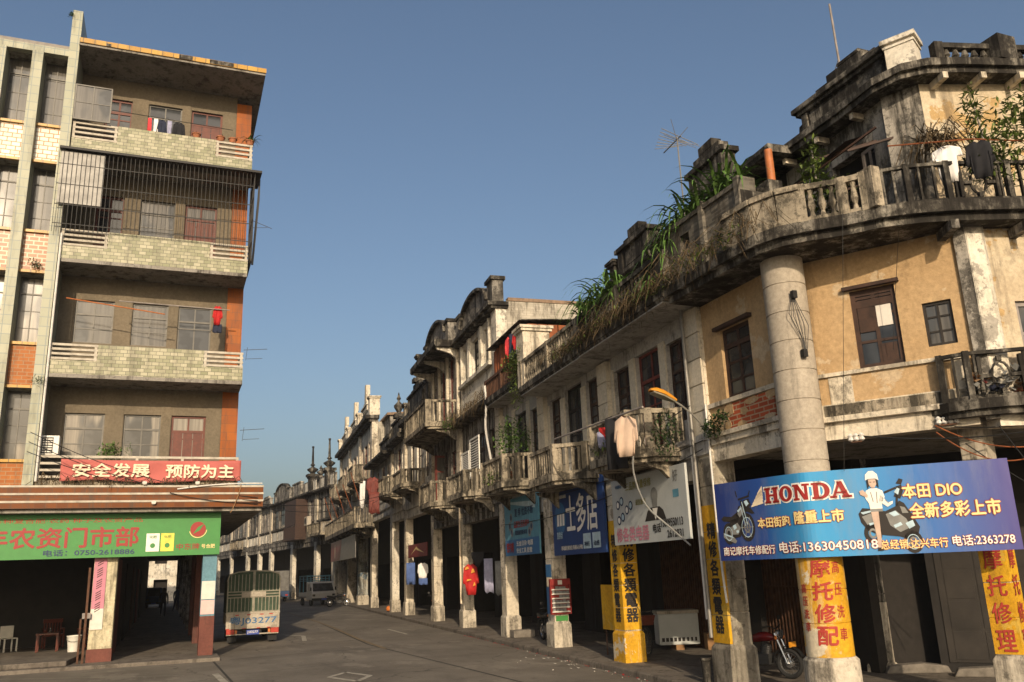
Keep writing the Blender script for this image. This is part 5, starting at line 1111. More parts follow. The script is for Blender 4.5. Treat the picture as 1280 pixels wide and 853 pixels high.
# ------------------------------------------------------------------ vehicles
def torus(mb, c, axis, Rr, r, n=28, m_=8):
    a = Vector(axis).normalized(); u = a.cross(Vector((0, 0, 1))); u = u.normalized() if u.length > .1 else Vector((1, 0, 0)); w = a.cross(u); vs = []
    for i in range(n):
        t = 2 * math.pi * i / n; d = u * math.cos(t) + w * math.sin(t)
        for j in range(m_): s = 2 * math.pi * j / m_; vs.append(Vector(c) + d * (Rr + r * math.cos(s)) + a * r * math.sin(s))
    mb.add(vs, [(i * m_ + j, ((i + 1) % n) * m_ + j, ((i + 1) % n) * m_ + (j + 1) % m_, i * m_ + (j + 1) % m_) for i in range(n) for j in range(m_)]); return mb
def wheel(root, M, c, rad, wid, hub="steel_frame"):
    """fat road wheel lying across local x"""
    b = MB(M); pr = [(rad * .62, -wid / 2), (rad * .9, -wid / 2), (rad, -wid * .35), (rad, wid * .35), (rad * .9, wid / 2), (rad * .62, wid / 2)]
    b.M = M @ Matrix.Translation(c) @ Matrix.Rotation(R(90), 4, 'Y'); b.lathe(pr, n=24, cap=False); o = b.build("wheel", "rubber", root, smooth=True)
    q = MB(M @ Matrix.Translation(c) @ Matrix.Rotation(R(90), 4, 'Y')); q.lathe([(.04, -wid * .3), (rad * .62, -wid * .4), (rad * .62, wid * .4), (.04, wid * .3)], n=20); q.build("rim", hub, o, smooth=True); return o
TM = Matrix.Rotation(R(-1.5), 4, 'Z')
tk = thing("canvas_truck", "small truck with olive canvas cage body and blue stencilled numbers on its tailgate", "truck", (3.05, 33.3, 0), R(-1.5)); I = Matrix()
b = MB(); sec = [(-.92, 1.02), (-.93, 2.15), (-.86, 2.38), (-.55, 2.47), (0, 2.50), (.55, 2.47), (.86, 2.38), (.93, 2.15), (.92, 1.02)]
b.prism(sec, .06, 3.0, 'y'); b.build("canvas_cover", "canvas_olive", tk, smooth=False, bev=.02)
b = MB()
for x in (-.90, -.02, .02, .90): b.box(x - .022, x + .022, .0, .05, 1.05, 2.28 if abs(x) > .5 else 2.5)
for s_ in (-1, 1):
    for k in range(1, 7): x = s_ * (.04 + k * .125); b.box(x - .011, x + .011, .015, .045, 1.08, 1.58); b.box(x - .011, x + .011, .015, .045, 1.78, 2.38)
    for z in (1.08, 1.58, 1.68, 1.78): b.box(min(s_ * .04, s_ * .9), max(s_ * .04, s_ * .9), .01, .04, z - .018, z + .018)
for p, q in zip(sec[1:7], sec[2:8]): b.bar((p[0], .03, p[1]), (q[0], .03, q[1]), .045, .045)
b.build("cage_frame", "cage_paint", tk)
MB().box(-.42, .42, -.02, .0, 1.60, 1.76).build("white_board", "truck_white", tk)
b = MB(); b.box(-.92, .92, -.03, .06, .50, 1.0); b.box(-.94, .94, -.04, .07, 1.0, 1.06); b.box(-.92, .92, .06, 3.0, .62, 1.02); b.build("tailgate", "truck_white", tk, bev=.012)
o = MB(frame((1, 0, 0), (0, 0, 1), (0, -1, 0), (0, -.03, 0))); text(o, "粤J03277", -.80, .62, 1.62, .30, .008, .02); o.build("tail_number", "tail_blue", tk)
for x0, mt in ((-.9, "truck_red"), (.63, "truck_red")):
    o = MB().box(x0, x0 + .27, -.07, .0, .33, .50).build("tail_light", mt, tk, bev=.01); MB().box(x0 + (.29 if x0 < 0 else -.10), x0 + (.37 if x0 < 0 else -.02), -.06, .0, .35, .47).build("indicator", "truck_orange", o)
b = MB(); b.box(-.9, .9, -.05, .04, .3, .34); b.box(-.9, -.82, -.04, .03, .34, .50); b.box(.82, .9, -.04, .03, .34, .50); b.build("bumper", "truck_white", tk)
b = MB()
for x in (-.55, -.15, .3, .62): b.box(x - .06, x + .06, -.042, -.031, .96, .995)
for x in (-.86, -.3, .2, .55): b.box(x - .06, x + .06, -.042, -.031, .505, .535)
build_each(b, "reflector", "truck_red", tk)
o = MB().box(-.22, .22, -.075, -.06, .30, .46).build("number_plate", "plate_blue", tk); q = MB(frame((1, 0, 0), (0, 0, 1), (0, -1, 0), (0, -.075, 0))); text(q, "J·03277", -.18, .33, .36, .1, .004, .02); q.build("plate_number", "letter_white", o)
for x in (-.70, .70):
    for y in (.55, 3.75): wheel(tk, I, (x, y, .31), .31, .2)
    MB().box(x - .16, x + .16, .12, .135, .06, .36).build("mud_flap", "rubber", tk)
b = MB(); b.box(-.3, -.2, .1, 4.2, .35, .5); b.box(.2, .3, .1, 4.2, .35, .5); b.box(-.75, .75, .2, .35, .42, .6); b.build("chassis", "black_iron", tk)
b = MB(); b.prism([(3.1, .5), (3.1, 1.85), (3.25, 1.95), (4.1, 1.9), (4.55, 1.2), (4.6, .5)], -.82, .82, 'x'); b.build("cab", "truck_blue", tk, bev=.04)
def cab_van(name, label, cat, loc, rot, body, rack=True, W=1.5):
    """cab-over light truck facing -y locally"""
    t = thing(name, label, cat, loc, rot); h = W / 2
    b = MB(); b.prism([(0, .45), (-.05, .95), (.1, 1.05), (.45, 1.75), (.6, 1.82), (1.5, 1.82), (1.5, .45)], -h, h, 'x'); b.build("body", body, t, bev=.04)
    b = MB(); b.add([(-h + .1, .085, 1.10), (h - .1, .085, 1.10), (h - .18, .40, 1.70), (-h + .18, .40, 1.70)], [(0, 1, 2, 3)]); b.build("windscreen", "windscreen", t)
    for s_ in (-1, 1):
        b = MB(); b.box(s_ * (h - .16) - .11, s_ * (h - .16) + .11, -.055, .02, .72, .88); b.build("headlight", "pale_glass", t, bev=.02)
        b = MB(); b.add([(s_ * (h + .004), .32, 1.12), (s_ * (h + .004), 1.3, 1.12), (s_ * (h + .004), 1.3, 1.65), (s_ * (h + .004), .55, 1.65)], [(0, 1, 2, 3)]); b.build("side_window", "windscreen", t)
        b = MB(); b.box(s_ * (h + .05) - .05, s_ * (h + .05) + .05, .12, .2, 1.15, 1.4); b.build("mirror", "black_iron", t)
        for y in (.55, 2.9): wheel(t, Matrix(), (s_ * (h - .12), y, .29), .29, .18)
    b = MB(); b.box(-h, h, -.1, .02, .40, .58); b.build("bumper", "black_seat", t, bev=.02)
    b = MB(); b.box(-.2, .2, -.115, -.1, .43, .55); b.build("number_plate", "plate_blue", t)
    b = MB(); b.box(-h, h, 1.55, 3.6, .7, 1.0); b.build("cargo_bed", body, t)
    if rack:
        b = MB()
        for x in (-h + .04, 0, h - .04):
            for y in (1.5, 2.5, 3.5): b.box(x - .025, x + .025, y - .025, y + .025, 1.0, 2.25)
        for z in (1.9, 2.05, 2.22):
            for y in (1.5, 3.5): b.box(-h, h, y - .02, y + .02, z - .02, z + .02)
            for x in (-h + .04, h - .04): b.box(x - .02, x + .02, 1.5, 3.5, z - .02, z + .02)
        b.build("cargo_rack", "sign_teal", t); MB().box(-h - .02, h + .02, 1.3, 3.55, 2.26, 2.31).build("rack_roof", "sign_teal", t)
    return t
cab_van("light_truck", "silver cab-over light truck with green rack facing the camera far down the street", "truck", (11.75, 70.5, 0), R(8), "van_silver", W=1.9)
t = thing("box_truck", "blue box truck parked in shade far down the street beside the silver one", "truck", (10.2, 88, 0), R(4))
MB().box(-1.15, 1.15, 0, 4.5, 1.0, 2.9).build("cargo_box", "tin_sheet", t, bev=.03); MB().box(-1.15, 1.15, -.04, 4.5, .45, .99).build("bed_frame", "truck_blue", t)
for s_ in (-.9, .9):
    wheel(t, Matrix(), (s_, .8, .42), .42, .25); MB().box(s_ - .12, s_ + .12, -.08, -.041, .55, .68).build("tail_light", "truck_red", t)
def motorcycle(label, loc, rot, sc=1.0, tank="red_enamel", group=None):
    """front towards +x"""
    t = thing("motorcycle", label, "motorcycle", loc, rot, group); t.scale = (sc, sc, sc); r = .29
    for x in (0, 1.25):
        b = MB(); torus(b, (x, 0, r), (0, 1, 0), r - .045, .045); o = b.build("wheel", "rubber", t, smooth=True)
        b = MB(); torus(b, (x, 0, r), (0, 1, 0), r - .09, .014, 28, 6)
        for k in range(16): a_ = k * math.pi / 8; b.bar((x, .02 * (-1) ** k, r), (x + (r - .09) * math.cos(a_), 0, r + (r - .09) * math.sin(a_)), .006)
        b.build("rim", "chrome", o, smooth=True)
        b = MB(Matrix.Translation((x, 0, r)) @ Matrix.Rotation(R(90), 4, 'X')); b.lathe([(.02, -.07), (.075, -.055), (.08, .055), (.02, .07)], n=16); b.build("hub", "chrome", o, smooth=True)
    b = MB()
    for y in (-.085, .085): b.tube([(1.25, y, r), (1.03, y, .86)], .022, 8)
    b.build("fork", "chrome", t, smooth=True)
    b = MB(); pts = [(1.25 + .33 * math.cos(R(a_)), r + .33 * math.sin(R(a_))) for a_ in range(25, 165, 14)]
    for p, q in zip(pts, pts[1:]): b.bar((p[0], 0, p[1]), (q[0], 0, q[1]), .11, .012)
    pts = [(.33 * math.cos(R(a_)), r + .34 * math.sin(R(a_))) for a_ in range(40, 185, 14)]
    for p, q in zip(pts, pts[1:]): b.bar((p[0], 0, p[1]), (q[0], 0, q[1]), .14, .012)
    build_each(b, "mudguard", "black_seat", t)
    b = MB(); n = 9; vs = []
    for i in range(n):
        f = i / (n - 1); x = .52 + .46 * f; w = .04 + .10 * math.sin(math.pi * min(1, f * .75 + .2)); z0, z1 = .66 + .05 * f, .80 + .08 * math.sin(math.pi * (f * .8 + .1))
        vs += [(x, w * math.cos(k * math.pi / 6), (z0 + z1) / 2 + (z1 - z0) / 2 * math.sin(k * math.pi / 6)) for k in range(12)]
    b.add(vs, [(i * 12 + k, i * 12 + (k + 1) % 12, (i + 1) * 12 + (k + 1) % 12, (i + 1) * 12 + k) for i in range(n - 1) for k in range(12)] + [tuple(range(11, -1, -1)), tuple((n - 1) * 12 + k for k in range(12))]); b.build("fuel_tank", tank, t, smooth=True)
    b = MB(); b.prism([(-.22, .74), (-.2, .82), (.1, .80), (.3, .76), (.55, .80), (.55, .70), (.2, .68), (-.15, .70)], -.12, .12, 'y'); b.build("seat", "black_seat", t, bev=.03)
    b = MB(); b.box(.5, .86, -.13, .13, .26, .46); b.tube([(.72, 0, .4), (.80, 0, .66)], .09, 10)
    for k in range(5): b.tube([(.725 + k * .015, 0, .46 + k * .04), (.728 + k * .015, 0, .468 + k * .04)], .12, 12)
    b.build("engine", "engine_metal", t, bev=.02)
    b = MB(); b.tube([(1.02, 0, .86), (.8, 0, .72), (.3, 0, .66), (-.1, 0, .70)], .022, 8); b.tube([(1.0, 0, .8), (.88, 0, .3), (.4, 0, .24), (0, 0, r)], .02, 8); b.tube([(.2, 0, .68), (.35, 0, .28)], .02, 8); b.build("frame", "black_seat", t, smooth=True)
    b = MB(); b.tube([(.86, .12, .45), (.92, .14, .3), (.6, .15, .22), (.2, .16, .26)], .022, 8); b.tube([(.25, .16, .25), (-.3, .17, .36)], .045, 10); b.build("exhaust", "chrome", t, smooth=True)
    b = MB(); b.tube([(.92, -.36, .98), (1.0, -.2, 1.0), (1.02, 0, .93), (1.0, .2, 1.0), (.92, .36, .98)], .014, 8); b.build("handlebar", "black_seat", t, smooth=True)
    b = MB(Matrix.Translation((1.08, 0, .84)) @ Matrix.Rotation(R(90), 4, 'Y')); b.lathe([(.04, -.08), (.085, -.02), (.09, .05)], n=16); o = b.build("headlight", "chrome", t, smooth=True)
    for y in (-.3, .3):
        b = MB(); b.tube([(.98, y * .8, 1.0), (.96, y, 1.13)], .006, 6); b.box(.95, .965, y - .05, y + .05, 1.10, 1.18); b.build("mirror", "black_iron", t)
        b = MB(); b.lathe([(.01, .74), (.03, .76), (.03, .80), (.01, .82)], (1.08, y * .5), 8); b.build("indicator", "truck_orange", t)
    MB().box(1.345, 1.355, -.14, .14, .60, .70).build("front_plate", "lamp_orange", t)
    b = MB(); b.box(-.32, -.27, -.06, .06, .66, .74); b.build("tail_light", "truck_red", t)
    return t
def mrot(hx, hy): return math.atan2(hy, hx)
hd = Vector((.40, -.916)); fr = Vector((10.47, 13.24)); re = fr - hd * 1.25 * .9
motorcycle("red-tanked motorcycle parked behind the round yellow column by the folding gate", (re.x, re.y, .13), mrot(hd.x, hd.y), .9)
motorcycle("motorcycle parked broadside at the kerb before the silver light truck", (11.55, 66.6, 0), mrot(1, -.25), 1.0, "black_seat")
motorcycle("dim motorcycle parked in the arcade behind the column with the red rack", (10.6, 24.6, .13), mrot(-.1, -1), .95, "black_seat")
motorcycle("dim motorcycle parked deep in the arcade near the hanging red banner", (12.3, 41.5, .13), mrot(-.3, -.95), 1, "black_seat")
def bicycle(label, loc, rot):
    t = thing("bicycle", label, "bicycle", loc, rot); r = .32
    for x in (0, 1.05):
        b = MB(); torus(b, (x, 0, r), (0, 1, 0), r - .02, .02, 28, 6); o = b.build("wheel", "rubber", t, smooth=True)
        b = MB(); torus(b, (x, 0, r), (0, 1, 0), r - .045, .009, 28, 5)
        for k in range(16): a_ = k * math.pi / 8; b.bar((x, 0, r), (x + (r - .045) * math.cos(a_), 0, r + (r - .045) * math.sin(a_)), .004)
        b.build("rim", "chrome", o)
    b = MB(); b.tube([(0, 0, r), (.45, 0, .28), (.88, 0, .75), (.35, 0, .72), (.45, 0, .28)], .015, 6); b.tube([(0, 0, r), (.35, 0, .72), (.32, 0, .86)], .012, 6); b.tube([(1.05, 0, r), (.9, 0, .72), (.86, 0, .95)], .015, 6); b.build("frame", "black_seat", t, smooth=True)
    b = MB(); b.tube([(.78, -.28, .98), (.88, -.1, .97), (.88, .1, .97), (.78, .28, .98)], .012, 6); b.build("handlebar", "chrome", t)
    b = MB(); b.prism([(.2, .86), (.2, .9), (.45, .9), (.48, .86)], -.07, .07, 'y'); b.build("saddle", "black_seat", t, bev=.02)
    b = MB(); b.stack((1.08, 0), [(.11, .13, .68), (.15, .18, .90)]); b.build("basket", "red_wood", t)
    return t
bicycle("black bicycle with a basket standing just inside the arcade past the yellow square column", (10.75, 19.6, .13), mrot(-.1, -1))

# ------------------------------------------------------------------ street lamp, pipes, wires, aerials
sl = thing("street_lamp", "street lamp with orange hood on a curved arm fixed to the plastered column", "street lamp", tuple(row(-4.35, .0, 4.4)), ROT)
b = MB(); b.tube([(0, .02, 0), (0, .06, .12), (.0, .14, .26), (.01, .3, .44), (.03, .5, .60), (.06, .68, .72)], .020, 8); b.build("arm", "galvanised", sl, smooth=True)
b = MB(); b.box(-.08, .08, -.01, .04, -.15, .15); b.build("bracket", "galvanised", sl)
b = MB(Matrix.Translation((.06, .58, .68)) @ Matrix.Rotation(R(20), 4, 'X')); vs = []
for i, (y, w, h_) in enumerate(((0, .04, .05), (.15, .09, .09), (.3, .14, .11), (.45, .13, .10), (.55, .06, .05))): vs += [(w * math.cos(k * math.pi / 8), y, h_ * math.sin(k * math.pi / 8)) for k in range(9)]
b.add(vs, [(i * 9 + k, i * 9 + k + 1, (i + 1) * 9 + k + 1, (i + 1) * 9 + k) for i in range(4) for k in range(8)] + [tuple(range(9)), tuple(36 + k for k in range(8, -1, -1))]); b.build("hood", "lamp_orange", sl, smooth=True)
b = MB(Matrix.Translation((.06, .58, .68)) @ Matrix.Rotation(R(20), 4, 'X')); b.prism([(-.05, 0.02), (.05, .02), (.12, .3), (.1, .5), (-.1, .5), (-.12, .3)], -.035, .0, 'z'); b.build("lens", "lamp_lens", sl, bev=.01)
def smooth(pts, k=6):
    P = [Vector(p) for p in pts]; out = []
    for i in range(len(P) - 1):
        a, b_, c, d = P[max(i - 1, 0)], P[i], P[i + 1], P[min(i + 2, len(P) - 1)]
        for j in range(k): t = j / k; out.append(.5 * (2 * b_ + (c - a) * t + (2 * a - 5 * b_ + 4 * c - d) * t * t + (3 * b_ - a - 3 * c + d) * t ** 3))
    return out + [P[-1]]
def pipe(label, pts, r, mat="pvc_pipe", name="drain_pipe"):
    if len(pts) > 3: pts = smooth(pts)
    return tag(MB().tube(pts, r, 8).build(name, mat, smooth=True), label, "pipe")
pipe("tall metal drainpipe on the street side of the plastered column beside the street lamp", [row(-3.95, .12, 8.05), row(-3.97, .12, 1.3), row(-4.0, .14, .9)], .035, "galvanised")
pipe("thin white conduit beside the tall metal drainpipe", [row(-3.84, .1, 5.0), row(-3.84, .1, 1.2)], .022)
pipe("white pipe running down over black writing on the yellow-painted plastered column", [row(-4.42, .05, 5.0), row(-4.42, .05, 2.9), row(-4.5, .08, 2.0), row(-4.58, .1, 1.5)], .02)
pipe("bent white pipe on the gabled house above its bare lower wall", [row(8.9, .55, 8.2), row(8.95, .5, 7.6), row(9.3, .45, 6.8), row(9.6, .2, 5.7), row(9.6, .15, 5.2)], .04)
pipe("pair of old pipes strapped to the column beside the red jacket", [row(14.9, .06, 5.0), row(14.9, .06, 1.0)], .035, "letter_cream")
pipe("thin white downpipe along the tall tiled pilaster beside the balconies", [(-3.68, YL - .06, 13.0), (-3.68, YL - .06, 5.2)], .035)
pipe("grey hose hanging from the broken balcony across the pale sign", [row(-3.2, .98, 4.35), row(-3.15, 1.0, 3.9), row(-3.05, .75, 3.3), row(-3.3, .4, 2.85), row(-3.75, .25, 2.5)], .018, "print_grey", "hose")
pipe("white conduit lying along the top right part of the orange canopy", [(.2, YL - 1.23, 4.86), (1.0, YL - 1.25, 4.96), (1.9, YL - 1.24, 5.02), (2.62, YL - 1.2, 5.03)], .022)
pipe("frayed rope end dangling over the orange canopy near its corner", [(2.0, YL - 1.22, 5.0), (1.95, YL - 1.25, 4.75), (1.8, YL - 1.26, 4.3), (1.72, YL - 1.25, 4.15)], .012, "cardboard", "rope")
for x, z, lb_ in ((-.42, 4.42, "small white lamp box on the lower orange band"), (-.7, 4.99, "small white lamp box on the upper edge of the canopy"), (.75, 4.99, "little white fitting on the canopy edge near the cables")): tag(MB(Matrix.Translation((x, YL - 1.26, z))).stack((0, 0), [(.04, .04, 0), (.06, .05, .03), (.06, .05, .08), (.02, .02, .1)]).build("lamp_box", "paper_white"), lb_, "lamp")
def cable(label, a, b_, sag=.3, r=.012, mat="cable_black", n=14):
    a, b_ = Vector(a), Vector(b_); pts = [a.lerp(b_, i / n) - Vector((0, 0, sag * 4 * (i / n) * (1 - i / n))) for i in range(n + 1)]
    return tag(MB().tube(pts, r, 5).build("overhead_cable", mat), label, "cable", "overhead cables")
for i, (a, b_, sg, lb_) in enumerate((((-.0, YL - 1.25, 4.75), (2.6, YL - 1.25, 4.45), .1, "short cable along the orange canopy band"), ((-3.9, YL - .4, 6.6), (2.5, YL - 1.25, 4.6), .35, "upper cable crossing in front of the red banner"), ((-3.9, YL - .5, 6.3), (2.5, YL - 1.25, 4.5), .35, "middle cable crossing in front of the red banner"), ((-3.9, YL - .6, 6.0), (2.5, YL - 1.25, 4.4), .3, "lower cable crossing in front of the red banner"),
        ((2.6, YL - 1.2, 4.4), row(20, 1.2, 5.9), .3, "cable spanning the street to the projecting balcony house"), ((2.6, YL - 1.2, 4.3), row(31, .9, 6.4), .4, "slack cable spanning the street towards the white column"),
        (row(-4.3, .12, 4.35), row(4.6, .12, 4.1), .12, "cable strung under the broken balcony"), (row(-4.3, .12, 4.2), row(9, .12, 3.6), .3, "cable sagging below the first balconies of the row"), (row(4.6, .2, 4.9), row(-4.3, .3, 5.0), .22, "cable sagging in front of the slatted balcony"),
        (row(9, .12, 4.3), row(20, .14, 4.4), .2, "cable strung along the gabled houses"), (row(26, 1.4, 6.0), row(47, 1.3, 6.9), .3, "cable strung past the far laundry"), (row(20, 1.1, 5.5), row(60, 1.3, 7.0), .5, "long cable along the far terrace"),
        ((9.6, 9.95, 3.95), (11.2, 8.3, 3.8), .08, "cable above the big blue sign"), ((10.35, 9.2, 4.0), (11.3, 8.3, 3.6), .14, "second looser cable above the big blue sign"), ((10.35, 9.2, 3.9), (11.3, 8.3, 3.5), .25, "lowest cable above the big blue sign"),
        ((10.5, 9.0, 3.95), (11.6, 8.2, 3.95), .05, "straight upper cable under the lower curved balcony"), ((10.6, 8.95, 3.7), (11.7, 8.1, 2.6), .06, "cable dropping past the end of the big blue sign"), ((10.9, 8.6, 3.9), (11.5, 8.1, 2.4), .03, "second cable dropping past the end of the big blue sign"), ((9.0, 9.0, 7.1), (9.15, 9.85, 3.4), .0, "thin vertical wire beside the round column"), ((9.95, 8.9, 6.9), (10.1, 9.5, 5.2), -.05, "thin wire hanging across the ochre chamfered wall"))):
    cable(lb_, a, b_, sg, (.004 if i > 17 else .009) if i > 5 else .011, "cable_black" if i not in (13, 14) else "orange_wood")
def insulators(label, c, d, n=3):
    t = thing("insulator_rack", label, "insulator", c); 
    for k in range(n):
        b = MB(); q = Vector(d) * k; b.lathe([(.02, -.06), (.045, -.04), (.03, 0), (.045, .03), (.015, .06)], (q.x, q.y), 8); b.build("insulator", "pvc_pipe", t, smooth=True)
    b = MB(); b.bar((0, 0, -.07), Vector(d) * (n - 1) + Vector((0, 0, -.07)), .03, .02); b.build("iron_bar", "rust_iron", t)
insulators("three white insulators under the ledge above the motorcycle sign", (9.55, 10.05, 3.93), (.045, -.065, 0)); insulators("row of insulators at the right end above the motorcycle sign", (10.38, 9.15, 4.06), (.05, -.06, 0), 4)
t = thing("wire_bundle", "bundle of looped wires tied to clamps on the round column", "wires", (8.95, 10.25, 6.2))
b = MB()
for k in range(5): b.tube([(-.02 + k * .01, -.02, .0), (-.12 + k * .07, -.03 - k * .02, -.3 - k * .05), (.05 + k * .02, -.06, -.7 - .04 * k), (.08, -.06, -.95)], .006, 5)
b.build("wires", "cable_black", t)
for z in (.0, -.95): MB().box(-.04 + (.06 if z else 0), .04 + (.06 if z else 0), -.09, -.02, z - .05, z + .07).build("clamp", "black_iron", t)
t = thing("television_aerial", "television aerial with fanned rods on a tall white pole above the grassy roof", "aerial", tuple(row(-2.56, -1, 7.2)), ROT)
MB().tube([(0, 0, 0), (.0, .02, 4.4)], .017, 6).build("pole", "galvanised", t)
b = MB(); b.bar((-.15, 0, 4.35), (.7, 0, 4.35), .02)
for k in range(7): x = -.1 + k * .12; b.bar((x, -.45 + .03 * k, 4.2 + .05 * k), (x, .45 - .03 * k, 4.5 - .02 * k), .012)
for k in range(5): b.bar((.05, 0, 4.35), (-.1 - .05 * k, .4 * math.cos(k), 4.35 + .4 * math.sin(k * 1.3)), .01)
b.build("rods", "galvanised", t)
t = thing("mast", "bare leaning mast with a wire loop behind the corner pediment", "mast", (11.6, 11.1, 9.95)); MB().tube([(0, 0, 0), (-.06, -.02, 2.8)], .022, 6).build("pole", "grey_wood", t); MB().tube([(-.02, 0, 1.6), (-.2, .1, 1.1), (-.1, .05, .95), (.0, 0, 1.5)], .008, 5).build("wire_loop", "cable_black", t)
for z, lb_ in ((14.3, "thin bracket aerial poking out beyond the caged balcony"), (9.6, "thin bracket aerial beside the second balcony of the flats"), (6.9, "thin bracket aerial beside the lowest balcony of the flats")):
    t = thing("wall_aerial", lb_, "aerial", (2.0, YL + .3, z), 0, "bracket aerials on the flats"); b = MB(); b.bar((0, 0, 0), (.75, -.1, .05 if z < 14 else -.3), .015); b.bar((.1, 0, -.3), (.6, -.1, -.28), .012); b.bar((.08, 0, -.35), (.12, 0, .1), .012); b.build("rods", "black_iron", t)

# ------------------------------------------------------------------ laundry
def hang(name, label, p, w, h, kind, mat, face=(-.6, -.8), group="laundry on balconies and poles"):
    n = Vector((face[0], face[1], 0)).normalized(); u = Vector((-n.y, n.x, 0)); return garment(name, label, frame(u, -n, (0, 0, 1), p), w, h, kind, mat, group)
pl = thing("laundry_pole", "bamboo laundry pole sticking out past the broken balcony", "pole", tuple(row(-4.1, 1.22, 4.98)), ROT); b = MB(); b.tube([(-.1, 0, 0), (4.6, .02, .12)], .02, 6); b.build("pole", "grey_wood", pl); b = MB(); b.tube([(.9, -.25, -.03), (.9, .02, .02)], .012, 5); b.build("wire_tie", "rust_iron", pl)
hang("shirt", "beige long-sleeved shirt hanging from the bamboo pole by the street lamp", row(-3.45, 1.25, 4.95), .42, .78, "shirt", "cloth_beige", (-.75, -.65))
hang("trousers", "black trousers hanging behind the beige shirt on the bamboo pole", row(-2.9, 1.22, 5.0), .5, 1.0, "trousers", "cloth_black", (-.75, -.65))
hang("briefs", "bright red briefs hanging on the pole beside black trousers", row(-2.25, 1.1, 4.93), .34, .24, "briefs", "bright_red", (-.75, -.65))
hang("cloth", "small pale cloth hanging next to the bright red briefs", row(-1.85, 1.05, 4.9), .22, .35, "towel", "cloth_lilac", (-.75, -.65))
for i, (x, k, mt, lb_, w, h) in enumerate(((-1.42, "towel", "cloth_pinkred", "narrow pink cloth at the left end of the topmost laundry line", .12, .6), (-1.22, "towel", "cloth_white", "narrow white towel on the topmost laundry line", .14, .7), (-1.02, "shirt", "cloth_navy", "navy shirt on the topmost laundry line", .26, .8), (-.78, "towel", "cloth_lilac", "pale blue cloth on the topmost laundry line", .16, .75), (-.48, "shirt", "cloth_black", "black jacket at the right end of the topmost laundry line", .36, .8))):
    hang("garment", lb_, (x, YL + .25, 17.62), w, h, k, mt, (0, -1))
tag(MB().tube([(-2.6, YL + .25, 17.7), (1.3, YL + .25, 17.6)], .012, 5).build("laundry_line", "cable_black"), "wire laundry line across the topmost balcony", "line")
hang("shirt", "bright red shirt hanging at the right end of the second tiled balcony", (1.12, YL + .35, 11.1), .26, .68, "shirt", "cloth_red", (0, -1)); hang("cloth", "striped dark cloth hanging under the red shirt", (1.14, YL + .40, 10.46), .3, .3, "towel", "cloth_navy", (0, -1))
for a, b_, lb_ in (((-3.4, YL + .2, 10.95), (-.5, YL + .1, 10.6), "brown bamboo pole slanting across the second tiled balcony"), ((-1.9, YL + .3, 11.0), (1.5, YL + .3, 10.95), "straight bamboo pole across the second tiled balcony")): tag(MB().tube([a, b_], .02, 6).build("bamboo_pole", "orange_pipe" if a[0] < -3 else "grey_wood"), lb_, "pole")
hang("tee_shirt", "white tee shirt hanging over the upper curved corner railing", (10.55, 8.35, 8.12), .32, .6, "tee", "cloth_white", (-.75, -.65)); hang("jacket", "black jacket hanging beside the white tee shirt on the corner terrace", (10.85, 8.05, 8.10), .32, .6, "shirt", "cloth_black", (-.75, -.65))
tag(MB().tube([(10.0, 8.9, 8.3), (10.8, 8.1, 8.14), (12.2, 7.6, 8.05)], .012, 5).build("laundry_line", "orange_wood"), "laundry line above the upper curved corner railing", "line")
for s, z, k, mt, lb_, w, h in ((6.35, 9.25, "shirt", "cloth_pinkred", "faded red shirt hanging before the rusty roof shack", .3, .9), (6.0, 9.25, "trousers", "cloth_navy", "dark blue trousers hanging before the rusty roof shack", .35, 1.0), (5.6, 9.2, "shirt", "bright_red", "bright red shirt hanging before the rusty roof shack", .3, .6), (5.3, 9.15, "towel", "cloth_white", "white towel hanging before the rusty roof shack", .3, .8)):
    hang("garment", lb_, row(s, .42, z - .02), w, h, k, mt, (-.85, -.5))
hang("skirt", "blue pleated trousers hanging at the arcade opening near the white column", row(25.2, .1, 2.7), .55, 1.05, "trousers", "cloth_blue", (-.4, -.9)); hang("shirt", "white shirt hanging beside the blue trousers in the arcade", row(22.6, .0, 2.65), .45, .75, "shirt", "cloth_white", (-.4, -.9)); hang("cloth", "blue cloth hanging under the white arcade shirt", row(22.3, .05, 1.95), .45, .3, "towel", "cloth_blue", (-.4, -.9))
hang("jacket", "red and yellow tracksuit jacket hanging in the arcade by the pipe-strapped column", row(13.2, .1, 2.45), .5, 1.1, "shirt", "bright_red", (-.5, -.85)); tj = bpy.context.scene.collection.objects[-1]; fb = MB(); 
for x, z, w_, h_ in ((-.12, -.22, .16, .12), (.10, -.34, .14, .16), (-.05, -.62, .2, .08), (.14, -.8, .1, .14)): fb.add([(x - w_ / 2, -.07, z), (x + w_ / 2, -.07, z + .04), (x + w_ / 2 - .03, -.07, z + h_), (x - w_ / 2 + .04, -.07, z + h_)], [(0, 1, 2, 3)])
build_each(fb, "yellow_print", "lamp_orange", tj)
hang("cap", "black cloth hanging above the red tracksuit jacket", row(12.5, .0, 2.85), .5, .5, "briefs", "cloth_black", (-.5, -.85)); hang("coat", "pale grey coat hanging next to the red tracksuit jacket", row(12.2, -.3, 2.6), .35, 1.2, "towel", "cloth_lilac", (-.5, -.85)); hang("coat", "dim grey coat hanging deepest beside the red jacket", row(11.8, -.6, 2.5), .35, 1.2, "towel", "print_grey", (-.5, -.85))
t = thing("cloth_banner", "small dark red cloth banner hung between two arcade columns", "banner", tuple(row(24, .0, 2.95)), ROT); b = MB(); b.box(-2.4, 2.4, -.02, 0, 0, .62); b.build("cloth", "sign_red", t); b = MB(FU); b.add([(-1.8, .1, .004), (-.2, .5, .004), (.2, .4, .004), (1.8, .15, .004), (.2, .3, .004), (-.3, .38, .004)], [(0, 1, 2, 3, 4, 5)]); b.build("faded_print", "letter_gold", t)
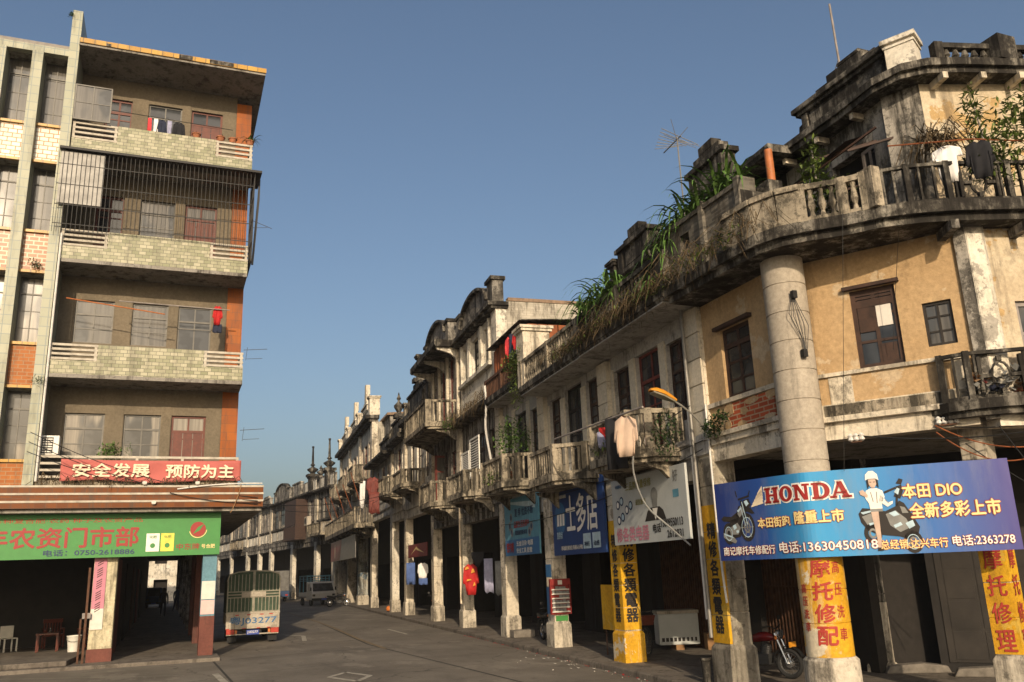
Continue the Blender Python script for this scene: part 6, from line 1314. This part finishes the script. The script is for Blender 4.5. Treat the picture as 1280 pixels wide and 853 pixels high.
for s, mt, k, lb_, h in ((33.6, "cloth_white", "towel", "white sheet drying in front of the low whitewashed house", 1.5), (32.2, "cloth_white", "towel", "short white towel drying beside the longer white sheet on the far line", 1.2), (31.4, "cloth_black", "trousers", "black trousers drying on the far line", 1.4), (30.2, "faded_red_wood", "shirt", "dull red jacket drying beside the black trousers on the far line", 1.1), (29.6, "faded_red_wood", "towel", "rust-red cloth hanging below the red jacket on the far line", 1.2)):
    hang("garment", lb_, row(s, 1.3, 7.5 if "below" not in lb_ else 6.6), .62, h, k, mt, (-.3, -.95), "laundry far down the street")
for k in range(5): tag(MB().tube([row(36 + k * 4.5, 1.2, 6.4), row(35.6 + k * 4.5, 1.9, 8.4 - .3 * (k % 2))], .03, 5).build("bamboo_pole", "orange_wood"), "bamboo pole slanting up from the cluttered far terrace", "pole", "bamboo poles on the far terrace")

# ------------------------------------------------------------------ plants
def plant(name, label, fn, mat, cat="plant", pot=None, stem=None, group=None, loc=(0, 0, 0)):
    if not pot and not stem:
        b = MB(Matrix.Translation(-Vector(loc))); fn(b); o = b.build(name, mat); o.location = loc; return tag(o, label, cat, group)
    t = thing(name, label, cat, loc, 0, group); b = MB(Matrix.Translation(-Vector(loc))); fn(b); b.build("foliage", mat, t)
    if stem: MB(Matrix.Translation(-Vector(loc))).tube(stem, .03, 6, .01).build("stem", "grey_wood", t)
    if pot: b = MB(Matrix.Translation(-Vector(loc))); x, y, z, r, h = pot; b.lathe([(r * .7, z), (r, z + h), (r * 1.1, z + h), (r * 1.1, z + h - .03)], (x, y), 14); b.build("pot", "terracotta", t, smooth=True)
    return t
c = row(6.3, .45, 5.45); plant("potted_shrub", "leafy green shrub rising above the lattice balcony rail", lambda b: bush(b, c + Vector((0, 0, .55)), (.62, .62, .75), 700, .15, .06), "leaf_green", pot=(c.x, c.y, 4.66, .22, .35), stem=[c - Vector((0, 0, .5)), c + Vector((0, 0, .8))], loc=tuple(c))
c2 = row(6.6, .9, 4.85); plant("creeper", "creeper spilling through the lattice balcony rail", lambda b: bush(b, c2, (.3, .9, .25), 260, .11, .05), "leaf_light", loc=tuple(c2))
def f_(b):
    for s in (5.5, 5.0, 4.6): bush(b, row(s, .62, 8.1), (.35, .3, .35), 160, .14, .06)
    bush(b, row(5.0, .68, 7.4), (.28, .2, .8), 320, .12, .035)
plant("creeper", "long yellowish creeper trailing down from the rusty roof shack", f_, "leaf_light", loc=tuple(row(5, .6, 7.7)))
def f_(b):
    for s in (-.5, -.95, -1.4, -1.85, -2.2): blades(b, row(s, .5, 7.85), (.22, .2, .25), 50, 1.2, .06, .85, 1.15)
plant("sword_leaf_clump", "big clump of arching sword leaves spilling off the roof balustrade above the grocery sign", f_, "leaf_green", loc=tuple(row(-.9, .5, 7.4)))
def f_(b):
    for k in range(7): blades(b, row(-3.75 - k * .2, .5, 7.45 + k * .19), (.14, .16, .1), 24, .75, .055, .5, 1.2)
plant("sword_leaf_vine", "climbing strap-leaved plant beside the first stepped parapet", f_, "leaf_green", loc=tuple(row(-4.3, .4, 7.6)))
def f_(b):
    for s in (-5.2, -5.6, -6.0, -6.35): blades(b, row(s, .2, 8.3), (.17, .2, .15), 42, 1.25, .06, 1.05, 1.0)
plant("sword_leaf_clump", "tall sword-shaped leaves growing on the black brick parapet against the sky", f_, "leaf_green", loc=tuple(row(-5.8, .2, 8.3)))
def f_(b):
    for i in range(36): s = 1.8 - i * .27; hanging(b, row(s, .80, 7.22), (.16, .08, 0), int(10 + 26 * random.random() ** 2), .16 + .38 * random.random() ** 2, .006)
    for i in range(20): s = .8 - i * .3; bush(b, row(s, .80, 7.3), (.24, .12, .17), 90, .13, .014)
plant("dry_overgrowth", "dry brown grass hanging all along the roof ledge of the near houses", f_, "dry_grass", loc=tuple(row(-2.5, .75, 7.2)))
def f_(b):
    for i in range(26): s = 1.5 - i * .34; bush(b, row(s, .80, 7.3 + .06 * math.sin(i)), (.2, .15, .16), 26, .14, .035)
plant("ledge_weeds", "green weeds sprouting between the dry grass on the roof ledge", f_, "leaf_light", loc=tuple(row(-2.5, .7, 7.3)))
def f_(b):
    for i in range(10): s = 14.5 - i * .62; hanging(b, row(s, .45, 7.85), (.25, .1, 0), 22, .45, .008); bush(b, row(s, .45, 7.95), (.25, .1, .15), 14, .12, .03)
plant("dry_overgrowth", "brown weeds hanging under the window posts of the gabled house", f_, "dry_grass", loc=tuple(row(12, .4, 7.8)))
def f_(b):
    for i in range(6): bush(b, row(11.2 - i * .35, .5, 7.75), (.25, .15, .2), 40, .13, .04)
plant("ledge_weeds", "fresh green weeds on the ledge end of the gabled house by the bent pipe", lambda b: bush(b, row(14.3, .5, 7.8), (.4, .3, .25), 260, .13, .04), "leaf_green", loc=tuple(row(14.3, .5, 7.8)))
c3 = Vector((9.3, 9.75, 8.05)); plant("climbing_shrub", "narrow leafy shrub climbing at the corner terrace balustrade", lambda b: (bush(b, c3, (.22, .22, .75), 420, .12, .045), bush(b, c3 + Vector((.1, -.2, -.35)), (.4, .4, .3), 200, .1, .04)), "leaf_light", stem=[c3 - Vector((0, 0, .8)), c3 + Vector((0, 0, .6))], loc=tuple(c3))
c4 = Vector((10.75, 8.62, 8.35)); plant("dry_shrub", "twiggy reddish-green bush growing out of the sunlit corner wall", lambda b: (bush(b, c4, (.36, .32, .2), 420, .10, .025), hanging(b, c4, (.3, .3, 0), 120, .4, .008)), "dry_grass", stem=[(11.1, 8.95, 8.0), tuple(c4)], loc=tuple(c4))
def f_(b):
    bush(b, (11.35, 8.15, 8.0), (.55, .4, .55), 620, .17, .04); bush(b, (11.15, 8.25, 8.75), (.14, .14, .5), 160, .17, .035); bush(b, (11.75, 8.0, 8.6), (.4, .3, .5), 300, .16, .04)
plant("broadleaf_shrub", "tall broad-leaved shrub beside the black jacket on the corner terrace", f_, "leaf_light", stem=[(11.3, 8.2, 7.3), (11.2, 8.25, 8.9)], loc=(11.4, 8.2, 7.3))
c5 = row(-4.75, .16, 4.5); plant("ledge_fern", "dark fern tuft growing from the ledge under the bare red bricks", lambda b: (bush(b, c5, (.15, .25, .2), 260, .12, .04), bush(b, c5 + Vector((.0, -.3, .15)), (.1, .22, .12), 120, .1, .04)), "leaf_dark", loc=tuple(c5))
c6 = row(-3.9, .65, 4.55); plant("balcony_fern", "dark bushy plant hanging at the south end of the broken balcony", lambda b: bush(b, c6, (.28, .3, .5), 420, .12, .035), "leaf_dark", loc=tuple(c6))
def f_(b):
    for s in (-1.4, -1.9, -2.4, -2.9): bush(b, row(s, .92, 4.55), (.2, .1, .16), 70, .10, .04)
plant("balcony_plants", "small leafy plants tucked behind the balusters of the broken balcony", f_, "leaf_light", loc=tuple(row(-2, .9, 4.5)))
c7 = Vector((-1.8, YL + .3, 6.1)); plant("potted_shrub", "round green shrub above the left end of the red banner", lambda b: (bush(b, c7, (.36, .3, .34), 420, .13, .05), bush(b, c7 + Vector((.5, 0, .1)), (.2, .15, .3), 80, .1, .02)), "leaf_green", pot=(c7.x, c7.y, 5.0, .2, .4), stem=[c7 - Vector((0, 0, .7)), c7 + Vector((0, 0, .2))], loc=tuple(c7))
for i, (x, mt, hh, lb_) in enumerate(((1.88, "leaf_light", .6, "spiky potted plant at the outer corner of the topmost balcony"), (1.3, "leaf_dark", .16, "squat clay pot near the outer corner of the topmost balcony"), (.9, "leaf_dark", .14, "small clay pot behind the topmost slat rail"), (.1, "leaf_dark", .1, "lone pot at the middle of the topmost balcony parapet"))):
    plant("potted_plant", lb_, lambda b: blades(b, (x, YL + .09, 17.16), (.05, .05, .05), 22 if i == 0 else 8, hh, .04, .9, 1), mt, pot=(x, YL + .09, 17.0, .14, .17), loc=(x, YL, 17.0))
def f_(b):
    for i in range(14): hanging(b, (-3.3 + i * .38, YL - .7, 5.0), (.2, .3, 0), 16, .2, .012); bush(b, (-3.3 + i * .38, YL - .6, 5.05), (.2, .3, .12), 26, .1, .012)
plant("dry_overgrowth", "dry weeds growing along the top of the orange canopy", f_, "dry_grass", loc=(-.8, YL - .7, 4.97))
plant("wall_sprout", "small dark sprout on the tile ledge of the stair tower", lambda b: bush(b, (-4.3, YL - .02, 11.9), (.22, .12, .16), 90, .14, .03), "leaf_dark", loc=(-4.3, YL, 11.8))
plant("wall_sprout", "tiny sprout at the tip of the tall tiled pilaster", lambda b: bush(b, (-4.06, YL - .1, 20.85), (.06, .06, .12), 40, .12, .03), "leaf_dark", loc=(-4.06, YL - .1, 20.8))
plant("wall_sprout", "little fern on the tall tiled pilaster beside the lowest curtained windows", lambda b: bush(b, (-3.85, YL - .2, 8.2), (.25, .08, .15), 70, .14, .02), "leaf_dark", loc=(-3.85, YL - .15, 8.1))

# ------------------------------------------------------------------ small things in the arcades and on the pavements
t = thing("newspaper_rack", "red rack with white shelves hung on the column between grocery and hardware signs", "rack", tuple(row(4.50, -.12, .98)), ROT)
MB().box(-.03, 0, -.32, .26, 0, .92).build("back_board", "sign_red", t); b = MB(); q = MB()
for k in range(6): b.box(-.09, -.03, -.29, .23, .05 + k * .115, .075 + k * .115); b.box(-.092, -.09, -.29 + .1 * random.random(), .2, .055 + k * .115, .085 + k * .115)
for k in range(6):
    for j in range(5):
        if random.random() < .8: q.box(-.075, -.035, -.28 + j * .1, -.20 + j * .1, .078 + k * .115, .135 + k * .115 + .02 * random.random())
b.build("shelves", "paper_white", t); build_each(q, "papers", "print_grey", t); b = MB()
for y in (-.32, .23): b.box(-.1, -.031, y, y + .03, 0, .92)
b.box(-.1, -.031, -.29, .23, .75, .92); b.build("red_frame", "sign_red", t); MB().box(-.106, -.1005, -.08, .04, .77, .88).build("badge", "paper_white", t)
def paper(label, M, w, h, mat, name="paper_notice"): return tag(MB(M).box(0, w, -.006, 0, 0, h).build(name, mat), label, "notice")
paper("blue enamel plate on the column above the red rack", RM(4.55) @ Matrix.Translation((.1, .012, 1.95)), .42, .34, "sign_blue_mid", "wall_plate"); paper("torn blue poster low on the street face of the red-rack column", RM(4.55) @ Matrix.Translation((.05, .012, .98)), .48, .7, "sign_blue_mid", "poster")
paper("pale notice on the street face of the red-rack column", RM(4.55) @ Matrix.Translation((.08, .013, 1.70)), .4, .24, "letter_cream"); paper("green and white notice under the red rack", RM(4.55) @ Matrix.Translation((-.012, -.38, .8)) @ Matrix.Rotation(R(90), 4, 'Z'), .35, .14, "sign_green")
paper("white paper pasted on the blue pillar", Matrix.Translation((1.055, YL - .49, 1.68)), .38, .52, "paper_white"); paper("pink paper pasted on the blue pillar below the white one", Matrix.Translation((1.055, YL - .49, 1.25)), .38, .40, "paper_pink")
ps = thing("poster", "long pink poster with slanted dark strokes on the tiled shop pillar", "poster", (-1.9, YL - .33, 1.0)); MB().box(0, .33, -.012, 0, -.02, 1.95).build("sheet", "poster_pink", ps); MB().box(.0, .33, -.016, -.012, -.02, .55).build("pale_lower_edge", "paper_white", ps)
b = MB(frame((1, 0, 0), (0, 0, 1), (0, -1, 0), (0, -.017, 0)))
for k in range(22):
    if k % 5 != 4: z = .45 + k * .064; b.add([(.09, z, 0), (.23, z + .08, 0), (.23, z + .105, 0), (.09, z + .025, 0)], [(0, 1, 2, 3)])
b.build("strokes", "letter_black", ps)
t = thing("notice_post", "weathered posts standing beside the pink poster on the shop pillar", "post", (-2.0, YL - .45, .1)); b = MB(); b.box(-.03, .03, -.03, .03, 0, 2.6); b.box(-.15, -.10, -.03, .02, 0, 1.2); b.build("posts", "rust_iron", t); MB().box(-.1, .12, -.02, .02, 1.2, 1.35).build("cross_bar", "grey_wood", t)
t = thing("bucket", "white plastic bucket on the pavement before the dark shop", "bucket", (-2.66, 33.2, .1)); MB().lathe([(.17, 0), (.22, .48), (.24, .5), (.24, .52), (.21, .52), (.16, .04)], n=20).build("body", "white_paint", t, smooth=True); MB().tube([(.22 * math.cos(R(a_)), -.24, .45 - .12 * math.sin(R(a_))) for a_ in range(0, 181, 20)], .008, 5).build("handle", "galvanised", t)
def wood_chair(label, loc, rot):
    t = thing("armchair", label, "chair", loc, rot); MB().box(-.32, .32, -.28, .28, .40, .46).build("seat", "rosewood", t, bev=.01)
    b = MB(); b.box(-.32, .32, .24, .28, .85, .98)
    for k in range(7): b.box(-.29 + k * .09, -.25 + k * .09, .245, .275, .46, .86)
    b.build("backrest", "rosewood", t)
    for x in (-.3, .3):
        for y in (-.26, .26): MB().box(x - .025, x + .025, y - .025, y + .025, 0, .4).build("leg", "rosewood", t)
        b = MB(); b.box(x - .03, x + .03, -.28, .28, .62, .66); b.box(x - .02, x + .02, -.27, -.23, .46, .62); b.build("armrest", "rosewood", t)
    return t
wood_chair("dark red rosewood armchair with slatted back at the shop entrance", (-3.6, 36.2, .1), R(15)); wood_chair("second rosewood armchair half hidden by the tiled pillar", (-2.35, 35.0, .1), R(-60))
t = thing("side_table", "small rosewood table with tea things in front of the slatted armchair", "table", (-3.55, 34.2, .1)); MB().box(-.35, .35, -.25, .25, .55, .60).build("table_top", "rosewood", t)
for x in (-.3, .3):
    for y in (-.2, .2): MB().box(x - .025, x + .025, y - .025, y + .025, 0, .55).build("leg", "rosewood", t)
tag(MB(Matrix.Translation((-3.5, 34.2, .7))).lathe([(.05, 0), (.07, .06), (.03, .1), (.02, .16)], n=12).build("tea_flask", "chrome", smooth=True), "small metal flask on the rosewood table", "flask")
t = thing("plastic_chair", "pale plastic chair dim inside the shop at the far left", "chair", (-4.9, 35.5, .1), R(30)); MB().box(-.22, .22, -.22, .22, .42, .45).build("seat", "white_paint", t, bev=.02); MB().box(-.22, .22, .19, .22, .45, .85).build("backrest", "white_paint", t, bev=.02)
for x in (-.2, .2):
    for y in (-.2, .2): MB().box(x - .02, x + .02, y - .02, y + .02, 0, .42).build("leg", "white_paint", t)
t = thing("freezer_chest", "white chest freezer with dark printing in the arcade under the pale sign", "freezer", (12.0, 19.4, .13), R(-20)); MB().box(-.5, .5, -.3, .3, .12, .85).build("body", "sign_white", t, bev=.02); MB().box(-.52, .52, -.32, .32, .85, .93).build("lid", "truck_white", t, bev=.01)
b = MB()
for k in range(9): b.box(-.44 + k * .1 + (.02 if k > 5 else 0), -.37 + k * .1, -.303, -.3005, .2, .29)
b.build("printed_marks", "letter_black", t); MB().box(-.1, .1, -.3, .3, 0, .12).build("plinth", "cardboard", t)
tag(MB(Matrix.Translation((12.6, 18.7, .13)) @ Matrix.Rotation(R(-20), 4, 'Z')).box(-.2, .2, -.18, .18, 0, .38).build("carton", "cardboard", bev=.01), "brown carton standing beside the chest freezer", "carton")
t = thing("sign_board", "plain yellow upright board standing behind the yellow square column", "board", tuple(row(1.6, -.3, .6)), ROT); MB().box(-.35, .35, -.04, .0, .12, 1.15).build("board", "yellow_paint", t); b = MB(); b.box(-.3, -.25, -.05, -.04, -.5, 1.1); b.box(.25, .3, -.05, -.04, -.5, 1.1); build_each(b, "leg", "rust_iron", t)
tag(MB(Matrix.Translation((9.05, 13.75, .13))).lathe([(.07, 0), (.08, .36), (.10, .38), (.10, .42), (.02, .42)], n=12).build("concrete_stub", "dark_concrete", smooth=True), "squat concrete stub at the foot of the plastered column beside the pipe", "stub")
for i, (x, y, a_, l) in enumerate(((12.7, 12.55, -.6, 1.1), (13.2, 11.4, -.8, 1.2), (13.7, 10.9, -.7, .6))):
    tag(MB(Matrix.Translation((x, y, .13)) @ Matrix.Rotation(a_, 4, 'Z')).prism([(-l / 2, 0), (l / 2, 0), (l / 2 - .05, .12), (.1, .17), (-l / 2 + .08, .13)], -.14, .14, 'y').build("stone_block", "stone_block", bev=.02), ("long rough stone lying at the steel door's left end", "long rough stone lying before the steel door's middle", "short rough stone lying at the steel door's right end")[i], "stone")
tag(MB(Matrix.Translation((12.0, 49.6, .13))).lathe([(.06, 0), (.2, .08), (.22, .2), (.16, .3), (.05, .34)], n=14).build("orange_basket", "truck_orange", smooth=True), "orange bag slumped at the foot of the bright white column", "bag")
b = MB()
lit = [(9.4, 21.8), (9.2, 20.7), (9.3, 19.9), (9.85, 25.6), (9.15, 18.6), (9.5, 23.5), (9.25, 19.6), (9.0, 18.0), (9.1, 17.3), (8.9, 16.2)]
for k in range(46):
    x, y = random.choice(lit); x -= abs(random.gauss(0, .3)); y += random.gauss(0, .9); a_ = random.uniform(0, 3); s_ = random.uniform(.02, .07); b.add([(x, y, .012), (x + s_ * math.cos(a_), y + s_ * math.sin(a_), .03), (x + s_ * 1.2, y + s_, .014)], [(0, 1, 2)])
o = b.build("litter", "paper_white"); o["kind"] = "stuff"
b = MB()
for k in range(60): y = random.uniform(14, 30); x = row(y - 17.5, .52).x - abs(random.gauss(0, .05)); s_ = random.uniform(.02, .06); b.add([(x, y, .012), (x + s_, y + s_ * .4, .03), (x + s_ * .3, y + s_, .02)], [(0, 1, 2)])
o = b.build("firecracker_litter", "bright_red"); o["kind"] = "stuff"
for s, z in ((8.6, 0), (9.9, 0)): pass
t = tag(MB(RM(9.03)).box(-.5, -.02, -.75, -.05, .13, .35).build("stone_step", "stone_block", bev=.02), "low stone block at the foot of the column between hardware sign and red jacket", "stone")
wb = thing("screen_panel", "white framed louvre panels propped on the balcony of the gabled house", "screen", tuple(row(11.6, .35, 5.5)), ROT)
for x0, w_, z0, z1 in ((-1.1, 1.3, -.1, 1.3), (.35, 1.1, -.1, .95)):
    b = MB(); b.box(x0, x0 + .06, 0, .04, z0, z1).box(x0 + w_ - .06, x0 + w_, 0, .04, z0, z1).box(x0 + .06, x0 + w_ - .06, 0, .04, z0, z0 + .06).box(x0 + .06, x0 + w_ - .06, 0, .04, z1 - .06, z1)
    for k in range(14): z = z0 + .08 + (z1 - z0 - .16) * k / 14; b.box(x0 + .06, x0 + w_ - .06, .01, .03, z, z + .035)
    b.build("louvre_panel", "white_paint", wb)
rd = thing("door_leaf", "red framed glazed door leaf standing open on the projecting balcony house", "door", tuple(row(18.2, .25, 5.0)), ROT); 
window(rd, Matrix.Rotation(R(-70), 4, 'Z'), -.05, .75, 0, 2.1, .03, 1, 3, "faded_red_wood", "pale_glass", .09, "leaf")
for nm, mt, n, sp in (("heaped_clothes", "cloth_navy", 240, .16), ("heaped_rags", "print_grey", 200, .2), ("heaped_red_cloth", "cloth_pinkred", 60, .08), ("heaped_bags", "paper_white", 90, .12), ("heaped_cartons", "cardboard", 110, .15)):
    b = MB()
    for k in range(3): bush(b, (10.72 + .22 * k + random.uniform(-.08, .08), 8.66 - .13 * k + random.uniform(-.05, .08), 4.36 + random.random() * .22), (sp, sp * .8, sp * .7), n // 3, .13, .10)
    o = b.build(nm, mt); o["kind"] = "stuff"
wc = thing("wall_air_conditioner", "air conditioner unit on the far wall beside the boarded balcony", "air conditioner", tuple(FM(7.4).translation + Vector((0, 0, 7.0))), math.atan2(FEV.y, FEV.x)); MB().box(-.6, .6, .1, .5, 0, .85).build("case", "truck_white", wc, bev=.02); b = MB(FU); b.add([(-.15 + .33 * math.cos(k * .314), .42 + .33 * math.sin(k * .314), .506) for k in range(20)], [tuple(range(20))]); b.build("fan_grille", "black_iron", wc)

# ------------------------------------------------------------------ people in the passage
def person(label, loc, rot, top, step=.12):
    t = thing("person", label, "person", loc, rot); me = bpy.data.meshes.new("body")
    V = [(0, 0, .95), (0, 0, 1.12), (0, .01, 1.32), (0, 0, 1.46), (0, -.01, 1.54), (0, -.02, 1.68), (.19, 0, 1.40), (.25, .03, 1.12), (.26, -.06, .88), (.26, -.09, .78), (-.19, 0, 1.40), (-.25, -.02, 1.12), (-.26, -.12, .90), (-.26, -.16, .80), (.10, 0, .90), (.11, -step, .50), (.11, -step * .6, .08), (.11, -step * .6 - .16, .03), (-.10, 0, .90), (-.11, step * .6, .50), (-.11, step * 1.6, .10), (-.11, step * 1.6 - .15, .04)]
    Eg = [(0, 1), (1, 2), (2, 3), (3, 4), (4, 5), (3, 6), (6, 7), (7, 8), (8, 9), (3, 10), (10, 11), (11, 12), (12, 13), (0, 14), (14, 15), (15, 16), (16, 17), (0, 18), (18, 19), (19, 20), (20, 21)]
    rad = [.15, .14, .16, .10, .055, .105, .065, .05, .038, .04, .065, .05, .038, .04, .10, .065, .045, .04, .10, .065, .045, .04]
    me.from_pydata(V, Eg, []); o = bpy.data.objects.new("body", me); COL.objects.link(o); o.parent = t; me.materials.append(MATS[top])
    sk = o.modifiers.new("skin", 'SKIN'); me.skin_vertices[0].data[0].use_root = True
    for i, r_ in enumerate(rad): me.skin_vertices[0].data[i].radius = (r_, r_ * (.75 if i < 3 else 1))
    ss = o.modifiers.new("smooth", 'SUBSURF'); ss.levels = 1; ss.render_levels = 2
    b = MB(); b.lathe([(.02, 1.80), (.09, 1.78), (.12, 1.70), (.105, 1.62)], (0, 0), 14); b.build("hair", "cloth_black", t, smooth=True)
person("distant person in dark clothes standing in the covered passage", (.05, 62, .1), 0, "cloth_dark"); person("second distant person walking beside the first in the passage", (.95, 70, .1), R(20), "cloth_navy", .2)

cab_van("small_van", "small blue van at the bright far end of the covered passage", "van", (-.75, 84, 0), 0, "truck_blue", False, 1.3)
t = thing("passage_end_house", "pale house front closing the far end of the covered passage", "building", (-1, 118, 0)); MB().wall(-9, 6.5, 0, 9, 0, .3, [(-.2, 1.4, .1, 2.6), (-4, -2.6, .1, 2.6), (3, 4.4, .1, 2.6), (-.2, 1.2, 4.5, 6.2), (3, 4.4, 4.5, 6.2)]).build("wall", "white_plaster", t); MB().box(-9, 6.5, .8, 9, 0, 8.8).build("inner_structure", "shadowy_interior", t)

# ------------------------------------------------------------------ thin evening haze
hb = MB().box(-915, 915, -915, 915, -1.2, 27).build("haze", "paper_white"); hb["kind"] = "stuff"
m = bpy.data.materials.new("haze_air"); m.use_nodes = True; N = m.node_tree.nodes; N.clear(); L = m.node_tree.links
vo = N.new("ShaderNodeVolumePrincipled"); vo.inputs["Color"].default_value = (.90, .92, .95, 1); vo.inputs["Density"].default_value = .0003; vo.inputs["Anisotropy"].default_value = .0
ou = N.new("ShaderNodeOutputMaterial"); L.new(vo.outputs[0], ou.inputs["Volume"]); hb.data.materials.clear(); hb.data.materials.append(m)
